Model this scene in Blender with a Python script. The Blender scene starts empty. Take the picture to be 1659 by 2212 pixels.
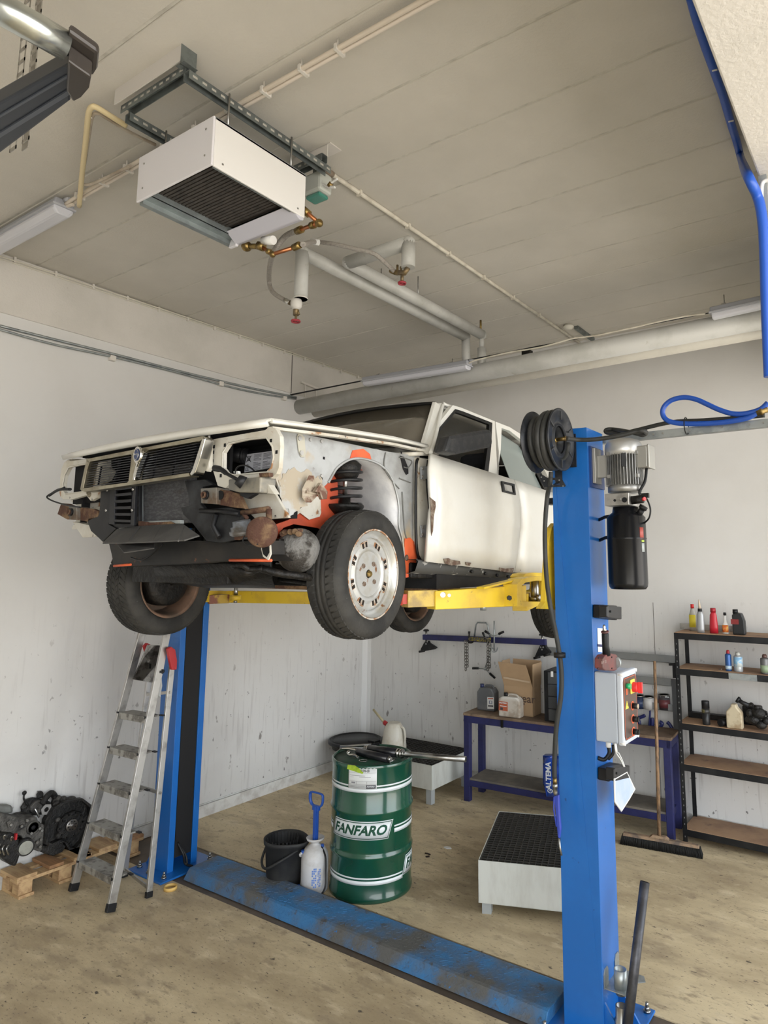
import bpy, bmesh, math, random
from mathutils import Vector as V, Matrix, geometry
random.seed(7)
SC = bpy.context.scene
COL = SC.collection
PI = math.pi
# ---------------------------------------------------------------- camera
F, CX, CY = 1461.43, 966.53, 1008.36           # pixels, frame 1659 x 2212
CP = V((0, 0, 2.25))
W = Matrix(((0.830794241, -0.0787982835, -0.550973465),
            (0.556579142, 0.118984354, 0.822230127),
            (0.000766899, -0.989764393, 0.142708997)))
cd = bpy.data.cameras.new('camera'); cam = bpy.data.objects.new('camera', cd); COL.objects.link(cam)
cd.sensor_fit = 'HORIZONTAL'; cd.sensor_width = 36; cd.lens = F/1659*36
cd.shift_x = -(CX-829.5)/1659; cd.shift_y = -(1106-CY)/1659
cd.clip_start = .02; cd.clip_end = 200
r_, u_, f_ = W.col[0], -W.col[1], W.col[2]
cam.matrix_world = Matrix(((r_[0], u_[0], -f_[0], CP[0]), (r_[1], u_[1], -f_[1], CP[1]), (r_[2], u_[2], -f_[2], CP[2]), (0, 0, 0, 1)))
SC.camera = cam
# ---------------------------------------------------------------- light
SC.view_settings.view_transform = 'Standard'
SC.view_settings.look = 'None'; SC.view_settings.gamma = 1; SC.view_settings.use_curve_mapping = False
SC.view_settings.exposure = 0.0
wd = bpy.data.worlds.new('daylight'); SC.world = wd; wd.use_nodes = True
nt = wd.node_tree; nt.nodes.clear()
tc = nt.nodes.new('ShaderNodeTexCoord'); sx = nt.nodes.new('ShaderNodeSeparateXYZ'); mr = nt.nodes.new('ShaderNodeMapRange')
cr = nt.nodes.new('ShaderNodeValToRGB'); bg = nt.nodes.new('ShaderNodeBackground'); wo = nt.nodes.new('ShaderNodeOutputWorld')
mr.inputs[1].default_value = -1; mr.inputs[2].default_value = 1
nt.links.new(tc.outputs['Generated'], sx.inputs[0]); nt.links.new(sx.outputs[2], mr.inputs[0]); nt.links.new(mr.outputs[0], cr.inputs[0])
cr.color_ramp.elements[0].position = .0; cr.color_ramp.elements[0].color = (.80, .74, .66, 1)
cr.color_ramp.elements[1].position = 1.; cr.color_ramp.elements[1].color = (.72, .86, 1.1, 1)
for p, c in ((.46, (1.0, .94, .86, 1)), (.54, (.95, .98, 1.0, 1)), (.7, (.82, .91, 1.0, 1))):
    e = cr.color_ramp.elements.new(p); e.color = c
nt.links.new(cr.outputs[0], bg.inputs[0]); nt.links.new(bg.outputs[0], wo.inputs[0])
bg.inputs[1].default_value = 5.5

# ---------------------------------------------------------------- pixel rays -> points on real planes
def ray(x, y): return W @ V(((x-CX)/F, (y-CY)/F, 1))
def ax(x, y, v): d = ray(x, y); return CP + d*((v-CP[0])/d[0])
def ay(x, y, v): d = ray(x, y); return CP + d*((v-CP[1])/d[1])
def az(x, y, v): d = ray(x, y); return CP + d*((v-CP[2])/d[2])
def Z(ox, oy, s): return lambda x, y: (ox+x/s, oy+y/s)

# ---------------------------------------------------------------- materials
MATS = {}
def M(name, col, rough=.5, metal=0, col2=None, scale=6, lo=.45, hi=.62, bump=0, bscale=30, spots=None, stretch=(1, 1, 1), grad=None, trans=0, emit=None, alpha=1, coat=0, detail=6):
    if name in MATS: return MATS[name]
    m = bpy.data.materials.new(name); m.use_nodes = True; nt = m.node_tree; N = nt.nodes; L = nt.links
    b = N['Principled BSDF']
    b.inputs['Base Color'].default_value = (*col, 1); b.inputs['Roughness'].default_value = rough; b.inputs['Metallic'].default_value = metal
    if trans: b.inputs['Transmission Weight'].default_value = trans
    if alpha < 1: b.inputs['Alpha'].default_value = alpha
    if max(col) < .04 and not metal: b.inputs['Specular IOR Level'].default_value = .28
    if coat: b.inputs['Coat Weight'].default_value = coat
    if emit: b.inputs['Emission Color'].default_value = (*emit[0], 1); b.inputs['Emission Strength'].default_value = emit[1]
    t = N.new('ShaderNodeTexCoord'); mp = N.new('ShaderNodeMapping'); mp.inputs['Scale'].default_value = stretch
    L.new(t.outputs['Object'], mp.inputs[0]); src = None
    def noise(sc, det=detail, rough_=.6):
        n = N.new('ShaderNodeTexNoise'); n.inputs['Scale'].default_value = sc; n.inputs['Detail'].default_value = det; n.inputs['Roughness'].default_value = rough_
        L.new(mp.outputs[0], n.inputs['Vector']); return n.outputs[0]
    def ramp(fac, lo, hi):
        r = N.new('ShaderNodeMapRange'); r.inputs[1].default_value = lo; r.inputs[2].default_value = hi; L.new(fac, r.inputs[0]); return r.outputs[0]
    def mix(fac, a, b2):
        x = N.new('ShaderNodeMix'); x.data_type = 'RGBA'; L.new(fac, x.inputs[0])
        for i, c in ((6, a), (7, b2)):
            if isinstance(c, tuple): x.inputs[i].default_value = (*c, 1)
            else: L.new(c, x.inputs[i])
        return x.outputs[2]
    cur = col
    if col2: cur = mix(ramp(noise(scale), lo, hi), cur, col2)
    if grad:   # (axis, from, to, colour, noise amount) : another paint beyond a height, ragged edge
        s = N.new('ShaderNodeSeparateXYZ'); L.new(t.outputs['Object'], s.inputs[0])
        a = N.new('ShaderNodeMath'); a.operation = 'MULTIPLY_ADD'; a.inputs[1].default_value = grad[4]; L.new(noise(9), a.inputs[0]); L.new(s.outputs[grad[0]], a.inputs[2])
        cur = mix(ramp(a.outputs[0], grad[1], grad[2]), cur, grad[3])
    if spots:  # list of (colour, scale, lo, hi)
        for c, sc, l, h in spots: cur = mix(ramp(noise(sc, 4), l, h), cur, c)
    if not isinstance(cur, tuple): L.new(cur, b.inputs['Base Color'])
    if bump:
        bn = N.new('ShaderNodeBump'); bn.inputs['Strength'].default_value = bump; bn.inputs['Distance'].default_value = .02
        L.new(noise(bscale, 4), bn.inputs['Height']); L.new(bn.outputs[0], b.inputs['Normal'])
    MATS[name] = m; return m

# ---------------------------------------------------------------- mesh builder
class MB:
    def __init__(s): s.v = []; s.f = []; s.sm = []
    def add(s, vs, fs, smooth=False):
        o = len(s.v); s.v += [V(p) for p in vs]; s.f += [tuple(i+o for i in f) for f in fs]; s.sm += [smooth]*len(fs); return s
    def merge(s, o):
        n = len(s.v); s.v += list(o.v); s.f += [tuple(i+n for i in f) for f in o.f]; s.sm += o.sm; return s
    def hexa(s, p): return s.add(p, [(0, 3, 2, 1), (4, 5, 6, 7), (0, 1, 5, 4), (1, 2, 6, 5), (2, 3, 7, 6), (3, 0, 4, 7)])
    def box(s, a, b):
        x0, y0, z0 = a; x1, y1, z1 = b
        return s.hexa([(x0, y0, z0), (x1, y0, z0), (x1, y1, z0), (x0, y1, z0), (x0, y0, z1), (x1, y0, z1), (x1, y1, z1), (x0, y1, z1)])
    def bar(s, p0, p1, w, h, up=(0, 0, 1)):      # rectangular bar p0->p1, width w across, height h along up
        p0 = V(p0); p1 = V(p1); d = (p1-p0).normalized(); u = V(up); a = d.cross(u).normalized()*w/2; u = a.cross(d).normalized()*h/2
        return s.hexa([p0-a-u, p0+a-u, p1+a-u, p1-a-u, p0-a+u, p0+a+u, p1+a+u, p1-a+u])
    def cyl(s, p0, p1, r0, r1=None, n=20, cap=True, smooth=True):
        p0 = V(p0); p1 = V(p1); r1 = r0 if r1 is None else r1; d = (p1-p0).normalized()
        a = d.orthogonal().normalized(); b = d.cross(a); o = len(s.v)
        for p, r in ((p0, r0), (p1, r1)):
            for i in range(n): t = 2*PI*i/n; s.v.append(p+a*math.cos(t)*r+b*math.sin(t)*r)
        for i in range(n): j = (i+1) % n; s.f.append((o+i, o+j, o+n+j, o+n+i)); s.sm.append(smooth)
        if cap: s.f += [tuple(o+i for i in reversed(range(n))), tuple(o+n+i for i in range(n))]; s.sm += [False]*2
        return s
    def tube(s, pts, r, n=10, closed=False, flat=1):
        pts = [V(p) for p in pts]; m = len(pts); o = len(s.v); prev = None
        for k, p in enumerate(pts):
            if closed: d = pts[(k+1) % m]-pts[k-1]
            else: d = pts[min(k+1, m-1)]-pts[max(k-1, 0)]
            d.normalize()
            if prev is None: a = d.orthogonal().normalized()
            else: a = (prev-d*prev.dot(d)).normalized()
            prev = a; b = d.cross(a); rr = r[k] if isinstance(r, (list, tuple)) else r
            for i in range(n): t = 2*PI*i/n; s.v.append(p+a*math.cos(t)*rr+b*math.sin(t)*rr*flat)
        K = m if closed else m-1
        for k in range(K):
            q = (k+1) % m
            for i in range(n): j = (i+1) % n; s.f.append((o+k*n+i, o+k*n+j, o+q*n+j, o+q*n+i)); s.sm.append(True)
        if not closed: s.f += [tuple(o+i for i in reversed(range(n))), tuple(o+(m-1)*n+i for i in range(n))]; s.sm += [False]*2
        return s
    def lathe(s, prof, o, axis=(0, 0, 1), n=32, sx=1, smooth=True, closed=False, ref=None):
        o = V(o); d = V(axis).normalized(); a = V(ref) if ref else d.orthogonal().normalized()
        if abs(d.z) > .99 and not ref: a = V((1, 0, 0))
        b = d.cross(a); k0 = len(s.v)
        for r, h in prof:
            for i in range(n): t = 2*PI*i/n; s.v.append(o+d*h+a*math.cos(t)*r*sx+b*math.sin(t)*r)
        m = len(prof)
        for k in range(m if closed else m-1):
            q = (k+1) % m
            for i in range(n): j = (i+1) % n; s.f.append((k0+k*n+i, k0+k*n+j, k0+q*n+j, k0+q*n+i)); s.sm.append(smooth)
        if not closed: 
            if prof[0][0] > 1e-4: s.f.append(tuple(k0+i for i in reversed(range(n)))); s.sm.append(False)
            if prof[-1][0] > 1e-4: s.f.append(tuple(k0+(m-1)*n+i for i in range(n))); s.sm.append(False)
        return s
    def prism(s, pts, vec, smooth=False):
        pts = [V(p) for p in pts]; v = V(vec); n = len(pts); o = len(s.v); s.v += pts+[p+v for p in pts]
        tri = geometry.tessellate_polygon([pts])
        for t in tri: s.f += [tuple(o+i for i in t), tuple(o+n+i for i in reversed(t))]; s.sm += [False]*2
        for i in range(n): j = (i+1) % n; s.f.append((o+i, o+j, o+n+j, o+n+i)); s.sm.append(smooth)
        return s
    def ring(s, outer, inner, vec, N=36):        # plate with a hole; both outlines resampled around the hole centre
        outer = [V(p) for p in outer]; inner = [V(p) for p in inner]; v = V(vec)
        c = sum(inner, V())/len(inner); nrm = v.normalized(); a = nrm.orthogonal().normalized(); b = nrm.cross(a)
        def hit(poly, t):
            d2 = (math.cos(t), math.sin(t)); best = None
            for i in range(len(poly)):
                p, q = poly[i]-c, poly[(i+1) % len(poly)]-c
                P = (p.dot(a), p.dot(b)); Q = (q.dot(a), q.dot(b)); e = (Q[0]-P[0], Q[1]-P[1])
                den = d2[0]*e[1]-d2[1]*e[0]
                if abs(den) < 1e-12: continue
                k = (P[0]*e[1]-P[1]*e[0])/den; u = (P[0]*d2[1]-P[1]*d2[0])/den
                if k > 0 and -1e-6 <= u <= 1+1e-6 and (best is None or k > best): best = k
            return c+a*d2[0]*best+b*d2[1]*best if best else None
        angs = set()
        for poly in (outer, inner):
            for p in poly: q = p-c; angs.add(round(math.atan2(q.dot(b), q.dot(a)), 4))
        for i in range(N): angs.add(round(-PI+2*PI*(i+.5)/N, 4))
        A = [t for t in sorted(angs)]; pr = [(hit(outer, t), hit(inner, t)) for t in A]; pr = [p for p in pr if p[0] and p[1]]
        n = len(pr); o = len(s.v)
        for po, pi in pr: s.v += [po, pi, po+v, pi+v]
        for i in range(n):
            j = (i+1) % n; I = o+4*i; J = o+4*j
            s.f += [(I, J, J+1, I+1), (I+2, I+3, J+3, J+2), (I, I+2, J+2, J), (I+1, J+1, J+3, I+3)]; s.sm += [False]*4
        return s
    def grid(s, rows, smooth=True, closed=False):
        m = len(rows); n = len(rows[0]); o = len(s.v)
        for r in rows: s.v += [V(p) for p in r]
        for k in range(m-1):
            for i in range(n if closed else n-1): j = (i+1) % n; s.f.append((o+k*n+i, o+k*n+j, o+(k+1)*n+j, o+(k+1)*n+i)); s.sm.append(smooth)
        return s
    def ball(s, c, r, n=14, m=9):
        c = V(c); r = (r, r, r) if not isinstance(r, (tuple, list)) else r; rows = []
        for k in range(m+1):
            t = PI*k/m; rows.append([(c.x+r[0]*math.sin(t)*math.cos(2*PI*i/n), c.y+r[1]*math.sin(t)*math.sin(2*PI*i/n), c.z+r[2]*math.cos(t)) for i in range(n)])
        return s.grid(rows, closed=True)
    def mirror(s, xc):
        o = MB(); o.v = [V((2*xc-p.x, p.y, p.z)) for p in s.v]; o.f = [tuple(reversed(f)) for f in s.f]; o.sm = list(s.sm); return o
    def xf(s, fn): s.v = [V(fn(p)) for p in s.v]; return s
    def build(s, name, mat, parent=None, bevel=0, solid=0, subd=0, **tags):
        xs = [p.x for p in s.v]; ys = [p.y for p in s.v]; zs = [p.z for p in s.v]
        loc = V(((min(xs)+max(xs))/2, (min(ys)+max(ys))/2, min(zs)))
        me = bpy.data.meshes.new(name); me.from_pydata([tuple(p-loc) for p in s.v], [], s.f)
        me.polygons.foreach_set('use_smooth', s.sm)
        bm = bmesh.new(); bm.from_mesh(me); bmesh.ops.remove_doubles(bm, verts=bm.verts, dist=1e-5)
        bmesh.ops.recalc_face_normals(bm, faces=bm.faces); bm.to_mesh(me); bm.free()
        me.materials.append(mat); o = bpy.data.objects.new(name, me); COL.objects.link(o)
        if parent: o.parent = parent; o.location = loc - WL(parent)
        else: o.location = loc
        if solid: md = o.modifiers.new('solid', 'SOLIDIFY'); md.thickness = solid; md.offset = 0
        if bevel: md = o.modifiers.new('bevel', 'BEVEL'); md.width = bevel; md.segments = 2; md.limit_method = 'ANGLE'; md.angle_limit = .6; md.harden_normals = False
        if subd: md = o.modifiers.new('subd', 'SUBSURF'); md.levels = subd; md.render_levels = subd
        for k, v in tags.items(): o[k] = v
        return o
def WL(o):
    l = V(o.location)
    while o.parent: o = o.parent; l = l+V(o.location)
    return l
def T(name, label, cat, loc, group=None):
    o = bpy.data.objects.new(name, None); COL.objects.link(o); o.location = loc; o.empty_display_size = .05
    o['label'] = label; o['category'] = cat
    if group: o['group'] = group
    return o
def cp(o, delta=None, parent=None, label=None):
    c = o.copy(); COL.objects.link(c)
    if parent: c.parent = parent
    if delta: c.location = V(o.location)+V(delta)
    if label: c['label'] = label
    for ch in list(o.children): cp(ch, None, c)
    return c
def sm(pts, k=6, closed=False):                  # Catmull-Rom
    pts = [V(p) for p in pts]; n = len(pts); out = []
    for i in range(n if closed else n-1):
        g = lambda j: pts[j % n] if closed else pts[max(0, min(n-1, j))]
        p0, p1, p2, p3 = g(i-1), g(i), g(i+1), g(i+2)
        for q in range(k):
            t = q/k; out.append(.5*((2*p1)+(p2-p0)*t+(2*p0-5*p1+4*p2-p3)*t*t+(3*p1-p0-3*p2+p3)*t**3))
    if not closed: out.append(pts[-1])
    return out
def text_mb(body, size, fn, extrude=.0006, bold=0, shear=0, spacing=1):   # letters as a mesh; fn maps (u, v, w) to a point
    cu = bpy.data.curves.new('t', 'FONT'); cu.body = body; cu.size = size; cu.align_x = 'CENTER'; cu.align_y = 'CENTER'; cu.extrude = extrude; cu.offset = bold; cu.shear = shear; cu.space_character = spacing; cu.resolution_u = 3
    ob = bpy.data.objects.new('t', cu); me = ob.to_mesh(); b = MB()
    b.add([fn(v.co.x, v.co.y, v.co.z+extrude) for v in me.vertices], [tuple(p.vertices) for p in me.polygons])
    ob.to_mesh_clear(); bpy.data.objects.remove(ob); bpy.data.curves.remove(cu); return b
def planefn(o, u, v):                            # u, v unit vectors; w outwards = u x v
    o = V(o); u = V(u); v = V(v); n = u.cross(v); return lambda a, b, c: o+u*a+v*b+n*c

# shared materials
black_plastic = M('black_plastic', (.008, .0085, .010), .45, col2=(.016, .016, .017), scale=8)
rubber = M('rubber', (.014, .014, .015), .7, col2=(.05, .047, .044), scale=12, bump=.15, bscale=60)
rust = M('rust', (.07, .030, .018), .85, col2=(.17, .105, .055), scale=16, lo=.45, hi=.6, bump=.4, bscale=40)
steel = M('steel', (.42, .42, .41), .34, 1, col2=(.32, .31, .29), scale=12)
chrome = M('chrome', (.62, .61, .57), .2, 1)
galv = M('galvanised_steel', (.42, .45, .45), .45, .8, col2=(.30, .33, .34), scale=14)
alu = M('aluminium', (.46, .45, .43), .38, .85, col2=(.27, .26, .24), scale=9, lo=.5, hi=.7)
brass = M('brass', (.30, .21, .075), .4, .9, col2=(.16, .11, .045), scale=30)
copper = M('copper', (.45, .18, .08), .35, .9)
blue_paint = M('blue_paint', (.007, .115, .41), .38, col2=(.009, .13, .45), scale=3, coat=.25, spots=[((.006, .05, .18), 20, .70, .76)])
yellow_paint = M('yellow_paint', (.72, .50, .03), .42, col2=(.60, .40, .04), scale=6, spots=[((.16, .12, .05), 18, .66, .72)])
navy_paint = M('navy_paint', (.016, .019, .095), .5, col2=(.012, .014, .065), scale=7, spots=[((.20, .20, .24), 40, .76, .79)])
greasy_black = M('greasy_black', (.006, .0055, .005), .5, col2=(.024, .020, .016), scale=12, lo=.5, hi=.72, bump=.4, bscale=30)
wood_board = M('dirty_chipboard', (.15, .10, .065), .8, col2=(.24, .17, .11), scale=5, spots=[((.05, .035, .03), 9, .6, .72)])
pine = M('pine', (.52, .35, .18), .7, col2=(.36, .22, .11), scale=5, stretch=(1, 6, 6), spots=[((.16, .09, .05), 5, .66, .75)])
white_plastic = M('white_plastic', (.72, .72, .70), .4)
grey_plastic = M('grey_plastic', (.40, .44, .50), .42)
# ================================================================ ROOM
XL, YB, HC = -5.44, 6.40, 4.55
JN = [1.45-.455*k for k in range(9, 0, -1)] + [1.45, 1.91, 2.36, 2.82, 3.26, 3.68, 4.10, 4.52, 4.94, 5.37, 5.8, 6.2]
wall_m = M('wall_paint', (.66, .655, .64), .45, col2=(.61, .60, .58), scale=1.2, lo=.4, hi=.7)
def wall_mat():
    m = wall_m; nt = m.node_tree; N = nt.nodes; L = nt.links; b = N['Principled BSDF']; src = b.inputs['Base Color'].links[0].from_socket
    t = N.new('ShaderNodeTexCoord'); s = N.new('ShaderNodeSeparateXYZ'); L.new(t.outputs['Object'], s.inputs[0])
    hz = N.new('ShaderNodeMapRange'); hz.inputs[1].default_value = 2.1; hz.inputs[2].default_value = .6; L.new(s.outputs[2], hz.inputs[0])
    for sc, st, lo, hi, c, amt in ((11, (1, 1, .55), .675, .71, (.14, .12, .11), .8), (2.6, (14, 14, 1), .56, .72, (.38, .36, .35), .5), (26, (1, 1, .8), .685, .72, (.08, .07, .07), .8), (1.6, (1, 1, 1), .56, .8, (.45, .43, .42), .35)):
        mp = N.new('ShaderNodeMapping'); mp.inputs['Scale'].default_value = st; L.new(t.outputs['Object'], mp.inputs[0])
        n = N.new('ShaderNodeTexNoise'); n.inputs['Scale'].default_value = sc; n.inputs['Detail'].default_value = 5; L.new(mp.outputs[0], n.inputs[0])
        r = N.new('ShaderNodeMapRange'); r.inputs[1].default_value = lo; r.inputs[2].default_value = hi; r.inputs[4].default_value = amt; L.new(n.outputs[0], r.inputs[0])
        mu = N.new('ShaderNodeMath'); mu.operation = 'MULTIPLY'; L.new(r.outputs[0], mu.inputs[0]); L.new(hz.outputs[0], mu.inputs[1])
        x = N.new('ShaderNodeMix'); x.data_type = 'RGBA'; L.new(mu.outputs[0], x.inputs[0]); L.new(src, x.inputs[6]); x.inputs[7].default_value = (*c, 1); src = x.outputs[2]
    L.new(src, b.inputs['Base Color'])
wall_mat()
ceil_m = M('ceiling_paint', (.60, .57, .51), .9, col2=(.53, .505, .45), scale=1.1, lo=.35, hi=.65, bump=.15, bscale=60)
beam_m = M('beam_paint', (.62, .595, .55), .85, col2=(.56, .54, .495), scale=1.5, bump=.2, bscale=50, spots=[((.40, .38, .35), 30, .72, .75)])
floor_m = M('concrete_floor', (.60, .49, .31), .62, stretch=(.8, 1.7, 1), col2=(.36, .28, .17), scale=1.6, lo=.38, hi=.66, bump=.12, bscale=25, detail=10,
            spots=[((.66, .55, .37), 5, .55, .75), ((.27, .21, .14), 2.6, .54, .78), ((.34, .265, .17), 9, .56, .70), ((.09, .07, .05), 16, .66, .71), ((.13, .10, .07), 45, .60, .70)])
S = dict(kind='structure')
MB().box((-7, -6, -.2), (3.5, 3.25, 0)).box((-7, 3.72, -.2), (3.5, 7, 0)).build('floor', floor_m, **S)
MB().box((-7, 3.25, -.2), (3.5, 3.72, -.006)).build('trim_1', M('dark_concrete', (.085, .066, .050), .5, col2=(.13, .10, .075), scale=3, spots=[((.04, .033, .028), 20, .66, .72)], bump=.1), **S)
b = MB()
prof = []
last = -6
for j in JN:
    prof += [(last, HC), (j-.012, HC), (j-.004, HC+.012), (j+.004, HC+.012)]; last = j+.012
prof += [(last, HC), (6.9, HC), (6.9, 4.8), (-6, 4.8)]
b.prism([(-5.9, p[0], p[1]) for p in prof], (9.0, 0, 0)).build('ceiling', ceil_m, **S)
b = MB()
for j in JN:
    if j > 1.0: b.box((XL, j-.010, HC+.003), (-.37, j+.004, HC+.011))
b.build('trim_2', M('joint_filler', (.56, .54, .48), .9, col2=(.44, .42, .37), scale=9), **S)
# left wall, slight lip of the concrete beam above the panels
MB().box((XL-.2, -6, -.02), (XL, YB+.2, 4.1)).build('wall_left', wall_m, **S)
MB().box((XL-.2, -6, 4.1), (XL+.012, 5.03, HC)).build('trim_3', beam_m, bevel=.006, **S)
MB().box((XL-.2, 5.035, 4.1), (XL+.004, YB, HC)).build('trim_4', beam_m, **S)
MB().box((XL-.2, YB, -.02), (3.5, YB+.2, HC+.1)).build('wall_back', wall_m, **S)
MB().box((XL, YB-.006, .2), (XL+.055, YB, HC)).box((XL, YB-.10, .0), (XL+.004, YB, HC)).build('trim_5', M('corner_strip', (.76, .76, .75), .4), **S)
def seam(px, z0, z1): p = ay(px, 1000, YB); return MB().box((p.x-.002, YB-.002, z0), (p.x+.002, YB+.01, z1))
seam(1240, 2.2, 3.35).merge(seam(1398, .1, 1.9)).build('trim_6', M('dark_gap', (.12, .11, .10), .9), **S)
base_m = M('baseboard_white', (.66, .655, .63), .5, col2=(.5, .48, .45), scale=8)
MB().box((XL, -3, 0), (XL+.022, YB-.03, .10)).box((XL, -3, .106), (XL+.008, YB-.03, .112)).build('baseboard_left', base_m, **S)
MB().box((XL+.03, YB-.022, 0), (-.4, YB, .10)).build('baseboard_back', base_m, **S)
# right side: a pier beyond the door opening and the lintel over it
q0 = az(1507, 0, 3.8); q1 = az(1634, 388, 3.8)
xb = -.37
MB().box((xb, 2.84, -.02), (-.02, 3.2, 3.8)).box((xb, 6.1, -.02), (-.02, YB+.2, 3.8)).build('wall_right', wall_m, **S)
MB().box((XL-.2, -3.2, -.02), (-.02, -3.0, HC)).build('wall_light_block', wall_m, **S)  # unseen wall behind the camera, added to cut the light from there
MB().box((xb, -6, 3.8), (-.02, 6.9, HC)).build('trim_7', beam_m, bevel=.008, **S)
MB().box((xb+.02, 1.45, 3.797), (-.05, 1.456, 3.801)).box((xb+.15, .2, 3.797), (xb+.155, 1.5, 3.801)).build('trim_8', M('plaster_ridge', (.68, .66, .62), .9), **S)
# ================================================================ CAR (raised, nose slightly up, fenders and bumper removed)
XN, XC = -2.0, -2.81
car = T('car', 'white stripped car raised on the blue lift, without bumper, headlights and front fenders', 'car', (XC, 3.3, 1.75))
z1 = Z(80, 850, 2.765); z2 = Z(400, 880, 3.072); z3 = Z(660, 850, 2.86); z4 = Z(160, 930, 5.53)
def FX(zf, pts, x): return [ax(*zf(*p), x) for p in pts]
def FY(zf, pts, y): return [ay(*zf(*p), y) for p in pts]
silver_paint = M('bare_primed_metal', (.40, .41, .41), .42, .25, col2=(.27, .27, .26), scale=5, lo=.42, hi=.62, spots=[((.42, .33, .21), 4, .58, .70), ((.12, .10, .085), 9, .68, .74)])
well_m = M('wheel_well_paint', (.62, .62, .62), .4, .2, col2=(.52, .52, .53), scale=14)
body_white = M('body_white', (.66, .65, .60), .3, col2=(.61, .59, .53), scale=2, coat=.4, spots=[((.22, .17, .12), 8, .735, .75)])
worn_white = M('worn_white', (.55, .53, .47), .45, col2=(.45, .41, .33), scale=6, spots=[((.28, .14, .06), 11, .62, .68), ((.06, .05, .045), 20, .68, .72)])
orange = M('orange_primer', (.62, .11, .035), .55, col2=(.50, .075, .025), scale=8, spots=[((.68, .60, .46), 7, .66, .72)])
glass = M('car_glass', (.055, .052, .045), .04, 0, coat=.5)
trimk = M('black_trim', (.006, .006, .006), .35)
lat = (-1, 0, 0)
# ---- doors
rows = [(-2.020, (929, 981), (1107, 1037)), (-2.006, (926, 1012), (1116, 1062)), (-2.0, (927, 1050), (1121, 1096)), (-1.998, (930, 1098), (1121, 1138)), (-2.008, (927, 1108), (1120, 1146)), (-2.012, (923, 1160), (1115, 1195)), (-2.028, (919, 1213), (1108, 1236))]
fd = []
for x, a, c in rows:
    A = ax(*a, x); B = ax(*c, x); fd.append([A.lerp(B, t/8) for t in range(9)])
d1 = MB().grid(fd)
door = d1.build('front_door', body_white, car, solid=.02)
d1.mirror(XC).build('front_door', body_white, car, solid=.02)
rows2 = []
ends = []
for r in fd:
    A = r[-1]+V((0, .012, 0)); B = A+V((-.015, .92, -.92*.05)); rows2.append([A.lerp(B, t/6) for t in range(7)]); ends.append(B)
d2 = MB().grid(rows2)
# wheel arch cut at the rear of the quarter is hidden by the post: quarter panel behind the rear door
d2.build('rear_door', body_white, car, solid=.02); d2.mirror(XC).build('rear_door', body_white, car, solid=.02)
rq = []
for i, B in enumerate(ends):
    A = B+V((0, .01, 0)); C_ = A+V((-.05-.02*(i == 0), .56, -.56*.05))
    rq.append([A.lerp(C_, t/5) for t in range(6)])
# rear wheel arch: raise the lower rows
hub_r = V((XN-.14, 4.62, 1.98))
for r in rq[3:]:
    for p in r:
        d = math.hypot(p.y-hub_r.y, p.z-hub_r.z)
        if d < .36 and p.z < 2.4: p.z = max(p.z, hub_r.z+math.sqrt(max(0, .36**2-(p.y-hub_r.y)**2)))
q = MB().grid(rq)
tail = [r[-1] for r in rq]; taill = [V((2*XC-p.x, p.y, p.z)) for p in tail]
qq = MB().merge(q).merge(q.mirror(XC)).grid([tail, [p+V((0, .04, 0)) for p in [a.lerp(c, .5) for a, c in zip(tail, taill)]], taill])
qq.build('rear_body', body_white, car, solid=.02)
b = MB().tube(sm([r[-1]+V((-.004, .006, 0)) for r in fd], 3), .0045, 6); b.build('door_seam', trimk, car); b.mirror(XC).build('door_seam', trimk, car)
MB().tube([fd[4][i]+V((.001, 0, 0)) for i in range(9)], .003, 6).build('door_crease', body_white, door)
# door handle, seams, rust on the door
h = FX(z3, [(1205, 542), (1282, 560), (1290, 628), (1212, 608)], XN+.004)
hd = MB().ring(h, FX(z3, [(1216, 556), (1274, 570), (1280, 614), (1222, 598)], XN+.004), (.012, 0, 0)).build('door_handle', black_plastic, door, bevel=.002)
MB().prism(FX(z3, [(1222, 560), (1268, 574), (1272, 606), (1226, 592)], XN+.004), (.006, 0, 0)).build('handle_flap', alu, hd)
rb = MB()
for poly in ([(765, 640), (800, 668), (802, 700), (790, 760), (785, 850), (775, 880), (772, 700)], ):
    rb.prism(FX(z3, poly, XN+.012), (.003, 0, 0))
rusty = M('rust_patch', (.10, .06, .04), .85, col2=(.22, .18, .14), scale=30, bump=.4)
rb.build('rust_patch', rusty, door)
rb = MB()
for poly in ([(850, 1022), (880, 1018), (900, 1028), (950, 1036), (955, 1056), (900, 1062), (862, 1052)], [(985, 1042), (1020, 1046), (1012, 1064), (990, 1060)], [(1195, 1075), (1230, 1082), (1285, 1078), (1278, 1110), (1200, 1098)]):
    rb.prism(FX(z3, poly, -2.012), (.004, 0, 0))
rb.build('rust_patch', rusty, door)
# ---- sill
s0 = ax(900, 1228, -2.07); 
b = MB(); p = []
for t in range(9):
    yy = 2.78+t*.26; zz = -.05*(yy-2.8)
    p.append([V((-2.055, yy, 2.275+zz)), V((-2.04, yy, 2.265+zz)), V((-2.06, yy, 2.215+zz)), V((-2.16, yy, 2.19+zz)), V((-2.2, yy, 2.19+zz)), V((-2.2, yy, 2.27+zz)), V((-2.1, yy, 2.275+zz))])
b.grid(p, closed=True)
sill_m = M('worn_sill', (.06, .06, .058), .6, col2=(.40, .39, .36), scale=14, lo=.60, hi=.66)
b.build('sill', sill_m, car); b.mirror(XC).build('sill', sill_m, car)
b = MB()
for px, py in ((1022, 1100), (1105, 1112), (1178, 1122), (1245, 1130)):
    c = ax(*z3(px, py), -2.045); b.cyl(c, c+V((.015, 0, 0)), .009, n=10)
b.build('sill_plug', black_plastic, car)
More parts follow.
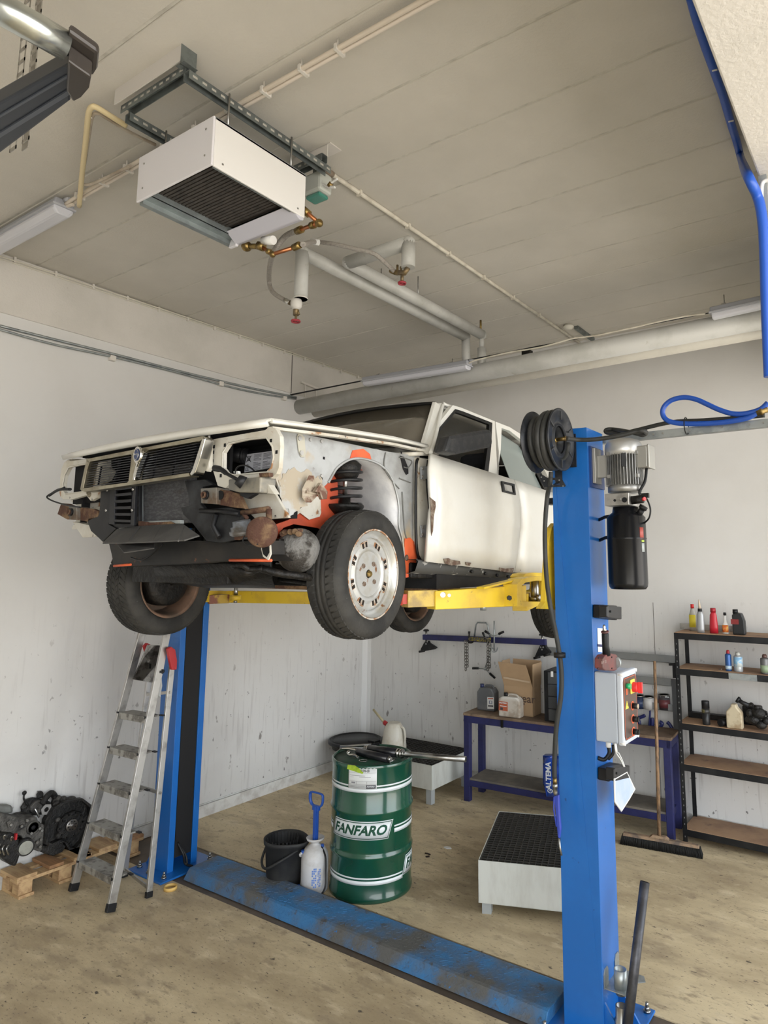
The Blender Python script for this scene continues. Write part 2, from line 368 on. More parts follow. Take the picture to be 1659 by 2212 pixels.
# ---- greenhouse
XT = -2.21
a0 = ax(929, 979, -2.045); a1 = ax(957, 884, XT); m1 = ax(1045, 915, XT); m0 = ax(1107, 1037, -2.04); t1 = ax(1128, 955, XT-.02); 
wb = FX(z3, [(780, 374), (862, 106), (1095, 190), (1150, 300), (1215, 508)], -2.1)
def fixx(px, py): 
    # side plane leaning inwards from belt to roof
    # interpolate so that x matches height between belt (2.82) and roof (3.16) along the slope of the body
    t = .5
    for k in range(12):
        p = ax(px, py, -2.04+(XT+2.04)*t); zb = 2.83-.05*(p.y-2.87); zr = zb+.33; t = max(-.1, min(1.1, (p.z-zb)/(zr-zb)))
    return ax(px, py, -2.04+(XT+2.04)*t)
def FS(zf, pts): return [fixx(*zf(*p)) for p in pts]
fr_out = FS(z3, [(770, 374), (845, 82), (900, 98), (1108, 180), (1180, 340), (1282, 532)])
fr_in = FS(z3, [(784, 376), (862, 106), (905, 120), (1088, 190), (1145, 325), (1215, 508)])
wf = MB().ring(fr_out, fr_in, (-.03, 0, 0)); wf.build('window_frame', body_white, car, bevel=.003); wf.mirror(XC).build('window_frame', body_white, car)
ki = FS(z3, [(800, 378), (870, 125), (905, 136), (1075, 200), (1125, 320), (1190, 500)])
k = MB().ring(FS(z3, [(784, 376), (862, 106), (905, 120), (1088, 190), (1145, 325), (1215, 508)]), ki, (-.022, 0, 0)); k.build('window_seal', trimk, car); k.mirror(XC).build('window_seal', trimk, car)
b = MB().add([p+V((-.03, 0, 0)) for p in ki], [tuple(range(6))]); b.mirror(XC).build('window_glass', glass, car, solid=.004)
# lowered near-side glass: only a strip of it stands up at the rear of the opening
ro = FS(z3, [(1112, 182), (1200, 215), (1345, 305), (1420, 420), (1500, 612), (1284, 534), (1200, 355)])
ri = FS(z3, [(1150, 222), (1200, 238), (1325, 320), (1390, 425), (1470, 592), (1272, 524), (1205, 345)])
b = MB().ring(ro, ri, (-.03, 0, 0)); b.build('window_frame', body_white, car, bevel=.003); b.mirror(XC).build('window_frame', body_white, car)
grey_glass = M('rear_glass', (.26, .30, .285), .05, coat=.4)
b = MB().add([p+V((-.014, 0, 0)) for p in ri], [tuple(range(7))]); b.build('window_glass', grey_glass, car, solid=.004); b.mirror(XC).build('window_glass', grey_glass, car, solid=.004)
ks = FS(z3, [(1325, 320), (1390, 425), (1470, 592), (1500, 612), (1420, 420), (1345, 305)])
MB().prism(ks, (.006, 0, 0)).build('window_seal', trimk, car)
# roof
rr = [fixx(*z3(*p)) for p in ((845, 82), (900, 98), (1108, 180), (1345, 305))]
front = ax(938, 870, XT-.03)
def rowx(p, lift=.03, inset=0):
    out = []
    for i in range(9):
        t = i/8; x = p.x+(2*XC-2*p.x)*t; out.append(V((x, p.y-(.05*math.sin(PI*t) if inset else 0), p.z+lift*math.sin(PI*t))))
    return out
R0 = V((XT-.02, rr[0].y-.005, rr[0].z+.006)); R1 = V((XT-.02, rr[2].y, rr[2].z+.018)); R2 = V((XT-.02, rr[3].y+.1, rr[3].z+.03)); R3 = V((XT-.05, 4.75, R2.z-.12)); R4 = V((-2.12, 5.12, 2.74))
RR = [rowx(R0, .03, 1), rowx(R0.lerp(R1, .5)+V((0, 0, .01)), .035), rowx(R1, .035), rowx(R2, .03), rowx(R3, .03)]
MB().grid(RR).build('roof', body_white, car, solid=.03)
b = MB(); gut = [fixx(*z3(*p))+V((.006, 0, .006)) for p in ((768, 372), (800, 262), (842, 84), (860, 78), (980, 122), (1112, 174), (1240, 236), (1345, 300))]
b.tube(sm(gut, 4), .011, 8); b.build('roof_gutter', body_white, car); b.mirror(XC).build('roof_gutter', body_white, car)
MB().grid([rowx(R3+V((-.02, .01, -.01)), .02), rowx(R4, .0)]).build('tailgate_glass', glass, car, solid=.006)
cp_ = MB().add([rr[3]+V((0, .1, 0)), R3, R4, fixx(1184, 1064)+V((0, .1, 0))], [(0, 1, 2, 3)]); cp_.build('rear_pillar', body_white, car, solid=.03); cp_.mirror(XC).build('rear_pillar', body_white, car, solid=.03)
# windscreen
g0 = ax(*z3(730, 318), -2.14); g1 = ax(*z3(795, 66), -2.25)
cow = V((-2.05, g0.y-.12, g0.z-.02))
def wrow(p, bow): return [V((p.x+(2*XC-2*p.x)*i/8, p.y-bow*math.sin(PI*i/8), p.z+.012*math.sin(PI*i/8))) for i in range(9)]
ws_m = M('windscreen_glass', (.13, .115, .09), .06, coat=.6)
MB().grid([wrow(g0, .10), wrow(g0.lerp(g1, .5), .08), wrow(g1, .05)]).build('windscreen', ws_m, car, solid=.005)
sl = wrow(g0, .10)+list(reversed(wrow(g1, .05))); sl = [p+V((0, -.004, .004)) for p in sl]
MB().tube(sl, .013, 8, closed=True).build('windscreen_seal', trimk, car)
pil = MB().prism([ax(*z3(725, 335), -2.10), fixx(*z3(768, 374)), fixx(*z3(845, 80)), ax(*z3(805, 52), -2.225)], (-.02, -.01, 0)); pil.build('windscreen_pillar', body_white, car, bevel=.004); pil.mirror(XC).build('windscreen_pillar', body_white, car)
cwl = MB().grid([wrow(V((-2.06, g0.y+.03, g0.z-.05)), .1), wrow(V((-2.1, g0.y-.16, g0.z-.075)), .1)]); cwl.build('cowl', worn_white, car, solid=.02)
# bonnet
hF = ay(*z1(1320, 172), 1.77); hF2 = ay(*z1(133, 420), 1.77)
h0 = V((-2.03, 1.80, hF.z)); hb = V((-2.10, g0.y-.02, g0.z-.012))
def hrow(y, z, xn, bow, lift): return [V((xn+(2*XC-2*xn)*i/10, y-bow*math.sin(PI*i/10), z+lift*math.sin(PI*i/10))) for i in range(11)]
HR = [hrow(1.775, hF.z-.022, -2.035, .03, .0), hrow(1.765, hF.z-.004, -2.035, .03, .004), hrow(1.80, hF.z+.012, -2.05, .03, .006), hrow(2.2, hF.z+.012+(hb.z-hF.z)*.4, -2.06, .02, .02), hrow(2.6, hF.z+.006+(hb.z-hF.z)*.8, -2.07, .03, .025), hrow(hb.y, hb.z, -2.09, .09, .02)]
MB().grid(HR).build('bonnet', body_white, car, solid=.012)
lp = [p[0]+V((.002, 0, -.008)) for p in HR[2:]]
b = MB().tube(sm(lp, 4), .009, 6); b.build('bonnet_edge', body_white, car); b.mirror(XC).build('bonnet_edge', body_white, car)
fl = [p[0]+V((-.005, 0, -.035)) for p in HR[2:]]
b = MB();
for i in range(len(fl)-1): b.bar(fl[i], fl[i+1], .03, .012)
b.build('fender_flange', worn_white, car); b.mirror(XC).build('fender_flange', worn_white, car)
# mirror
mp_ = FX(z3, [(784, 372), (815, 272), (1060, 232), (1082, 246), (1088, 330), (1070, 345), (860, 388)], -1.98)
mi = MB().prism(mp_, (.09, -.02, 0)).build('door_mirror', M('mirror_shell', (.03, .031, .033), .5, col2=(.045, .045, .045), scale=30), car, bevel=.02)
# interior
b = MB().box((-3.5, 2.92, 2.25), (-2.14, 3.15, 2.74)); b.build('dashboard', black_plastic, car, bevel=.02)
seat_m = M('seat_fabric', (.03, .03, .033), .9)
for sxx in (-2.45, -3.15):
    b = MB().box((sxx-.22, 3.35, 2.28), (sxx+.22, 3.85, 2.42)).hexa([(sxx-.22, 3.75, 2.35), (sxx+.22, 3.75, 2.35), (sxx+.22, 3.9, 2.35), (sxx-.22, 3.9, 2.35), (sxx-.2, 3.93, 2.88), (sxx+.2, 3.93, 2.88), (sxx+.2, 4.03, 2.88), (sxx-.2, 4.03, 2.88)]).box((sxx-.12, 3.97, 2.9), (sxx+.12, 4.05, 3.02))
    b.build('seat', seat_m, car, bevel=.04)
b = MB().tube([V((-2.45+.17*math.cos(t), 3.28+.05*math.sin(t), 2.78+.17*math.sin(t)*.8)) for t in [2*PI*i/24 for i in range(24)]], .013, 8, closed=True); b.build('steering_wheel', black_plastic, car)
MB().box((-3.55, 3.0, 2.12), (-2.08, 4.9, 2.2)).box((-3.55, 4.2, 2.2), (-2.1, 4.7, 2.55)).build('interior_floor', black_plastic, car)
# ---------------------------------------------------------------- car nose, aprons, suspension
def both(b, name, mat, **k):
    b.build(name, mat, car, **k); return b.mirror(XC).build(name, mat, car, **k)
# headlight surround (near) with its opening, mirrored for the far one
ho = FY(z2, [(165, 215), (350, 182), (530, 150), (560, 128), (600, 140), (628, 190), (632, 260), (622, 400), (605, 440), (570, 470), (480, 490), (285, 480), (280, 540), (215, 520), (185, 420), (130, 400), (100, 340), (150, 300)], 1.79)
hi = FY(z2, [(250, 400), (252, 300), (290, 240), (400, 215), (540, 200), (580, 260), (588, 330), (575, 400), (545, 430), (430, 440), (330, 450), (280, 440)], 1.79)
b = MB().ring(ho, hi, (0, .02, 0)); hp = b.build('headlight_surround', worn_white, car, bevel=.003)
b.mirror(XC).build('headlight_surround', worn_white, car, bevel=.003)
lip = MB().tube([p+V((0, -.001, 0)) for p in hi], .004, 6, closed=True); both(lip, 'headlight_rim', worn_white)
dk = M('dark_cavity', (.010, .010, .011), .8)
hb_ = MB(); c0 = sum(hi, V())/len(hi)
bx = [c0+V((dx, .30, dz)) for dx, dz in ((-.32, -.16), (.26, -.16), (.26, .16), (-.32, .16))]
MB().box((-3.42, 2.08, 2.45), (-2.22, 2.12, 2.80)).box((-3.59, 1.84, 2.56), (-3.2, 1.86, 2.79)).box((-3.58, 1.885, 2.56), (-2.40, 1.90, 2.79)).box((-3.47, 1.81, 2.79), (-2.16, 2.5, 2.80)).box((-3.485, 1.83, 2.46), (-3.475, 2.5, 2.79)).build('engine_bay_shade', dk, car)  # added dark sheets, colour stands in for shade behind grille and far lamp
# battery behind the opening, its label turned to the front
bq = FY(z2, [(392, 300), (600, 270), (600, 415), (388, 438)], 1.99)
MB().prism(bq, (0, .09, 0)).build('battery', black_plastic, car)
lq = FY(z2, [(404, 312), (584, 288), (584, 398), (392, 432)], 1.985)
lab = MB().prism(lq, (0, .004, 0)).build('battery_label', M('label_grey', (.50, .51, .55), .5), car)
ink = M('print_dark', (.06, .06, .07), .6); b = MB()
U = (lq[1]-lq[0]); Vv = (lq[3]-lq[0])
def LP(u, v): return lq[0]+U*u+Vv*v+V((0, -.0015, 0))
for c in range(2):
    for r in range(14):
        if r == 6: continue
        u0 = .32+c*.35; v = .08+r*.062; b.add([LP(u0, v), LP(u0+.28-.1*(r % 4 == 3), v), LP(u0+.28-.1*(r % 4 == 3), v+.022), LP(u0, v+.022)], [(0, 1, 2, 3)])
for p, q in (((.05, .12), (.22, .45)), ((.22, .12), (.05, .45)), ((.09, .16), (.10, .38)), ((.18, .16), (.17, .38)), ((.07, .16), (.20, .16)), ((.1, .38), (.17, .38))):
    b.bar(LP(*p), LP(*q), .003, .0008, up=(0, 1, 0))
nU = U.normalized(); b.merge(text_mb('CE', .022, lambda a, c, d: LP(.1, .85)+nU*a+V((0, -.0005, c)))); b.merge(text_mb('Pb', .014, lambda a, c, d: LP(.12, .62)+nU*a+V((0, -.0005, c))))
b.build('label_print', ink, lab)
pp = FY(z2, [(300, 300), (330, 300)], 1.95)
MB().cyl(pp[0]+V((-.02, 0, 0)), pp[0]+V((.06, .05, -.02)), .035, n=18).cyl(pp[0]+V((.035, .04, -.015)), pp[0]+V((.06, .045, -.016)), .038, n=18).build('intake_duct', black_plastic, car)
w = FY(z2, [(330, 450), (345, 400), (390, 385), (440, 405), (470, 440)], 1.80); MB().tube(sm(w, 5), .0035, 6).build('headlight_cable', black_plastic, car)
w = FY(z2, [(320, 425), (350, 422), (355, 452), (330, 456)], 1.80); MB().prism(w, (0, .012, 0)).build('cable_plug', white_plastic, car)
# slots in the surround
b = MB()
for px, py in ((262, 252), (568, 222), (605, 298), (555, 455), (180, 357), (235, 455), (185, 300), (190, 262)):
    p = ay(*z2(px, py), 1.788); b.box(p-V((.006, 0, .006)), p+V((.006, .001, .008)))
b.build('mounting_slot', dk, hp)
# hinge bracket between grille and lamp
b = MB().prism(FY(z4, [(1545, 180), (1590, 165), (1615, 200), (1612, 440), (1590, 492), (1560, 480), (1505, 370), (1500, 330)], 1.76), (0, .02, 0)); lb = b.build('bonnet_latch_bracket', worn_white, car, bevel=.003)
for q in ((1520, 300), (1558, 410)): p = ay(*z4(*q), 1.755); MB().cyl(p, p+V((0, -.006, 0)), .011, n=6).build('bolt', alu, lb)
MB().tube(sm(FY(z4, [(1615, 55), (1612, 150), (1590, 175), (1545, 160)], 1.76), 3), .006, 8).build('bracket_rod', alu, car)
# ---- grille
GY = 1.72
g_out = [z4(*p) for p in ((75, 700), (150, 340), (1530, 66), (1562, 95), (1440, 500), (1385, 545), (130, 732))]
def gp(px, py, dy=0): return ay(*z4(px, py), GY+dy)
fr = MB(); Dg = (0, .045, 0)
tarn = M('tarnished_chrome', (.36, .33, .25), .3, .9, col2=(.22, .195, .14), scale=7)
fr.prism([gp(*p) for p in ((150, 340), (1530, 66), (1562, 90), (1490, 130), (1470, 130), (890, 232), (850, 262), (815, 300), (795, 245), (690, 290), (670, 285), (180, 375), (165, 385))], Dg)
fr.prism([gp(*p) for p in ((75, 700), (110, 690), (635, 620), (650, 600), (700, 590), (725, 602), (1370, 505), (1385, 545), (130, 732), (90, 725))], Dg)
fr.prism([gp(*p) for p in ((75, 700), (90, 610), (150, 340), (182, 378), (150, 480), (108, 690))], Dg)
fr.prism([gp(*p) for p in ((690, 290), (740, 330), (720, 470), (692, 600), (648, 600), (670, 440))], Dg)
grille = fr.build('grille', tarn, car, bevel=.003)
cb = MB().prism([gp(*p, -.012) for p in ((745, 350), (815, 235), (828, 265), (775, 380), (735, 500), (712, 600), (695, 590), (712, 480))], (0, .03, 0))
cb.build('chrome_strip', chrome, grille, bevel=.004); cb = MB().prism([gp(*p, -.01) for p in ((1535, 80), (1562, 95), (1500, 330), (1440, 505), (1400, 540), (1378, 520), (1420, 440))], (0, .05, 0)); cb.build('chrome_strip', chrome, grille, bevel=.004)
slat_m = M('grille_slat', (.018, .019, .023), .35)
for k in range(11):
    t = (k+.6)/11.2; b = MB()
    for L0, L1, R0_, R1_ in (((178, 378), (112, 690), (684, 292), (645, 620)), ((835, 255), (722, 600), (1478, 135), (1378, 505))):
        A = gp(L0[0]+(L1[0]-L0[0])*t, L0[1]+(L1[1]-L0[1])*t, .012); B = gp(R0_[0]+(R1_[0]-R0_[0])*t, R0_[1]+(R1_[1]-R0_[1])*t, .012)
        b.hexa([A+V((0, 0, -.002)), B+V((0, 0, -.002)), B+V((0, .022, .003)), A+V((0, .022, .003)), A+V((0, 0, .0015)), B+V((0, 0, .0015)), B+V((0, .022, .007)), A+V((0, .022, .007))])
    b.build('slat', slat_m, grille)
for x0, y0, x1, y1 in ((540, 380, 480, 610), (990, 300, 940, 570), (1225, 280, 1175, 530), (330, 420, 290, 650)):
    MB().bar(gp(x0, y0, .04), gp(x1, y1, .04), .006, .006, up=(0, 1, 0)).build('grille_stay', slat_m, grille)
b = MB()
for k in range(10):
    t = k/10; p = gp(812-95*t-10*math.sin(PI*t), 300+270*t, -.014); b.box(p-V((.004, 0, .005)), p+V((.008, .02, .004)))
b.build('chrome_teeth', chrome, grille)
ec = gp(750, 288, -.022); em = MB().lathe([(0, 0), (.034, 0), (.037, .004), (.037, .014)], ec+V((0, .014, 0)), (0, -1, 0), 28, ref=(1, 0, 0), sx=.72).xf(lambda p: p)
em.prism([ec+V((-.026, .012, -.008)), ec+V((.026, .012, -.008)), ec+V((.0, .012, -.055))], (0, -.01, 0)); emb = em.build('emblem', chrome, grille)
b = MB().lathe([(.0, 0), (.027, 0), (.027, .002)], ec+V((0, -.001, 0)), (0, -1, 0), 24, ref=(1, 0, 0), sx=.72); b.build('emblem_field', M('emblem_blue', (.03, .05, .13), .3), emb)
b = MB().merge(text_mb('LANCIA', .012, lambda u, v, w_: ec+V((u, -.004-w_, v)))); b.tube([ec+V((.017*math.cos(t), -.004, .017*1.3*math.sin(t))) for t in [2*PI*i/20 for i in range(20)]], .0012, 5, closed=True); b.build('emblem_letters', chrome, emb)
# ---- radiator and front guides
MB().box(FY(z4, [(792, 1128)], 1.84)[0], FY(z4, [(1400, 380)], 1.84)[0]+V((0, .035, 0))).build('radiator', M('radiator_core', (.075, .075, .08), .6, .3, col2=(.13, .13, .135), scale=40, stretch=(1, 1, 3), spots=[((.06, .05, .04), 6, .58, .7)], bump=.5, bscale=160), car)
b = MB(); a = ay(*z4(795, 650), 1.825); c = ay(*z4(795, 1090), 1.825); b.bar(a, c, .012, .02, up=(0, 1, 0)); a = ay(*z4(850, 1105), 1.825); c = ay(*z4(1290, 1090), 1.825); b.bar(a, c, .02, .015); b.build('radiator_frame', galv, car)
b = MB(); a = ay(*z4(760, 1085), 1.80); c = ay(*z4(870, 1150), 1.80); b.prism(FY(z4, [(760, 1080), (860, 1090), (870, 1150), (770, 1160)], 1.80), (0, .03, 0)).prism(FY(z4, [(870, 1100), (1150, 1085), (1200, 1110), (1150, 1125), (880, 1130)], 1.81), (0, .02, 0)); b.build('rusty_support', rust, car, bevel=.002)
guide = MB().prism(FY(z4, [(320, 700), (440, 690), (445, 1000), (410, 1120), (500, 1170), (480, 1190), (340, 1330), (300, 1290), (200, 1200), (165, 1100), (165, 1045), (280, 1030), (300, 990), (310, 850)], 1.79), (0, .018, 0)).prism(FY(z4, [(700, 655), (775, 645), (775, 1080), (720, 1150), (500, 1165), (440, 1115), (720, 1110)], 1.80), (0, .018, 0)).build('air_guide', black_plastic, car, bevel=.002)
MB().prism(FY(z1, [(880, 522), (1000, 512), (1055, 545), (985, 560), (975, 660), (1000, 690), (1150, 680), (1212, 700), (1218, 760), (1190, 870), (1100, 892), (1010, 880), (930, 780), (872, 722), (858, 682), (917, 668)], 1.80), (0, .02, 0)).build('air_guide', M('dusty_black', (.013, .0135, .015), .55, col2=(.035, .037, .04), scale=7), car, bevel=.003)
b = MB().tube(FY(z1, [(1070, 720), (1050, 790), (1090, 860)], 1.785), .012, 8).tube(FY(z1, [(975, 700), (1100, 705), (1210, 720)], 1.79), .010, 8); b.build('guide_rib', black_plastic, car)
# louvre plate
lp_ = MB(); O0, O1, O2, O3 = (430, 690), (735, 655), (715, 1135), (415, 1118)
def lv(u, v): 
    x = (O0[0]*(1-u)+O1[0]*u)*(1-v)+(O3[0]*(1-u)+O2[0]*u)*v; y = (O0[1]*(1-u)+O1[1]*u)*(1-v)+(O3[1]*(1-u)+O2[1]*u)*v
    return ay(*z4(x, y), 1.765)
ys = [0, .07, .16, .235, .335, .41, .51, .585, .685, .76, .86, .93, 1]
lp_.prism([lv(0, 0), lv(.2, 0), lv(.2, 1), lv(0, 1)], (0, .012, 0)).prism([lv(.86, 0), lv(1, 0), lv(1, 1), lv(.86, 1)], (0, .012, 0))
for i in range(0, 12, 2): lp_.hexa([lv(.2, ys[i]), lv(.86, ys[i]), lv(.86, ys[i])+V((0, .03, 0)), lv(.2, ys[i])+V((0, .03, 0)), lv(.2, ys[i+1]), lv(.86, ys[i+1]), lv(.86, ys[i+1])+V((0, .012, 0)), lv(.2, ys[i+1])+V((0, .012, 0))])
lvp = lp_.build('louvre_plate', M('satin_black', (.012, .0125, .015), .35), car, bevel=.004)
b = MB()
for u, v in ((-.08, .05), (.93, .1), (-.1, .62), (.93, .62)): p = lv(u, v); b.cyl(p, p+V((0, -.006, 0)), .006, n=8)
b.build('screw', alu, lvp)
# rubber skirt
sk = [ay(*z1(480, 812), 1.79), ay(*z1(600, 795), 1.79), ay(*z1(870, 780), 1.79), ay(*z1(970, 850), 1.75), ay(*z1(880, 878), 1.70), ay(*z1(730, 885), 1.68), ay(*z1(560, 892), 1.68), ay(*z1(392, 896), 1.70)]
skm = M('grey_rubber', (.055, .054, .053), .6, col2=(.085, .083, .08), scale=6)
b = MB().add([sk[0], sk[1], sk[6], sk[7]], [(0, 1, 2, 3)]).add([sk[1], sk[2], sk[5], sk[6]], [(0, 1, 2, 3)]).add([sk[2], sk[3], sk[4], sk[5]], [(0, 1, 2, 3)]); skirt = b.build('rubber_skirt', skm, car, solid=.006)
b = MB()
for x0, x1 in ((610, 555), (740, 700), (880, 850)): b.bar(ay(*z1(x0, 800), 1.775), ay(*z1(x1-5, 880), 1.69), .010, .006, up=(0, 1, 0))
b.build('skirt_rib', skm, skirt)
b = MB().add([ay(*z1(480, 902), 1.78), ay(*z1(700, 895), 1.78), ay(*z1(700, 925), 1.72), ay(*z1(520, 952), 1.72)], [(0, 1, 2, 3)]); b.build('lower_flap', skm, car, solid=.005)
# crossmember (front chassis beam)
xm = M('crossmember_paint', (.010, .010, .010), .5, col2=(.024, .021, .018), scale=6, spots=[((.15, .06, .03), 14, .66, .72)])
cmb = MB().prism(FY(z1, [(430, 897), (600, 890), (965, 878), (1100, 892), (1340, 875), (1345, 960), (1400, 1000), (1150, 995), (820, 1020), (460, 1035), (445, 960)], 1.84), (0, .12, 0)).build('crossmember', xm, car, bevel=.006)
MB().tube(FY(z1, [(1400, 997), (1150, 996)], 1.835), .006, 6).build('primer_edge', orange, cmb)
MB().tube(FY(z1, [(460, 1030), (560, 1022)], 1.835), .006, 6).build('primer_edge', orange, cmb)
to = FY(z1, [(1340, 900), (1365, 888), (1392, 905), (1395, 960), (1380, 995), (1350, 975), (1338, 930)], 1.825); ti = FY(z1, [(1347, 908), (1367, 897), (1386, 912), (1388, 950), (1372, 978), (1352, 960), (1345, 930)], 1.825)
MB().ring(to, ti, (0, .006, 0)).build('chassis_tube_end', worn_white, cmb); MB().prism(ti, (0, -.0005, 0)).xf(lambda p: (p.x, p.y-.001, p.z)).build('tube_hollow', dk, cmb)
MB().tube(sm(FY(z1, [(560, 980), (620, 995), (680, 965), (750, 900)], 1.82), 6), .004, 6).build('hanging_cable', black_plastic, car)
# apron fronts (white), both sides
b = MB().prism(FY(z1, [(1200, 598), (1230, 600), (1420, 598), (1500, 735), (1500, 742), (1310, 755), (1240, 690)], 1.86), (0, .014, 0)); both(b, 'apron_front', worn_white, bevel=.003)
MB().prism(FY(z1, [(212, 765), (330, 790), (365, 848), (345, 855), (272, 860), (240, 810)], 1.83), (0, .02, 0)).build('apron_front', worn_white, car)
b = MB().prism(FY(z1, [(200, 640), (378, 615), (378, 670), (300, 700), (240, 670)], 1.87), (0, .01, 0)); b.build('apron_front', worn_white, car)
# bumper mount, near
def mount(pts_plate, cpos, r, plate2, y, m2):
    b = MB().prism(FY(z1, pts_plate, y), (0, .07, 0)); o = b.build('bumper_mount', M('mount_metal', (.20, .19, .17), .6, .4, col2=(.13, .09, .06), scale=12), car, bevel=.004)
    c = ay(*z1(*cpos), y-.002); MB().cyl(c, c+V((0, -.008, 0)), r, n=24).build('mount_boss', black_plastic, o)
    MB().lathe([(r*.45, 0), (r*.72, 0), (r*.72, .012), (r*.45, .012)], c+V((0, -.006, 0)), (0, -1, 0), 20, closed=True).build('mount_nut', rust, o)
    MB().prism(FY(z1, plate2, y+.02), (0, .02, 0)).build('mount_plate', m2, o, bevel=.002); return o
o = mount([(975, 567), (1070, 560), (1072, 662), (978, 655)], (1010, 607), .019, [(1070, 570), (1140, 580), (1200, 598), (1244, 688), (1180, 682), (1072, 662)], 1.76, rust)
c = ay(*z1(1097, 607), 1.775); MB().cyl(c, c+V((0, -.003, 0)), .019, n=20).build('mount_hole', dk, o)
mount([(178, 670), (234, 676), (236, 756), (178, 752)], (204, 708), .02, [(235, 678), (330, 688), (362, 702), (366, 735), (300, 765), (236, 754)], 1.77, rust)
MB().prism(FY(z1, [(145, 655), (178, 670), (180, 752), (122, 720)], 1.76), (0, .05, 0)).build('mount_gusset', rust, car)
# grey bracket + damper rod under the lamp
b = MB().prism(FY(z1, [(1140, 512), (1335, 498), (1330, 592), (1200, 590), (1142, 575)], 1.74), (0, .08, 0)); b.build('lamp_support_box', M('dirty_grey_metal', (.17, .165, .15), .6, .3, col2=(.27, .25, .20), scale=9), car, bevel=.006)
b = MB().prism(FY(z1, [(1335, 500), (1350, 495), (1410, 590), (1415, 600), (1330, 592)], 1.78), (0, .03, 0)); b.build('lamp_support_side', worn_white, car)
b = MB().tube(sm(FY(z1, [(1060, 445), (1100, 455), (1135, 480), (1200, 515)], 1.70), 4), [.013]*4+[.010]*4+[.007]*4+[.007], 10).cyl(ay(*z1(1195, 512), 1.70), ay(*z1(1235, 535), 1.72), .02, .026); b.build('adjuster_rod', black_plastic, car)
MB().prism(FY(z1, [(1210, 590), (1300, 588), (1300, 600), (1255, 628), (1215, 610)], 1.76), (0, .02, 0)).build('rubber_stop', black_plastic, car)
MB().prism(FY(z1, [(1325, 475), (1385, 472), (1385, 495), (1330, 497)], 1.76), (0, .02, 0)).build('rust_clip', rust, car)
b = MB().tube(FY(z1, [(1225, 712), (1385, 690)], 1.80), .012, 6).tube(FY(z1, [(1385, 690), (1385, 775)], 1.80), .012, 6).tube(FY(z1, [(1232, 720), (1255, 745)], 1.80), .008, 6); b.build('rusty_bracket', rust, car)
# horns
c = ay(*z1(1235, 800), 1.76); hn = MB().lathe([(.0, .04), (.02, .04), (.02, .055), (.034, .055), (.036, .035), (.045, .033), (.045, .02), (.052, .018), (.052, .006), (.044, 0), (0, 0)][::-1], c+V((0, 0, -.028)), (0, -.25, 1), 28); hn.build('horn', M('horn_metal', (.22, .24, .27), .45, .5, col2=(.10, .09, .08), scale=14), car)
c = ay(*z1(1342, 828), 1.74); MB().lathe([(0, .012), (.035, .012), (.055, .006), (.059, 0), (.059, -.01), (.05, -.018), (0, -.018)][::-1], c, (.55, -.8, -.1), 30).build('horn', rust, car)
MB().prism(FY(z1, [(1170, 820), (1300, 812), (1240, 845), (1180, 875)], 1.77), (0, .025, 0)).build('horn_bracket', rust, car)
MB().tube(sm(FY(z1, [(1240, 850), (1230, 880), (1260, 903), (1320, 900)], 1.73), 6), .0025, 6).build('horn_cable', black_plastic, car)
# far side dangling harness
b = MB().tube(sm(FY(z1, [(165, 560), (110, 585), (60, 615), (90, 640), (180, 668), (260, 680)], 1.62), 6), .004, 6).tube(sm(FY(z1, [(200, 572), (130, 575), (72, 610)], 1.64), 5), .007, 6); b.build('wiring_loom', black_plastic, car)
c = ay(*z1(325, 605), 1.80); MB().ball(c, (.02, .02, .016)).ball(c+V((-.02, 0, .01)), (.014, .014, .012)).build('broken_foam', M('foam', (.25, .22, .16), .9, bump=1, bscale=80), car)
# ---- near inner wing (apron), silver
XA = -2.12
ap = FX(z2, [(600, 140), (640, 148), (900, 200), (1330, 290), (1560, 325), (1545, 340), (1530, 420), (1525, 600), (1530, 900), (1560, 1030), (1525, 1115), (1490, 1125), (1448, 1090), (1450, 960), (1438, 860), (1418, 780), (1418, 660), (1400, 560), (1360, 450), (1300, 385), (1230, 352), (1150, 338), (1080, 352), (1010, 400), (975, 455), (950, 500), (905, 545), (870, 580), (800, 640), (690, 728), (640, 590), (590, 440), (622, 400), (632, 260), (600, 200)], XA)
wing = MB().prism(ap, (-.012, 0, 0)).build('inner_wing', silver_paint, car, bevel=.002); MB().prism(ap, (-.012, 0, 0)).mirror(XC).build('inner_wing', silver_paint, car)
# arch lip and rear half of the wheel housing
al = FX(z2, [(950, 500), (975, 455), (1010, 400), (1080, 352), (1150, 338), (1230, 352), (1300, 385), (1360, 450), (1400, 560), (1418, 660), (1418, 780), (1438, 860), (1450, 960), (1448, 1090)], XA+.002)
als = sm(al, 4)
h = MB().grid([[p+V((dx, 0, dz)) for p in als] for dx, dz in ((0, 0), (-.14, .01), (-.30, -.01), (-.42, -.04))]); both(h, 'wheel_housing', well_m, solid=.004)
lipb = MB().tube(als, .006, 6); both(lipb, 'arch_lip', silver_paint)
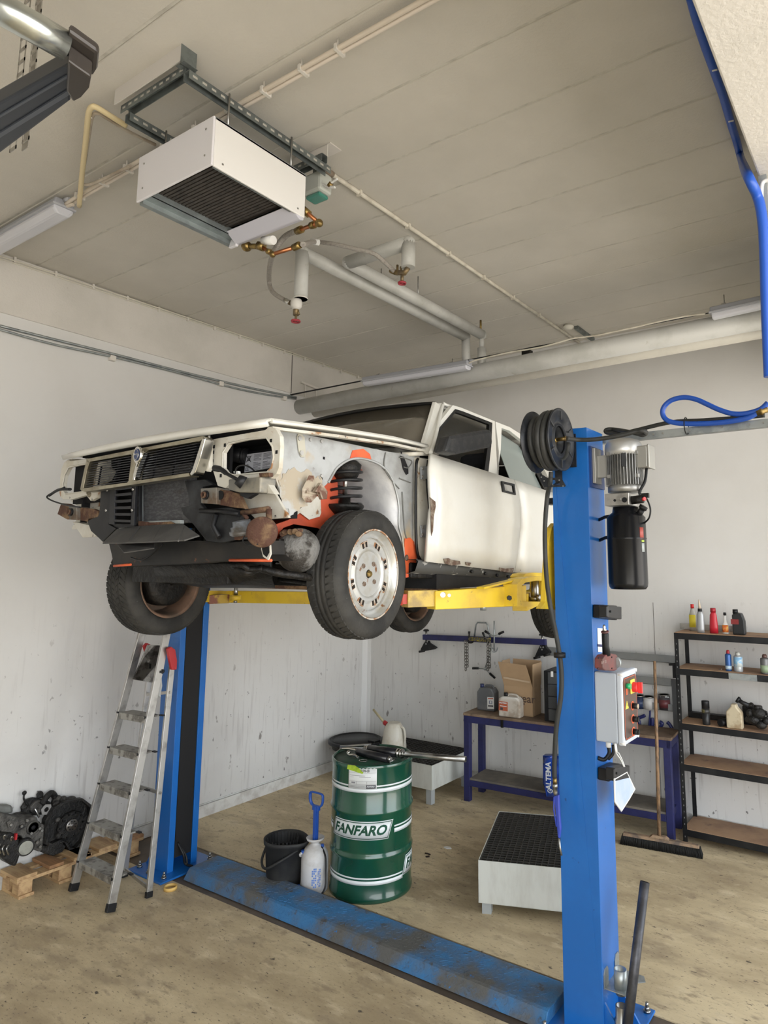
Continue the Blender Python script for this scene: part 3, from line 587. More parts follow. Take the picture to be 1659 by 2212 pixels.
# inner wall of the wheel bay: orange tower
tw = FX(z2, [(700, 735), (830, 650), (900, 560), (960, 470), (1060, 350), (1180, 345), (1250, 400), (1170, 420), (1100, 420), (1010, 480), (1020, 720), (1000, 740), (880, 800), (720, 775), (650, 800), (570, 925), (520, 905), (565, 790), (690, 745)], -2.27)
ot = M('orange_tower', (.45, .065, .022), .55, col2=(.30, .045, .016), scale=7)
MB().prism(tw, (-.012, 0, 0)).build('chassis_rail', ot, car)
tw2 = FX(z2, [(980, 470), (1060, 345), (1250, 345), (1420, 520), (1430, 900), (1300, 1100), (880, 800)], -2.52)
bw = MB().prism(tw2, (-.012, 0, 0)); both(bw, 'strut_tower', ot)
cr_ = FX(z2, [(690, 728), (800, 640), (860, 585), (895, 600), (900, 700), (890, 725), (820, 745), (760, 700), (730, 720)], -2.262)
MB().prism(cr_, (.003, 0, 0)).build('old_paint_patch', worn_white, car)
pr = FX(z2, [(1090, 345), (1110, 285), (1180, 275), (1225, 310), (1235, 350), (1150, 336)], XA+.001); MB().prism(pr, (.002, 0, 0)).build('primer_patch', orange, wing)
pr = FX(z2, [(1455, 870), (1490, 865), (1525, 900), (1535, 960), (1525, 1060), (1490, 1125), (1460, 1130), (1450, 960)], XA+.001); p2 = MB().prism(pr, (.004, 0, 0)).build('primer_patch', orange, wing)
c = ax(*z2(1470, 998), XA+.006); MB().lathe([(0, .004), (.008, .004), (.016, 0)][::-1], c, (1, 0, 0), 16).build('plug', rusty, p2)
be = FX(z2, [(625, 470), (700, 410), (830, 420), (870, 470), (900, 460), (900, 560), (860, 590), (800, 640), (690, 728), (650, 620)], XA+.001)
be2 = []
for i in range(len(be)):
    for k in range(7): p = be[i].lerp(be[(i+1) % len(be)], k/7); be2.append(p+V((0, random.uniform(-.012, .012), random.uniform(-.012, .012))))
MB().prism(be2, (.001, 0, 0)).build('dirt_patch', M('wing_dirt', (.36, .31, .235), .6, col2=(.40, .405, .40), scale=7, lo=.47, hi=.56, spots=[((.16, .10, .06), 12, .62, .7)]), wing)
# strengthening plate, bolts, torn bracket
so = FX(z2, [(738, 200), (745, 175), (765, 172), (788, 200), (795, 310), (785, 332), (765, 330), (748, 290)], XA+.001); pl = MB().prism(so, (.006, 0, 0)).build('reinforcement_plate', M('beige_metal', (.42, .40, .33), .5), wing, bevel=.002)
for q in ((760, 205), (772, 302)): c = ax(*z2(*q), XA+.007); MB().cyl(c, c+V((.004, 0, 0)), .011, n=16).build('bolt', alu, pl)
for q in ((828, 215), (903, 225), (903, 455)): c = ax(*z2(*q), XA); MB().cyl(c, c+V((.006, 0, 0)), .008, n=6).build('bolt', alu, wing)
b = MB()
for q in ((905, 470, 2), (920, 337, 1), (1435, 300, 1)): c = ax(*z2(q[0], q[1]), XA); b.box(c-V((.001, .006, .006)), c+V((.001, .006, .006)))
b.build('mounting_slot', dk, wing)
b = MB().prism(FX(z2, [(775, 540), (820, 450), (830, 540), (840, 590), (800, 632), (775, 600)], -2.09), (.012, .02, 0)).prism(FX(z2, [(840, 560), (880, 500), (925, 560), (920, 610), (890, 612), (870, 565)], -2.07), (.02, 0, .0)).tube(FX(z2, [(800, 560), (870, 575)], -2.08), .008, 6); b.build('torn_bracket', M('torn_metal', (.34, .29, .22), .6, col2=(.11, .05, .03), scale=18, lo=.42, hi=.55), car, bevel=.002)
# folded edges of the cowl side
b = MB()
for pts in ([(1330, 300), (1320, 380), (1345, 450), (1420, 540)], [(1420, 330), (1470, 340), (1505, 360), (1480, 400), (1450, 395)], [(1495, 500), (1420, 470)], [(1440, 560), (1455, 800), (1470, 870)]):
    b.tube(sm(FX(z2, pts, XA+.004), 5), .003, 6)
b.build('wing_crease', M('crease_dark', (.13, .13, .12), .7), wing)
MB().prism(FX(z2, [(1425, 320), (1450, 330), (1478, 400), (1480, 440), (1465, 448), (1445, 410)], XA+.002), (.002, 0, 0)).build('drain_hole', dk, wing)
# hinge pillar with two hinges
hpil = MB().prism(FX(z2, [(1540, 330), (1625, 345), (1625, 560), (1640, 800), (1610, 1010), (1570, 1020), (1535, 900)], -2.10), (-.03, 0, 0)).build('hinge_pillar', worn_white, car, bevel=.004)
MB().tube(sm(FX(z2, [(1545, 340), (1532, 420), (1533, 900), (1562, 1015), (1590, 1040)], -2.095), 4), .008, 6).build('pillar_seal', trimk, car)
MB().tube(sm(FX(z2, [(1612, 350), (1605, 500), (1622, 700), (1612, 900), (1605, 990)], -2.08), 4), .007, 6).build('pillar_seal', trimk, car)
for (ya, yb_) in ((390, 478), (780, 862)):
    b = MB().prism(FX(z2, [(1558, ya+4), (1606, ya), (1610, yb_-4), (1560, yb_)], -2.085), (.008, 0, 0)); hg = b.build('door_hinge', M('hinge_grey', (.36, .38, .40), .45, .3), car, bevel=.002)
    for q in ((1576, ya+16), (1574, yb_-18)): c = ax(*z2(*q), -2.077); MB().cyl(c, c+V((.006, 0, 0)), .010, n=6).build('bolt', alu, hg)
# ---- strut and spring
sc_ = ax(*z2(1062, 520), -2.25); SX, SY = sc_.x, sc_.y
zt = ax(*z2(1085, 372), -2.25).z; zb = ax(*z2(1060, 668), -2.25).z
def strut(sx_, hubz):
    b = MB().cyl((sx_, SY, hubz), (sx_, SY, zb+.06), .027, n=20).lathe([(.03, -.03), (.05, -.03), (.088, 0), (.095, .012), (.092, .02), (.06, .012), (.03, .012)], (sx_, SY, zb-.005), (0, 0, 1), 32); s_ = b.build('strut', greasy_black, car)
    MB().cyl((sx_, SY, zb+.05), (sx_, SY, zt), .012, n=14).build('piston_rod', steel, s_)
    MB().lathe([(0, 0), (.045, 0), (.06, .015), (.072, .04), (.078, .075), (.05, .10), (0, .11)], (sx_, SY, zt-.085), (0, 0, 1), 28).build('strut_mount', greasy_black, s_)
    H = zt-.03-(zb+.01); turns = 4.6; pts = []
    for i in range(int(turns*22)+1): t = i/22; r = .080; pts.append((sx_+r*math.cos(2*PI*t), SY+r*math.sin(2*PI*t), zb+.015+H*t/turns))
    MB().tube(pts, .0075, 8).build('coil_spring', M('spring_black', (.016, .016, .017), .4), s_)
strut(SX, 2.22); strut(2*XC-SX, 2.22)
# ---- wheels
HY, HZ = ax(803.5, 1240, -2.05).y, ax(797, 1240, -2.05).z
RO = (ax(797, 1108, -2.1).z-ax(797, 1382, -2.1).z)/2
RR_ = (ax(800, 1143, -2.05).z-ax(797, 1341, -2.05).z)/2
tyre_m = M('tyre_rubber', (.022, .0215, .020), .7, col2=(.042, .040, .036), scale=6, bump=.1, bscale=80, spots=[((.25, .24, .22), 55, .74, .77)])
rim_m = M('rim_silver', (.50, .50, .48), .38, .55, col2=(.42, .39, .32), scale=9, lo=.5, hi=.68, spots=[((.24, .11, .045), 14, .62, .67)])
rimrust = M('rim_edge_rust', (.30, .15, .07), .7, col2=(.5, .46, .40), scale=22, lo=.45, hi=.55)
def wheel(cx, cy, cz, sgn, R=RO, r=RR_, wd=.165, rimm=rim_m, tread=0, name='wheel'):
    # sgn +1: outer face towards +x ; cx is the outer sidewall plane
    A = (sgn, 0, 0); o = (cx, cy, cz)
    prof = [(r*.80, -.012), (r*.87, -.036), (r*.91, -.022), (r*.955, .0), (r, .004), (r*1.0, -.004), (r*.97, -.012), (r*.90, -.03), (r*.88, -.09), (r*.93, -wd+.02), (r*.98, -wd+.006), (r*.98, -wd+.0), (r*.90, -wd+.01), (r*.86, -.10), (r*.80, -.035)]
    b = MB().lathe(prof, o, A, 48, closed=True)
    dish = [(r*.84, -.030), (r*.78, -.040), (r*.72, -.038), (r*.60, -.022), (r*.52, -.023), (r*.47, -.040), (r*.42, -.052), (r*.34, -.052), (r*.30, -.044), (r*.18, -.044), (r*.17, -.05), (0, -.05)]
    b.lathe(dish, o, A, 48); b.lathe([(q[0], q[1]-.005) for q in dish], o, A, 48)
    wh = b.build(name, rimm, car)
    # tyre
    tp = [(r*.985, .002), (r*1.04, .010), (r+(R-r)*.35, .016), (r+(R-r)*.6, .014), (r+(R-r)*.85, .0), (R*.985, -.012), (R*.998, -.024)]
    tp += [(R, -.03), (R, -.052), (R-.008, -.054), (R-.008, -.059), (R, -.061), (R+.002, -.080), (R-.008, -.082), (R-.008, -.087), (R+.002, -.089), (R, -.108), (R-.008, -.110), (R-.008, -.115), (R, -.117), (R, -wd+.028)]
    tp += [(R*.985, -wd+.012), (r+(R-r)*.85, -wd), (r+(R-r)*.5, -wd-.014), (r*1.04, -wd-.008), (r*.985, -wd)]
    tb = MB().lathe(tp+[(r*.93, -wd+.02), (r*.93, -.02)], o, A, 64, closed=True); tb.sm = [True]*len(tb.sm)
    # shoulder blocks: cross cuts drawn as raised lugs
    lug = MB(); nb = 58
    for i in range(nb):
        t = 2*PI*i/nb; 
        for (xa, xb_, sk_) in ((-.010, -.050, .05), (-wd+.012, -wd+.05, -.05)) if tread == 0 else ((-.008, -.05, .09), (-.062, -.079, .05), (-.09, -.107, -.05), (-wd+.010, -wd+.048, -.09)):
            rr0 = R-.002; rr1 = R+.0045; pts = []
            for rr_ in (rr0, rr1):
                for (xx, tt) in ((xa, t), (xb_, t+sk_), (xb_, t+sk_+2*PI/nb*.72), (xa, t+2*PI/nb*.72)):
                    k = rr_ if abs(xx) > .02 and abs(xx) < wd-.02 else rr_-.006
                    pts.append((cx+sgn*xx, cy+k*math.cos(tt), cz+k*math.sin(tt)))
            lug.hexa(pts)
    tb.merge(lug).build('tyre', tyre_m, wh)
    # inner side: brake drum
    MB().lathe([(0, -.16), (r*.45, -.16), (r*.62, -.15), (r*.66, -.135), (r*.66, -.06), (0, -.05)], o, A, 28).build('brake_drum', greasy_black, wh)
    MB().lathe([(r*.955, .003), (r*.985, .006), (r*1.0, .004), (r*.985, .001)], o, A, 48, closed=True).build('rim_edge', rimrust, wh)
    return wh
w1 = wheel(-2.045, HY, HZ, 1)
# near front wheel details
o = V((-2.045, HY, HZ)); r = RR_
hub = MB().lathe([(0, .012), (.008, .012), (.010, .016), (.020, .014), (.026, .004), (.033, .002), (.038, -.004), (.038, -.03)][::-1], o+V((-.044, 0, 0)), (1, 0, 0), 24).build('hub_centre', greasy_black, w1)
MB().lathe([(0, .022), (.010, .022), (.017, .014), (.017, .0)][::-1], o+V((-.036, 0, 0)), (1, 0, 0), 6, smooth=False).build('hub_nut', brass, w1)
for k in range(4):
    t = PI/4+k*PI/2+.1; c = o+V((-.044, .058*math.cos(t), .058*math.sin(t))); MB().cyl(c, c+V((.020, 0, 0)), .0125, .011, n=6, smooth=False).build('wheel_bolt', rusty, w1)
hs = M('slot_dark', (.02, .015, .012), .9)
for k in range(8):
    t = PI/2+.32+k*PI/4; b = MB(); rb2 = MB()
    for d in (-.095, .095):
        u = V((0, math.cos(t+d), math.sin(t+d))); v = V((0, -math.sin(t+d), math.cos(t+d))); c = o+V((-.0245, 0, 0))+u*(r*.66)
        q = [c-u*.013-v*.007, c+u*.013-v*.007, c+u*.013+v*.008, c-u*.013+v*.008]
        b.prism([p+V((-.012, 0, 0)) for p in q], (.0135+.0, 0, 0))
        q = [c-u*.018-v*.010, c+u*.017-v*.012, c+u*.016+v*.011, c-u*.019+v*.010]; rb2.prism([p+V((-.014, 0, 0)) for p in q], (.0148, 0, 0))
    rb2.build('slot_rust', rimrust, w1); b.build('vent_slot', hs, w1)
for k in range(4): 
    t = k*PI/2+.1; c = o+V((-.0445, .055*math.cos(t), .055*math.sin(t))); MB().cyl(c, c+V((.0015, 0, 0)), .005, n=10).build('pin_hole', hs, w1)
w2 = wheel(-3.60, HY-.10, HZ-.05, -1, rimm=M('inner_rim', (.10, .07, .05), .7, .3, col2=(.20, .12, .08), scale=8), tread=1)
w1.rotation_euler.z = w2.rotation_euler.z = math.radians(6)
wheel(-2.05, 4.62, 2.02, 1, tread=1)
wheel(-3.55, 4.60, 1.99, -1, rimm=M('inner_rim', (.1, .07, .05)), tread=0)
# ---- underbody
sump = MB()
A_ = lambda px, py, y: ay(*z1(px, py), y)
b = MB().grid([[A_(x, y_, yy) for x, y_ in pts] for yy, pts in ((1.98, [(700, 1030), (860, 1020), (1010, 1010), (1180, 1010), (1400, 1000)]), (2.05, [(720, 1110), (860, 1120), (1010, 1130), (1200, 1120), (1400, 1080)]), (2.3, [(760, 1125), (860, 1130), (1010, 1150), (1200, 1150), (1420, 1150)]), (2.45, [(780, 1040), (880, 1020), (1010, 1010), (1180, 1010), (1420, 1000)]))])
b.build('engine_sump', greasy_black, car, solid=.02)
MB().hexa([(-3.45, 2.0, 2.30), (-2.2, 2.0, 2.30), (-2.2, 2.9, 2.22), (-3.45, 2.9, 2.22), (-3.45, 2.0, 2.36), (-2.2, 2.0, 2.36), (-2.2, 2.9, 2.30), (-3.45, 2.9, 2.30)]).hexa([(-3.5, 2.8, 2.18), (-2.1, 2.8, 2.18), (-2.1, 5.0, 2.12), (-3.5, 5.0, 2.12), (-3.5, 2.8, 2.26), (-2.1, 2.8, 2.26), (-2.1, 5.0, 2.19), (-3.5, 5.0, 2.19)]).build('underbody', greasy_black, car, bevel=.01)
b = MB().tube(sm([A_(1340, 1045, 1.95), A_(1450, 1075, 2.0), A_(1600, 1095, 2.1), (-2.2, HY, HZ-.05)], 4), .016, 10); b.build('lower_arm', greasy_black, car); MB().bar((-3.48, HY, HZ-.06), (-3.1, HY+.05, 2.2), .06, .03).build('lower_arm', greasy_black, car)
b = MB().tube(sm([A_(1170, 1030, 1.9), A_(1230, 1025, 1.9), A_(1270, 1050, 1.92), A_(1350, 1045, 1.95)], 4), .014, 8).tube(sm([A_(1190, 1045, 1.9), A_(1260, 1070, 1.92), A_(1340, 1040, 1.97)], 4), .014, 8); b.build('exhaust_downpipe', greasy_black, car)
b = MB().cyl((-2.55, HY+.02, HZ-.0), (-2.14, HY, HZ), .02, n=14).cyl((-2.35, HY, HZ), (-2.24, HY, HZ), .04, n=14); both(b, 'driveshaft', greasy_black)
b = MB().hexa([(-3.3, 2.02, 2.16), (-2.55, 2.02, 2.16), (-2.5, 2.5, 2.14), (-3.35, 2.5, 2.14), (-3.3, 2.02, 2.25), (-2.55, 2.02, 2.25), (-2.5, 2.5, 2.25), (-3.35, 2.5, 2.25)]).tube(sm([(-3.45, 2.35, 2.14), (-3.2, 2.3, 2.18), (-2.6, 2.3, 2.18), (-2.3, 2.3, 2.16)], 6), .012, 8); b.build('subframe', greasy_black, car, bevel=.008)
b = MB().tube([(-3.45, 2.8, 2.13), (-2.9, 3.4, 2.10), (-2.85, 4.9, 2.02)], .025, 10).box((-3.05, 3.6, 2.0), (-2.7, 4.2, 2.12)); b.build('exhaust', rust, car, bevel=.02)
MB().box((-3.5, 4.52, 1.98), (-2.12, 4.62, 2.05)).build('rear_axle', greasy_black, car, bevel=.01)
z6 = Z(560, 1110, 11.85)
c = ay(*z6(1010, 930), 2.10)
cast = M('gearbox_casting', (.19, .185, .175), .7, .3, col2=(.035, .03, .025), scale=7, lo=.50, hi=.58, bump=.5, bscale=70)
gb = MB().lathe([(0, .055), (.04, .052), (.075, .035), (.092, .01), (.097, -.02), (.085, -.06), (.085, -.14), (0, -.14)][::-1], c, (.75, -.65, 0), 30)
gb.tube([c+V((-.05, .02, .05)), c+V((-.09, .02, .06)), c+V((-.12, .03, .03))], .035, 12); gbo = gb.build('gearbox', cast, car)
b = MB(); 
for px, py in ((700, 480), (830, 470), (950, 460), (1040, 520), (640, 520)): p = ay(*z6(px, py), 2.06); b.cyl(p, p+V((.02, -.03, 0)), .013, n=8)
b.bar(ay(*z6(620, 500), 2.08), ay(*z6(1060, 470), 2.08), .03, .03); b.build('gearbox_mount', rust, gbo, bevel=.002)
# side vents behind the rear door
b = MB()
for k in range(4): p = ax(1176, 1077+4.5*k, -2.035); b.box(p+V((-.01, 0, -.003)), p+V((.012, .16, .003)))
b.build('side_vent', black_plastic, car)
# ================================================================ TWO-POST LIFT
z5 = Z(1120, 860, 5.53); z7 = Z(1160, 1280, 3.325); zp = Z(1180, 900, 1.6864)
PX0, PX1, PY0, PY1, PH = -1.567, -1.362, 3.37, 3.60, 2.98
def post(x_open, x_back, y0, y1, name, label):
    s = 1 if x_back > x_open else -1; t = .012; lip = .05
    r = T(name, label, 'lift post', ((x_open+x_back)/2, (y0+y1)/2, 0))
    xo, xi = x_open, x_open+s*t
    b = MB()
    prof = [(x_open, y0), (x_back, y0), (x_back, y1), (x_open, y1), (x_open, y1-lip), (xi, y1-lip), (xi, y1-t), (x_back-s*t, y1-t), (x_back-s*t, y0+t), (xi, y0+t), (xi, y0+lip), (x_open, y0+lip)]
    b.prism([(p[0], p[1], .012) for p in prof], (0, 0, PH-.012)); b.box((min(x_open, x_back), y0, PH-.006), (max(x_open, x_back), y1, PH)); b.build('column', blue_paint, r, bevel=.006)
    return r
npost = post(PX0, PX1, PY0, PY1, 'lift_post', 'near blue lift post carrying the motor and control box, nearest the camera')
b = MB().box((PX0-.10, PY0-.13, 0), (PX1+.13, PY1+.14, .012)); b.build('base_plate', blue_paint, npost, bevel=.004)
b = MB().prism([(PX1, PY0+.02, .012), (PX1+.11, PY0+.02, .012), (PX1, PY0+.02, .17)], (0, .012, 0)); b.build('gusset', blue_paint, npost)
b = MB().prism([(PX1, PY1-.03, .012), (PX1+.11, PY1-.03, .012), (PX1, PY1-.03, .17)], (0, .012, 0)); b.build('gusset', blue_paint, npost)
def anchor(p, par):
    p = V(p); MB().cyl(p, p+V((0, 0, .012)), .018, n=12).cyl(p+V((0, 0, .012)), p+V((0, 0, .026)), .013, n=6).cyl(p+V((0, 0, .026)), p+V((0, 0, .045)), .008, n=10).build('anchor_bolt', steel, par)
for q in ((PX1+.10, PY1+.10), (PX1+.10, PY0-.09), (PX0-.06, PY0-.09), (PX0-.06, PY1+.1)): anchor((q[0], q[1], .012), npost)
# far post (open side towards the near one), belt cover in the opening
FX0 = -4.655; FY0, FY1 = 3.275, 3.525
fpost = post(FX0, -4.86, FY0, FY1, 'lift_post', 'far blue lift post with black cover strip, behind the stepladder')
MB().box((FX0-.02, FY0+.055, .10), (FX0-.004, FY1-.055, PH-.05)).build('cover_strip', M('black_belt', (.012, .012, .013), .6), fpost)
b = MB().box((-4.97, FY0-.12, 0), (FX0+.10, FY1+.12, .014)); b.build('base_plate', blue_paint, fpost, bevel=.004)
MB().prism([(-4.86, FY0+.02, .014), (-4.95, FY0+.02, .014), (-4.86, FY0+.02, .15)], (0, .012, 0)).build('gusset', blue_paint, fpost)
for q in ((FX0+.05, FY0-.06), (FX0-.12, FY0-.07), (-4.92, FY0-.05), (FX0+.05, FY1+.08)): anchor((q[0], q[1], .014), fpost)
b = MB().tube(sm([(FX0-.01, FY0+.08, .2), (FX0+.04, FY0+.10, .12), (FX0+.04, FY0+.12, .05), (FX0+.1, FY0+.14, .04)], 5), .009, 8).tube(sm([(FX0-.01, FY0+.11, .16), (FX0+.03, FY0+.13, .1), (FX0+.05, FY0+.13, .045)], 5), .007, 8); b.build('hydraulic_hose', black_plastic, fpost)
# floor cover between the posts
cvm = M('cover_paint', (.035, .16, .36), .6, col2=(.10, .10, .095), scale=3.2, lo=.42, hi=.62, spots=[((.06, .055, .05), 14, .6, .7), ((.02, .16, .45), 20, .66, .7)], bump=.35, bscale=45)
prof = [(3.30, .0), (3.345, .062), (3.36, .068), (3.59, .068), (3.605, .062), (3.65, 0)]
fc = MB().prism([(-4.50, y, z) for y, z in prof], (-1.64+4.50, 0, 0)).build('floor_cover', cvm, bevel=.004, label='worn blue ramp-edged steel cover across the floor between the lift posts', category='floor cover')
b = MB()
for i in range(420):
    x = random.uniform(-4.45, -1.7); y = random.uniform(3.37, 3.58); a = random.choice((.8, -.8)); u = V((math.cos(a), math.sin(a), 0))*.012; b.bar(V((x, y, .0685))-u, V((x, y, .0685))+u, .004, .002)
for i in range(220):
    x = random.uniform(-4.45, -1.7); t = random.uniform(.1, .95); y = 3.30+.045*t; zz = .062*t+.001; u = V((.010, 0, 0))+V((0, .0045, .0062))*random.choice((1, -1)); b.bar(V((x, y, zz))-u, V((x, y, zz))+u, .004, .002, up=(0, -.8, .6))
o = b.build('tread_pattern', cvm, fc); o['kind'] = 'stuff'
# ---- arms
AZ = 2.03
piv = ax(1160, 1275, -1.80)
PIV = V((-1.80, 3.46, AZ))
def P3(px, py, x): return ax(*z3(px, py), x)
# main tube drawn between its outline on the plane of the near side
tip = ax(*z3(640, 1250), -2.15); root = ax(*z3(1330, 1262), -1.86)
def armbox(p, q, w, h): return MB().bar(p, q, w, h)
A0 = ax(*z3(775, 1247), -2.10); A1 = ax(*z3(1335, 1262), -1.86)
A0.z = A1.z = (A0.z+A1.z)/2
bb = MB(); d = (A1-A0).normalized(); n = V((-d.y, d.x, 0))*.045
hh = .058
bb.hexa([A0-n-V((0, 0, hh)), A0+n-V((0, 0, hh)), A1+n-V((0, 0, hh)), A1-n-V((0, 0, hh)), A0-n+V((0, 0, hh-.02))+d*.0, A0+n+V((0, 0, hh-.02)), A1+n+V((0, 0, hh)), A1-n+V((0, 0, hh))])
arm = bb.build('lift_arm', yellow_paint, npost, bevel=.004)
B0 = A0-d*.16; MB().bar(B0, A0+d*.02, .07, .085).build('arm_extension', M('dirty_yellow', (.55, .38, .08), .5, col2=(.30, .21, .08), scale=9, bump=.2), arm, bevel=.003)
C0 = B0-d*.05; MB().bar(C0, B0+d*.02, .05, .05).cyl(C0+V((0, 0, -.03)), C0+V((0, 0, .09)), .035, n=18).build('lifting_pad', M('red_paint', (.42, .05, .03), .5), arm)
for px, py, r in ((850, 1243, .014), (889, 1246, .009)): c = P3(px, py, (A0.x*.8+A1.x*.2)+.05); MB().cyl(c, c+V((.012, -.02, 0)), r, n=14).build('bolt', steel, arm)
c = P3(1257, 1262, -1.83); MB().cyl(c, c+V((.02, -.03, 0)), .014, n=6).build('bolt', greasy_black, arm)
MB().cyl(P3(1098, 1300, -1.95), P3(1098, 1340, -1.95), .018, n=14).build('stop_pin', galv, arm)
# pivot bracket: a rounded frame with the pin inside
bo = [P3(*p, -1.80) for p in ((1308, 1316), (1308, 1180), (1340, 1145), (1400, 1132), (1476, 1130), (1484, 1150), (1500, 1290), (1490, 1312), (1440, 1316))]
bi = [P3(*p, -1.80) for p in ((1338, 1285), (1338, 1185), (1360, 1168), (1430, 1156), (1466, 1158), (1478, 1270), (1470, 1286))]
MB().ring(bo, bi, (-.09, 0, 0)).build('pivot_bracket', yellow_paint, arm, bevel=.006)
pc = P3(1420, 1220, -1.85); MB().cyl((pc.x, pc.y, pc.z-.065), (pc.x, pc.y, pc.z+.07), .024, n=20).cyl((pc.x, pc.y, pc.z-.055), (pc.x, pc.y, pc.z-.035), .04, n=6).cyl((pc.x+.03, pc.y-.02, pc.z-.055), (pc.x+.03, pc.y-.02, pc.z-.02), .014, n=6).build('pivot_pin', steel, arm)
MB().cyl(P3(1492, 1312, -1.79), P3(1492, 1325, -1.79), .012, n=8).build('bolt', steel, arm)
arm2 = MB().bar((-1.90, 3.6, AZ-.0), (-2.16, 4.35, AZ+.0), .09, .10).build('lift_arm', yellow_paint, npost, bevel=.004)
MB().bar(P3(1080, 1202, -1.90), P3(1345, 1137, -1.86), .05, .010).build('brace', yellow_paint, arm2)
MB().prism([P3(*p, -1.86) for p in ((1345, 1132), (1360, 1114), (1400, 1106), (1475, 1108), (1480, 1130), (1476, 1140), (1350, 1142))], (-.09, 0, 0)).build('pivot_plate', yellow_paint, arm2, bevel=.003)
MB().cyl((-2.16, 4.36, AZ-.05), (-2.16, 4.36, AZ+.095), .045, n=18).build('lifting_pad', black_plastic, arm2)
MB().prism([P3(*p, -1.90) for p in ((1290, 1200), (1300, 1160), (1330, 1148), (1330, 1200))], (-.06, 0, 0)).build('gusset', yellow_paint, arm2)
carr = MB().prism([ax(*p, -1.60) for p in ((1168, 1315), (1178, 1300), (1182, 1230), (1186, 1170), (1192, 1140), (1200, 1130), (1215, 1130), (1215, 1318))], (-.03, 0, 0)).box((-1.60, 3.44, 1.9), (-1.585, 3.53, 2.5))
carr.build('carriage', yellow_paint, npost, bevel=.002)
# far arms
k0 = az(*z1(1030, 1215), 1.99); k1 = az(*z1(1190, 1215), 1.99)
arm3 = MB().bar(az(*z1(1010, 1230), 1.97), az(*z1(1130, 1225), 1.97), .10, .07).build('lift_arm', M('stained_yellow', (.45, .30, .04), .5, col2=(.22, .08, .05), scale=8, lo=.5, hi=.58), fpost, bevel=.003)
MB().bar(az(*z1(1070, 1195), 1.99), az(*z1(1180, 1200), 1.99), .06, .05).build('knuckle', rust, arm3, bevel=.003)
kk = az(*z1(1185, 1235), 1.96); MB().cyl(kk, kk+V((0, 0, .04)), .045, n=20).build('pad_seat', yellow_paint, arm3); MB().cyl(kk+V((0, 0, .03)), kk+V((0, 0, .12)), .017, n=14).cyl(kk+V((0, 0, -.02)), kk, .015, n=10).build('lifting_pad', steel, arm3)
e0 = az(*z1(1150, 1213), 1.97); e1 = az(860, 1293, 1.90)
arm4 = MB().bar(e0, (-3.55, 4.3, 1.975), .09, .10).build('lift_arm', yellow_paint, fpost, bevel=.004)
MB().bar(az(*z1(1010, 1150), 2.06), az(*z1(1170, 1140), 2.06), .03, .03).bar((FX0+.02, 3.4, 2.0), e0, .10, .09).build('gusset', yellow_paint, arm4)
MB().cyl((-3.55, 4.3, 1.95), (-3.55, 4.3, 2.08), .04, n=18).build('lifting_pad', black_plastic, arm4)
# ---- rubber stops on the near post
def padpost(pts, label):
    r = T('rubber_pad', label, 'rubber pad', ax(*z7(*pts[4]), PX1+.02))
    o = MB().prism([ax(*z7(*p), PX1+.002) for p in pts[:4]], (.06, 0, 0)); o.build('holder', black_plastic, r, bevel=.006)
    MB().prism([ax(*z7(*p), PX1+.062) for p in pts[4:8]], (.05, .0, 0)).build('pad', M('gloss_black', (.02, .02, .021), .3), r, bevel=.008)
    c = ax(*z7(*pts[8]), PX1+.114); MB().cyl(c, c+V((.004, 0, 0)), .006, n=12).build('bolt', black_plastic, r)
padpost([(400, 85), (500, 92), (500, 195), (400, 180), (440, 90), (545, 100), (545, 190), (440, 178), (528, 136)], 'upper black rubber arm pad stored on the near post, below the oil tank')
padpost([(435, 1255), (520, 1215), (520, 1310), (435, 1345), (490, 1250), (600, 1230), (600, 1320), (490, 1345), (572, 1298)], 'lower black rubber arm pad stored on the near post, below the control box')
st = MB().prism([ax(*z7(*p), PX1+.0015) for p in ((433, 255), (470, 258), (472, 430), (437, 425))], (.001, 0, 0)).build('sticker', white_plastic, npost)
MB().prism([ax(*z7(*p), PX1+.003) for p in ((436, 370), (471, 373), (471, 392), (436, 388))], (.0005, 0, 0)).build('sticker_band', navy_paint, st)
# ---- power unit
PUX, PUY = -1.205, 3.49
pu = T('power_unit', 'hydraulic power unit, aluminium motor above a black oil tank, bolted high on the near post', 'hydraulic unit', (PUX, PUY, 2.12))
def zz(px, py): return ax(px, py, PUX).z
def zy(py): return ay(1345, py, PUY).z
mt, mb_ = zy(948), zy(1064); RM = .092
mot_m = M('cast_aluminium', (.38, .38, .37), .42, .75, col2=(.29, .29, .28), scale=12)
b = MB().lathe([(0, 0), (.088, 0), (.088, .03), (.082, .035), (.082, mt-mb_-.09)], (PUX, PUY, mb_), n=32)
for k in range(40):
    t = 2*PI*k/40; u = V((math.cos(t), math.sin(t), 0)); c = V((PUX, PUY, 0)); b.bar(c+u*.088+V((0, 0, mb_+.035)), c+u*.088+V((0, 0, mt-.09)), .003, .022, up=u)
b.build('motor_body', mot_m, pu)
MB().lathe([(.097, 0), (.099, .03), (.095, .062), (.08, .082), (.05, .092), (0, .095)], (PUX, PUY, mt-.095), n=36).build('fan_cover', M('fan_cover', (.56, .56, .55), .4, .6), pu)
b = MB().box((PUX+.075, PUY-.045, mb_+.12), (PUX+.14, PUY+.045, mb_+.235)); tb_ = b.build('terminal_box', M('light_alu', (.36, .355, .33), .45, .5), pu, bevel=.006)
MB().box((PUX+.14, PUY-.05, mb_+.115), (PUX+.152, PUY+.05, mb_+.24)).build('box_lid', M('light_alu', (.36, .355, .33), .45, .5), tb_, bevel=.004)
tdir = V((CP.x-PUX, CP.y-PUY, 0)).normalized(); tu = V((-tdir.y, tdir.x, 0))
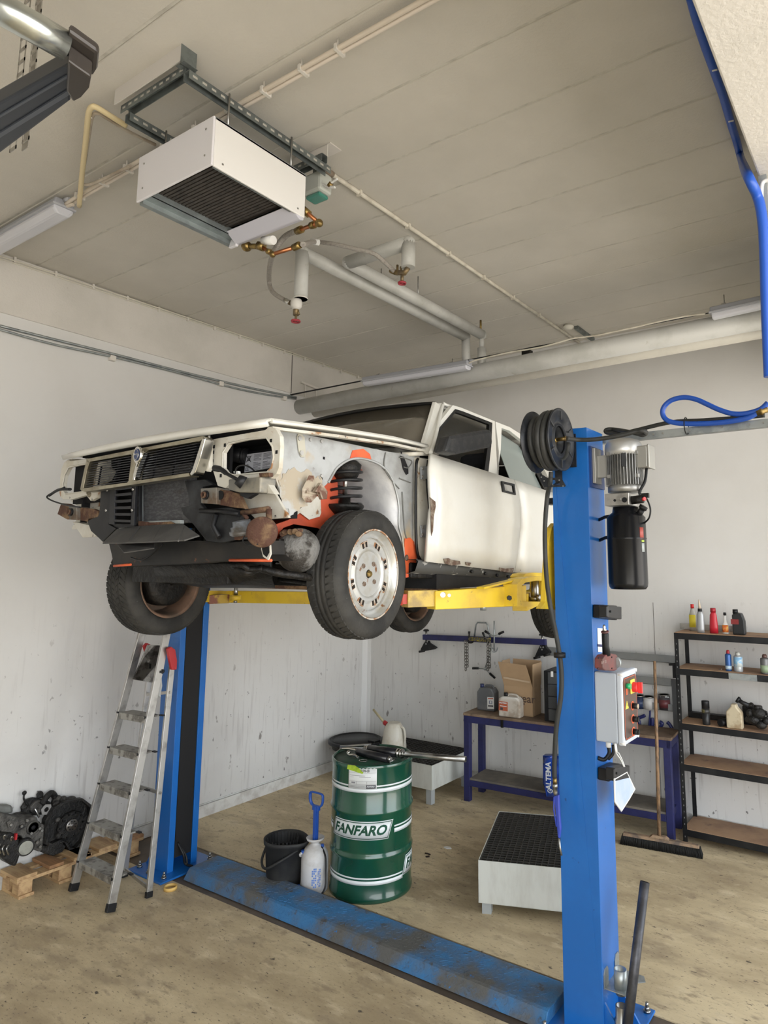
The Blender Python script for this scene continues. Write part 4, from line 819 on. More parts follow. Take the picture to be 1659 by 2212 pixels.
npc = V((PUX, PUY, mb_+.16))+tdir*.101; b = MB().prism([npc-tu*.012-V((0, 0, .035)), npc+tu*.012-V((0, 0, .035)), npc+tu*.014+V((0, 0, 0)), npc+tu*.012+V((0, 0, .035)), npc-tu*.012+V((0, 0, .035)), npc-tu*.014], tdir*.003); b.build('rating_plate', black_plastic, pu, bevel=.001)
for dz in (.08, .2):
    for a in (-.95, .75): u = Matrix.Rotation(a, 3, 'Z') @ tdir; c = V((PUX, PUY, mb_+dz))+u*.092; MB().box(c-V((.012, .012, .01)), c+V((.012, .012, .01))).build('lug', mot_m, pu, bevel=.002)
MB().box((PX1, PUY-.10, mb_+.03), (PX1+.012, PUY+.09, mb_+.25)).build('motor_bracket', M('dark_blue', (.01, .04, .16), .4), pu)
MB().box((PX1+.012, PUY-.085, mb_+.05), (PX1+.03, PUY-.0, mb_+.24)).box((PX1+.03, PUY-.06, mb_+.08), (PUX-.07, PUY-.03, mb_+.2)).build('motor_foot', M('light_alu', (.36, .355, .33), .45, .5), pu, bevel=.003)
vb, vt = zy(1094), zy(1068)
blk = MB().box((PUX-.085, PUY-.075, vb), (PUX+.045, PUY+.06, vt)).build('valve_block', alu, pu, bevel=.003)
b = MB()
for dx, r in ((-.03, .007), (.022, .014)): b.cyl((PUX+dx, PUY-.073, (vb+vt)/2-.005), (PUX+dx, PUY-.078, (vb+vt)/2-.005), r, n=14)
b.build('port_plug', black_plastic, blk); MB().cyl((PUX-.003, PUY-.075, (vb+vt)/2), (PUX-.003, PUY-.09, (vb+vt)/2), .008, n=6).build('fitting', steel, blk)
b = MB().cyl((PUX+.045, PUY-.03, (vb+vt)/2-.005), (PUX+.105, PUY-.03, (vb+vt)/2), .022, n=16).box((PUX+.10, PUY-.04, (vb+vt)/2+.005), (PUX+.135, PUY-.02, (vb+vt)/2+.028)); b.build('solenoid', greasy_black, pu)
MB().cyl((PUX+.105, PUY-.04, (vb+vt)/2-.004), (PUX+.12, PUY-.05, (vb+vt)/2-.002), .01, n=10).build('release_knob', M('red_knob', (.5, .03, .03), .4), pu)
tt, tbm = zy(1096), zy(1272)
tank = MB().lathe([(0, 0), (.088, 0), (.097, .012), (.100, .03), (.100, (tt-tbm)*.60), (.103, (tt-tbm)*.61), (.100, (tt-tbm)*.62), (.099, tt-tbm-.055), (.080, tt-tbm-.035), (.070, tt-tbm-.028), (.066, tt-tbm), (0, tt-tbm)], (PUX, PUY, tbm), n=36).build('oil_tank', M('tank_black', (.006, .0065, .008), .25), pu)
fc_ = V((PUX+.075, PUY-.02, tt-.045)); MB().cyl(fc_, fc_+V((.02, 0, .03)), .016, n=14).cyl(fc_+V((.02, 0, .03)), fc_+V((.03, 0, .045)), .022, n=14).build('filler_cap', black_plastic, tank)
def wrap(R, c, ang0, z0): return lambda u, v, w_: V((c[0]+(R+w_)*math.cos(ang0+u/R), c[1]+(R+w_)*math.sin(ang0+u/R), z0+v))
def wraprect(R, c, a0, u0, u1, z0, z1, n=6):
    b = MB(); fn = wrap(R, c, a0, 0); b.grid([[fn(u0+(u1-u0)*i/n, zc, 0) for i in range(n+1)] for zc in (z0, z1)]); return b
ad = math.atan2(tdir.y, tdir.x)
wraprect(.1005, (PUX, PUY), ad, .072, .10, tt-.17, tt-.11).build('warning_label', M('label_red', (.35, .06, .045), .5), tank, solid=.0008)
wraprect(.1005, (PUX, PUY), ad, .082, .104, tt-.185, tt-.175).build('warning_label', M('label_green', (.4, .5, .08), .5), tank, solid=.0008)
wraprect(.1005, (PUX, PUY), ad, .082, .104, tt-.235, tt-.19).build('rating_label', M('label_greyer', (.35, .38, .38), .5), tank, solid=.0008)
b = MB().tube(sm([(PUX+.12, PUY, mb_+.12), (PUX+.115, PUY-.02, mb_+.05), (PUX+.09, PUY-.03, mb_), (PUX+.09, PUY-.03, mb_-.02)], 6), .008, 8); b.build('motor_cable', black_plastic, pu)
b = MB().tube(sm([ay(*z5(1480, 1160), PUY-.03), ay(*z5(1530, 1200), PUY-.03), ay(*z5(1575, 1320), PUY-.03), ay(*z5(1560, 1430), PUY-.03), ay(*z5(1500, 1495), PUY-.0)], 6), .0045, 8); b.build('solenoid_cable', black_plastic, pu)
for dz in (.06, .17): MB().tube([(PX1, PUY+.02, tt-dz), (PX1+.04, PUY+.0, tt-dz+.012), (PUX-.075, PUY-.02, tt-dz+.015)], .009, 8).build('tank_strap', black_plastic, pu)
# ---- control box
z8 = Z(1270, 1430, 7.9)
CB = T('control_box', 'grey control box with brown panel, red rotary switch and push buttons, on the near post', 'control box', (-1.29, 3.46, 1.36))
cz1, cz0 = ax(*z8(130, 150), PX1).z, ax(*z8(170, 1330), PX1).z
cy0 = 3.375; cy1 = 3.585; cxf = -1.215
MB().box((PX1, cy0, cz0), (cxf-.03, cy1, cz1)).build('box_body', grey_plastic, CB, bevel=.008)
lid = MB().box((cxf-.03, cy0-.004, cz0-.005), (cxf, cy1+.004, cz1+.005)).build('box_lid', M('lid_grey', (.52, .56, .62), .4), CB, bevel=.008)
for y in (cy0+.004, cy1-.004):
    for z in (cz0+.006, cz1-.006): MB().cyl((cxf-.02, y, z), (cxf+.004, y, z), .009, n=12).build('corner_screw', white_plastic, lid)
panm = M('panel_brown', (.085, .052, .038), .35, col2=(.05, .032, .026), scale=8)
py0, py1, pz0, pz1 = cy0+.008, cy1-.008, cz0+.018, cz1-.022
def panel_poly(k): return [(cxf, py0+k, pz0+.02+k), (cxf, py0+.012+k, pz0+k), (cxf, py1-.012-k, pz0+k), (cxf, py1-k, pz0+.02+k), (cxf, py1-k, pz1-.02-k), (cxf, py1-.012-k, pz1-k), (cxf, py0+.012+k, pz1-k), (cxf, py0+k, pz1-.02-k)]
pnl = MB().prism(panel_poly(0), (.003, 0, 0)).build('front_panel', panm, CB)
org = M('panel_orange', (.75, .13, .05), .5)
MB().ring([V(p)+V((.0032, 0, 0)) for p in panel_poly(.004)], [V(p)+V((.0032, 0, 0)) for p in panel_poly(.006)], (.0005, 0, 0)).build('panel_line', org, pnl)
ymid = (py0+py1)/2+.025
H_ = pz1-pz0
for k, t in enumerate((.505, .72, .925)):
    zc = pz1-H_*t+.02*0; bt = MB().cyl((cxf+.003, ymid, zc), (cxf+.028, ymid, zc), .014, n=20).build('push_button', black_plastic, pnl)
    MB().cyl((cxf+.028, ymid, zc), (cxf+.033, ymid, zc), .012, n=20).build('button_cap', M('cap_tan', (.42, .34, .24), .4) if k == 0 else greasy_black, bt)
    MB().lathe([(.016, 0), (.023, 0), (.023, .001), (.016, .001)], (cxf+.003, ymid, zc), (1, 0, 0), 24, closed=True).build('button_ring', org, pnl)
zc = pz1-.055; MB().box((cxf+.003, ymid-.03, zc-.035), (cxf+.010, ymid+.03, zc+.035)).build('switch_plate', M('switch_yellow', (.80, .66, .10), .4), pnl, bevel=.004)
MB().cyl((cxf+.01, ymid, zc-.003), (cxf+.035, ymid, zc-.003), .026, .024, n=24).box((cxf+.035, ymid-.006, zc-.03), (cxf+.058, ymid+.006, zc+.024)).build('rotary_switch', M('switch_red', (.78, .04, .04), .35), pnl, bevel=.002)
MB().cyl((cxf+.003, py0+.045, zc+.012), (cxf+.025, py0+.045, zc+.012), .014, n=16).build('indicator_lamp', M('lamp_green', (.02, .45, .16), .25, coat=.5), pnl)
MB().box((cxf+.003, py0+.035, zc-.03), (cxf+.0045, py0+.05, zc+.0)).build('indicator_label', org, pnl)
tr = [(cxf+.003, py0+.018, pz0+H_*.49), (cxf+.003, py0+.062, pz0+H_*.49), (cxf+.003, py0+.040, pz0+H_*.62)]; wt = MB().prism(tr, (.001, 0, 0)).build('warning_triangle', M('sign_yellow', (.85, .68, .08), .5), pnl)
q = V((cxf+.0043, py0+.040, pz0+H_*.535)); MB().add([q+V((0, .004, .02)), q+V((0, -.005, .002)), q+V((0, .001, .002)), q+V((0, -.003, -.014)), q+V((0, .006, .006)), q+V((0, .001, .006))], [(0, 1, 2, 3, 4, 5)]).build('bolt_symbol', ink, wt)
b = MB().cyl((PX1+.05, cy0+.04, cz0-.03), (PX1+.05, cy0+.04, cz0), .014, n=12); b.build('cable_gland', white_plastic, CB)
b = MB().tube(sm([(PX1+.05, cy0+.04, cz0-.03), (PX1+.052, cy0+.04, cz0-.06), (PX1+.03, cy0+.03, cz0-.09), (PX1+.0, cy0+.02, cz0-.085)], 6), .010, 8).tube(sm([(PX1+.07, cy0+.05, cz0-.02), (PX1+.068, cy0+.05, cz0-.06), (PX1+.045, cy0+.04, cz0-.09)], 6), .008, 8); b.build('cable', black_plastic, CB)
# ---- document sleeve
sl_ = [ax(*z7(*p), -1.25) for p in ((560, 1085), (585, 1080), (640, 1230), (705, 1410), (665, 1480), (602, 1575), (555, 1500), (552, 1330))]
ds = T('document_sleeve', 'clear plastic document sleeve hanging by a cord under the control box', 'document sleeve', (-1.26, sl_[5].y, sl_[5].z))
slm = M('sleeve_film', (.40, .50, .78), .25, col2=(.52, .58, .78), scale=5, coat=.4)
ring_ = [ax(*z7(*p), -1.255) for p in ((553, 1340), (640, 1290), (698, 1412), (660, 1478), (602, 1568), (556, 1500))]
MB().prism(ring_, (.004, 0, 0)).build('film', slm, ds)
MB().tube([p+V((.002, 0, 0)) for p in ring_], .0045, 6, closed=True).build('film_edge', white_plastic, ds)
MB().tube(sm([ax(*z7(*p), -1.253) for p in ((560, 1085), (568, 1150), (600, 1200), (640, 1290))], 5), .003, 6).tube(sm([ax(*z7(*p), -1.253) for p in ((585, 1150), (610, 1200), (645, 1292))], 5), .003, 6).tube([ax(*z7(*p), -1.253) for p in ((562, 1085), (570, 1150))], .007, 8).build('cord', white_plastic, ds)
# ---- impact wrench on top of the box
IW = T('impact_wrench', 'dark red air impact wrench standing on top of the control box', 'impact wrench', (-1.29, 3.46, cz1))
yy = 3.47
def I(px, py, dx=0): return ax(*z7(px, py), -1.30+dx)
redm = M('wrench_red', (.17, .045, .04), .5, col2=(.11, .05, .045), scale=12)
b = MB().prism([I(412, 470), (I(430, 445)), I(470, 432), I(510, 440), I(526, 465), I(528, 510), I(515, 548), I(495, 557), I(430, 555), I(412, 540)], (.045, 0, 0)); b.build('housing', redm, IW, bevel=.012)
c = ax(*z7(556, 505), -1.265); MB().cyl(c+V((0, -.0, 0)), c+V((0, .035, 0)), .03, .026, n=20).build('anvil_ring', galv, IW)
b = MB().tube([I(500, 450, .035), I(492, 380, .035), I(490, 300, .035), I(488, 285, .035)], [.020, .017, .018, .015], 12); b.build('grip', black_plastic, IW)
b = MB().tube([I(488, 285, .035), I(487, 278, .035)], .019, 12); b.build('grip_collar', redm, IW)
MB().tube([I(487, 280, .035), I(484, 262, .035), I(483, 262, .035), I(482, 245, .035), I(481, 232, .035)], [.010, .010, .007, .008, .005], 10).build('air_nipple', steel, IW)
for q in ((435, 545), (536, 545), (535, 465), (440, 470)): c = I(*q, .068); MB().cyl(c, c+V((.004, 0, 0)), .004, n=8).build('screw', black_plastic, IW)
b = text_mb('0-9  1/2', .02, lambda u, v, w_: I(480, 500, .0705)+V((w_, -u*0, 0))+V((0, u, v))); b.build('rating_print', M('worn_print', (.30, .22, .2), .6), IW)
# ---- crank pipes and holder low on the near post
z9 = Z(1180, 1960, 5.53)
hp_ = T('pipe_holder', 'galvanised bracket holding a short steel tube low on the near post', 'bracket', (-1.28, 3.45, .2))
hz_ = ax(*z9(750, 890), PX1).z
for q in ((690, 950, 755, 720), (820, 760, 885, 560)):
    a = ax(*z9(q[0], q[1]), PX1+.002); c = ax(*z9(q[2], q[3]), PX1+.002); MB().prism([(PX1+.001, a.y, hz_), (PX1+.001, a.y+.055, hz_), (PX1+.001, a.y+.055, hz_+.07), (PX1+.001, a.y+.045, hz_+.085), (PX1+.001, a.y+.015, hz_+.085), (PX1+.001, a.y, hz_+.06)], (.004, 0, 0)).build('mounting_ear', galv, hp_)
ya_ = ax(*z9(690, 950), PX1).y
c1 = V((PX1+.065, ya_+.05, hz_)); 
MB().prism([(PX1, ya_, hz_), (PX1+.11, ya_-.0, hz_), (PX1+.13, ya_+.03, hz_), (PX1+.11, ya_+.09, hz_), (PX1+.12, ya_+.13, hz_), (PX1+.15, ya_+.16, hz_), (PX1+.13, ya_+.20, hz_), (PX1, ya_+.20, hz_)], (0, 0, .004)).build('bracket_plate', galv, hp_)
MB().lathe([(.021, -.025), (.026, -.025), (.026, 0), (.031, 0), (.031, .085), (.026, .085), (.021, .04)], c1, n=24, closed=True).build('tube_socket', galv, hp_)
dsm = M('dark_steel_pipe', (.055, .055, .06), .45, .6, col2=(.10, .10, .11), scale=9)
ptop = ax(1385, 1900, -1.17); pbot = V((PX1+.12, ya_+.20, .02)); 
pt = az(1385, 1900, .52)
p0 = ax(*z9(1000, 1150), -1.25)
d_ = 0
low = ax(*z9(985, 1290), -1.235); hi_ = ax(1393, 1905, -1.19)
low2 = low+(low-hi_).normalized()*max(0, (low.z-.02)/abs((low-hi_).normalized().z))
pp_ = MB().tube([low2, hi_], .023, 20).build('steel_pipe', dsm, label='long dark steel pipe leaning in the bracket beside the near post', category='pipe')
dd = (hi_-low2).normalized(); MB().cyl(hi_-dd*.002, hi_+dd*.001, .018, n=20).build('pipe_bore', dk, pp_)
c2 = V((PX1+.075, ya_+.02, .013)); sp = MB().lathe([(.033, 0), (.033, hz_-.13), (.028, hz_-.125), (.027, hz_-.07), (.022, hz_-.07), (.022, hz_-.15)], c2, n=24).build('steel_pipe', steel, label='short stepped steel tube standing upright at the foot of the near post', category='pipe')
# ---- hose reel
RX, RY, RZ = -1.50, 3.175, ay(1207, 950, 3.175).z
hr = T('hose_reel', 'black air hose reel mounted at the top of the near post', 'hose reel', (RX, RY, RZ-.2))
rm = M('reel_black', (.016, .018, .022), .32, col2=(.03, .032, .036), scale=20)
RR0 = .163; rx0 = ay(1212, 950, RY).x; rx1 = ay(1170, 950, RY).x-.035
b = MB().lathe([(.075, 0), (.078, -.012), (.105, -.012), (.11, .0), (.150, .0), (.156, .006), (RR0, .004), (RR0, -.003), (.15, -.005), (.11, -.005), (.10, -.017), (.072, -.017)], (rx0, RY, RZ), (1, 0, 0), 48, closed=True); b.build('reel_disc', rm, hr)
b = MB()
for k in range(6):
    t = PI/6+k*PI/3; u = V((0, math.cos(t), math.sin(t))); b.bar(V((rx0+.003, RY, RZ))+u*.105, V((rx0+.003, RY, RZ))+u*.148, .006, .006, up=(1, 0, 0))
b.build('disc_rib', M('rib_dark', (.035, .037, .04), .35), hr)
b = MB().lathe([(.02, 0), (RR0, 0), (RR0, -.006), (.02, -.006)], (rx1, RY, RZ), (1, 0, 0), 48); b.build('reel_disc', rm, hr)
b = MB().lathe([(.074, 0), (.077, 0), (.077, rx1-rx0+.01), (.074, rx1-rx0+.01)], (rx0-.01, RY, RZ), (1, 0, 0), 32, closed=True); b.build('drum', rm, hr); MB().lathe([(.0, 0), (.072, 0), (.072, .002), (0, .002)], (rx0-.10, RY, RZ), (1, 0, 0), 32).build('hub_shade_disc', dk, hr)  # dark disc painted as the shade deep in the hollow hub
b = MB(); pts = []; Lw = rx0-rx1-.03
for i in range(5*28+1): t = i/28; pts.append((rx1+.018+Lw*(t/5), RY+(.115+.012*math.sin(t*2))*math.cos(2*PI*t), RZ+(.115+.012*math.sin(t*2))*math.sin(2*PI*t)))
b.tube(pts, .016, 8); pts = [];
for i in range(2*28+1): t = i/28; pts.append((rx0-.022-Lw*.5*(t/2), RY+.143*math.cos(2*PI*t), RZ+.143*math.sin(2*PI*t)))
b.tube(pts, .016, 8); b.build('coiled_hose', M('hose_black', (.028, .029, .027), .5, col2=(.04, .04, .038), scale=10), hr)
hc = V((rx0-.03, RY-.0, RZ)); 
b = MB().cyl((rx0-.06, RY, RZ), (rx0-.02, RY, RZ), .012, n=12).tube([(rx0-.03, RY, RZ), (rx0-.0, RY-.01, RZ+.0), (rx0+.035, RY-.012, RZ)], [.009, .010, .011], 12).tube([(rx0+.03, RY-.012, RZ), (rx0+.032, RY-.012, RZ)], .014, 6); b.build('brass_fitting', brass, hr)
MB().tube([(rx0-.03, RY, RZ-.012), (rx0-.026, RY-.01, RZ-.05), (rx0-.022, RY-.012, RZ-.058)], .004, 8).build('spring_clip', steel, hr)
MB().box((rx1+.04, RY+.02, RZ-.09), (rx1+.075, PY0, RZ+.02)).box((PX0, PY0-.012, RZ-.12), (PX1-.06, PY0-.001, RZ+.06)).build('reel_mount', rm, hr)
bg_ = [ay(*z5(*p), 3.2) for p in ((252, 900), (268, 905), (345, 952), (510, 952), (565, 1050), (545, 1060), (310, 1066), (262, 985))]; bh = [ay(*z5(*p), 3.2) for p in ((360, 1005), (380, 975), (480, 985), (505, 1030), (490, 1040), (370, 1035))]
MB().ring(bg_, bh, (0, .004, 0)).build('hose_guide', rm, hr)
MB().bar(ay(*z5(420, 1050), 3.2), V((PX0+.04, PY0-.006, RZ-.20)), .02, .01).bar(V((PX0+.04, PY0-.004, RZ-.21)), V((PX0+.04, PY0-.004, RZ-.1)), .04, .004, up=(0, 1, 0)).build('guide_bracket', rm, hr)
b = MB()
for q in ((275, 945), (310, 990), (490, 980), (535, 1052)): c = ay(*z5(*q), 3.199); b.cyl(c, c+V((0, -.004, 0)), .004, n=8)
b.build('screw', steel, hr)
# small finned black cap on the post side
b = MB()
for k in range(4): z = ax(*z5(330, 1190+k*20), PX0-.02).z; b.box((PX0-.055, 3.385, z-.003), (PX0, 3.46, z+.004))
b.build('finned_buffer', black_plastic, npost)
# drop hose with blow gun
ys_ = 3.20
hz = [(389, 880), (385, 940), (380, 1010)]
pth = [ay(*z5(*p), ys_) for p in hz]+[ay(px, py, 3.25) for px, py in ((1182, 1075), (1177, 1150), (1180, 1240), (1189, 1310), (1203, 1380), (1212, 1440), (1212, 1500), (1202, 1570), (1198, 1640), (1198, 1680))]
dh = MB().tube(sm(pth, 6), .0125, 10).build('air_hose', M('hose_black', (.028, .029, .027), .5), label='black air hose hanging down from the reel along the near post', category='hose')
c = ay(1209, 1415, 3.25); MB().lathe([(.014, -.012), (.03, -.012), (.03, .012), (.014, .012)], c, n=20, closed=True).build('hose_stop', black_plastic, dh)
bgun = T('blow_gun', 'blue air blow gun with steel nozzle hanging on the hose beside the near post', 'blow gun', ay(1203, 1845, 3.25))
g = lambda px, py: ay(*z7(px, py), 3.25)
MB().tube([g(128, 1330), g(130, 1375)], .011, 12).build('brass_fitting', brass, bgun)
MB().tube([g(130, 1372), g(131, 1400), g(131, 1400), g(132, 1435), g(134, 1455)], [.013, .015, .012, .012, .009], 12).build('quick_coupling', steel, bgun)
MB().prism([g(120, 1460), g(155, 1455), g(160, 1600), g(168, 1700), g(160, 1770), g(148, 1760), g(135, 1600)], (0, .02, 0)).build('gun_body', M('gun_blue', (.03, .055, .35), .4), bgun, bevel=.005)
MB().tube([g(122, 1470), g(120, 1560), g(140, 1680)], .004, 6).build('trigger', M('gun_blue', (.03, .055, .35), .4), bgun)
MB().tube([g(158, 1765), g(165, 1830), g(177, 1888)], .005, 8).build('nozzle', steel, bgun)
# ---- rail with hoses from the post to the right pier
rl = MB(); ry = 3.63; rz = PH-.03
prf = [(ry, rz-.02), (ry, rz+.02), (ry+.003, rz+.02), (ry+.003, rz-.016), (ry+.038, rz-.016), (ry+.038, rz+.02), (ry+.041, rz+.02), (ry+.041, rz-.02)]
rl.prism([(PX1-.1, y, z) for y, z in prf], (xb-PX1+.12, 0, 0)); rail = rl.build('support_rail', galv, label='galvanised channel rail running from the near post to the right pier', category='rail')
MB().box((PX1-.08, PY1-.01, rz-.03), (PX1-.03, ry+.02, rz-.02)).build('rail_clip', galv, rail)
b = MB()
for px in (1412, 1432, 1490, 1560, 1620, 1650): c = ay(px, 925, ry); b.cyl((c.x, ry-.002, rz), (c.x, ry-.012, rz), .005, n=8)
b.build('rail_bolt', steel, rail)
hb2 = sm([(rx0+.035, RY-.012, RZ)]+[ay(*z5(*p), 3.25+.02*k) for k, p in enumerate(((700, 497), (860, 497), (1050, 475), (1250, 440), (1400, 400), (1500, 395)))]+[ay(*z5(*p), 3.5) for p in ((1525, 420), (1480, 440), (1420, 425), (1300, 400))]+[ay(*z5(*p), 3.62) for p in ((1150, 375), (1060, 375), (1040, 398), (1080, 418), (1250, 420), (1400, 385))]+[ay(*z_, 3.61) for z_ in ((1450, 912), (1520, 908), (1600, 902), (1652, 897))], 6)
MB().tube(hb2, .0115, 10).build('air_hose', M('hose_black', (.028, .029, .027), .5), label='black supply hose lying in loops over the motor and along the rail', category='hose')
zr = Z(1180, 600, 3.463)
blue_hose_m = M('hose_blue', (.012, .085, .46), .38, coat=.2)
lp = [ay(*zr(*p), 3.60) for p in ((1659, 935), (1600, 985), (1500, 1015), (1400, 1018), (1300, 990), (1200, 945), (1120, 910), (1030, 895), (940, 915), (885, 960), (870, 1010), (890, 1055), (940, 1080), (1040, 1092), (1200, 1090), (1350, 1078), (1500, 1050), (1580, 1010))]
loop = MB().tube(sm(lp, 6), .0135, 12).build('air_hose', blue_hose_m, label='blue air hose looped over the rail at the right', category='hose')
c0_, c1_ = ay(*zr(1575, 1012), 3.60), ay(*zr(1660, 985), 3.60)
MB().tube([c0_, c0_.lerp(c1_, .3), c0_.lerp(c1_, .35), c0_.lerp(c1_, .5), c0_.lerp(c1_, .55), c1_], [.016, .016, .019, .019, .014, .014], 12).build('brass_fitting', brass, loop)
c = ay(*zr(1047, 1095), 3.60); MB().tube([c+V((0, .045*math.cos(t), .045*math.sin(t)-.01)) for t in [2*PI*i/16 for i in range(16)]], .003, 6, closed=True).build('cable_tie', black_plastic, loop)
zc_ = Z(1440, 0, 2.457)
bh_ = [az(*zc_(*p), 4.52) for p in ((125, -30), (160, 100), (205, 240), (255, 380), (300, 510), (340, 650), (370, 745))]+[az(*zc_(395, 840), 4.45)]+[ay(*zc_(*p), 2.80) for p in ((425, 920), (485, 1050), (510, 1180), (520, 1350), (528, 1600), (537, 1830), (545, 2000))]
for p in bh_[:8]: p.x = min(p.x, xb-.02)
bh_ = [p for p in bh_]
bh2 = MB().tube(sm(bh_, 6), .020, 12).build('air_hose', blue_hose_m, label='long blue air hose clipped along the ceiling edge and down the right pier', category='hose')
b = MB()
for q in ((255, 380), (342, 650), (398, 838), (488, 1068)):
    b.tube([V((max(-9, 0), 0, 0))+az(*zc_(q[0]-14, q[1]-4), 4.44), az(*zc_(q[0]+14, q[1]-10), 4.44)], .004, 6) if q[1] < 900 else b.tube([ay(*zc_(q[0]-14, q[1]), 2.79), ay(*zc_(q[0]+16, q[1]-8), 2.79)], .004, 6)
b.build('cable_tie', white_plastic, bh2)
# vertical channel on the pier
cx_ = ay(1652, 600, 2.83); MB().box((xb, 2.80, 2.2), (xb+.03, 2.84, 3.8)).build('cable_channel', galv, label='grey vertical cable channel on the edge of the right pier', category='cable channel')
MB().tube(sm([ay(*zc_(*p), 2.80) for p in ((560, 955), (520, 962), (505, 990), (503, 1080))], 5), .008, 8).build('wall_cable', white_plastic, label='short white cable bending over the top of the right pier', category='cable')
# ================================================================ CEILING INSTALLATIONS
zh = Z(120, 100, 2.592); zi = Z(520, 400, 2.242); za = Z(0, 0, 3.95)
cream = M('cream_conduit', (.66, .62, .53), .5, col2=(.52, .48, .40), scale=9)
ivory = M('ivory_cable', (.62, .55, .46), .5)
pipe_w = M('pipe_jacket', (.50, .50, .475), .45, col2=(.42, .42, .39), scale=4, spots=[((.35, .33, .28), 9, .66, .75)])
# heater
HZ0, HZ1 = 4.02, 4.24
hx0, hy0 = az(305, 425, HZ0).x, az(305, 425, HZ0).y
A = az(*zh(484, 850), HZ0); B = az(*zh(925, 640), HZ0); C2 = az(*zh(1352, 980), HZ0); D2 = az(*zh(940, 1140), HZ0)
x0 = (A.x+D2.x)/2; x1 = (B.x+C2.x)/2; y0 = (A.y+B.y)/2; y1 = (C2.y+D2.y)/2
top = ax(*zh(948, 425), x1).z
heater = T('heater', 'white box shaped unit heater with dark coil hanging under the ceiling', 'heater', ((x0+x1)/2, (y0+y1)/2, HZ0))
hw = M('heater_white', (.70, .69, .72), .4); hw2 = M('heater_white_side', (.72, .71, .69), .4)
gm = M('galv_sheet', (.34, .38, .38), .4, .7, col2=(.26, .29, .29), scale=10)
t = .012
MB().box((x0, y0, HZ0-.0), (x1, y0+t, top)).build('front_cover', hw, heater, bevel=.004)
MB().box((x1-t, y0+t, HZ0+.0), (x1, y1, top)).build('side_cover', hw2, heater, bevel=.004)
MB().box((x0, y0+t, HZ0+.04), (x0+t, y1, top)).box((x0, y1-t, HZ0+.02), (x1-t, y1, top)).box((x0, y0+t, top-t), (x1, y1, top)).build('casing', gm, heater)
MB().box((x0+t, y0+.02, HZ0+.02), (x0+.09, y1-.02, HZ0+.028)).box((x0+.08, y0+.03, HZ0+.02), (x0+.088, y1-.03, HZ0+.06)).box((x0, y0+.02, HZ0-.005), (x0+.03, y1, HZ0+.03)).build('side_flange', gm, heater)
MB().box((x1-.035, y0+.03, HZ0+.01), (x1-t, y1-.06, HZ0+.03)).build('inner_flange', gm, heater)
coil = MB().box((x0+.09, y0+.02, HZ0+.06), (x1-.03, y1-.07, HZ0+.12)); n = 22
for k in range(n): y = y0+.03+(y1-y0-.12)*k/n; coil.bar((x0+.09, y, HZ0+.055), (x1-.03, y, HZ0+.055), .014, .014)
coil.build('heating_coil', M('coil_dark', (.065, .055, .048), .6, col2=(.04, .034, .03), scale=20, bump=.5, bscale=120), heater)
MB().prism([(x0+.08, y1-.10, HZ0+.03), (x0+.08, y1-.03, HZ0-.02), (x0+.08, y1+.0, HZ0-.012), (x0+.08, y1, HZ0+.06)], (x1-x0-.085, 0, 0)).build('rear_lip', M('heater_lilac', (.50, .50, .56), .45), heater, bevel=.006)
b = MB().prism([(x0+.03, y1-.02, HZ0-.03), (x0+.09, y1-.02, HZ0-.03), (x0+.09, y1-.0, HZ0+.05), (x0+.03, y1-.0, HZ0+.05)], (0, -.02, 0)); b.build('corner_cap', hw, heater, bevel=.004)
for x in (x0+.05, x1-.05):
    for z in (HZ0+.06, top-.05): MB().cyl((x, y0, z), (x, y0-.002, z), .005, n=10).build('screw', steel, heater)
for y, z in ((y0+.06, HZ0+.03), (y1-.05, HZ0+.03)): MB().cyl((x1, y, z), (x1+.002, y, z), .005, n=10).build('screw', steel, heater)
# support frame
frame = T('heater_support', 'slotted galvanised steel frame carrying the heater under the ceiling', 'support frame', (-2.9, 2.3, 4.43))
dg = M('frame_steel', (.20, .225, .22), .5, .6, col2=(.14, .155, .155), scale=12)
FZ = 4.40
def strut_bar(p, q, par, name='slotted_rail'):
    p = V(p); q = V(q); d = (q-p).normalized(); s_ = V((-d.y, d.x, 0)); b = MB(); L_ = (q-p).length
    b.bar(p+V((0, 0, .02)), q+V((0, 0, .02)), .04, .003); 
    for sgn in (1, -1): b.bar(p+s_*sgn*.02, q+s_*sgn*.02, .003, .04)
    o = b.build(name, dg, par)
    k = MB(); n = int(L_/.05)
    for i in range(n):
        c = p+d*(.03+i*.05)
        for sgn in (1, -1): k.bar(c+s_*sgn*.0222-d*.012, c+s_*sgn*.0222+d*.012, .0008, .011)
        k.bar(c+V((0, 0, .0182))-d*.014, c+V((0, 0, .0182))+d*.014, .012, .0006)
    k.build('slots', M('slot_light', (.40, .385, .34), .9), o, kind='stuff'); return o
pa = az(*zh(385, 400), FZ+.02); pb = az(*zh(750, 170), FZ+.02); pc_ = az(*zh(1530, 710), FZ); pd = az(*zh(1330, 760), FZ)
strut_bar((pa.x, pa.y, FZ+.05), (pb.x, pb.y, FZ+.05), frame)
xr = (az(*zh(760, 200), FZ).x+az(*zh(1530, 710), FZ).x)/2; ye = az(*zh(1530, 710), FZ).y; ys0 = pb.y
strut_bar((xr, ys0-.02, FZ+.01), (xr, ye, FZ+.01), frame)
strut_bar((pa.x+.03, pa.y, FZ+.01), (pa.x+.03, ye, FZ+.01), frame)
strut_bar((pa.x, ye-.06, FZ+.05), (xr+.03, ye-.06, FZ+.05), frame)
MB().box((pa.x-.02, pa.y-.045, FZ+.07), (pb.x, pa.y-.04, HC)).build('cover_plate', M('plate_offwhite', (.60, .57, .53), .5), frame)
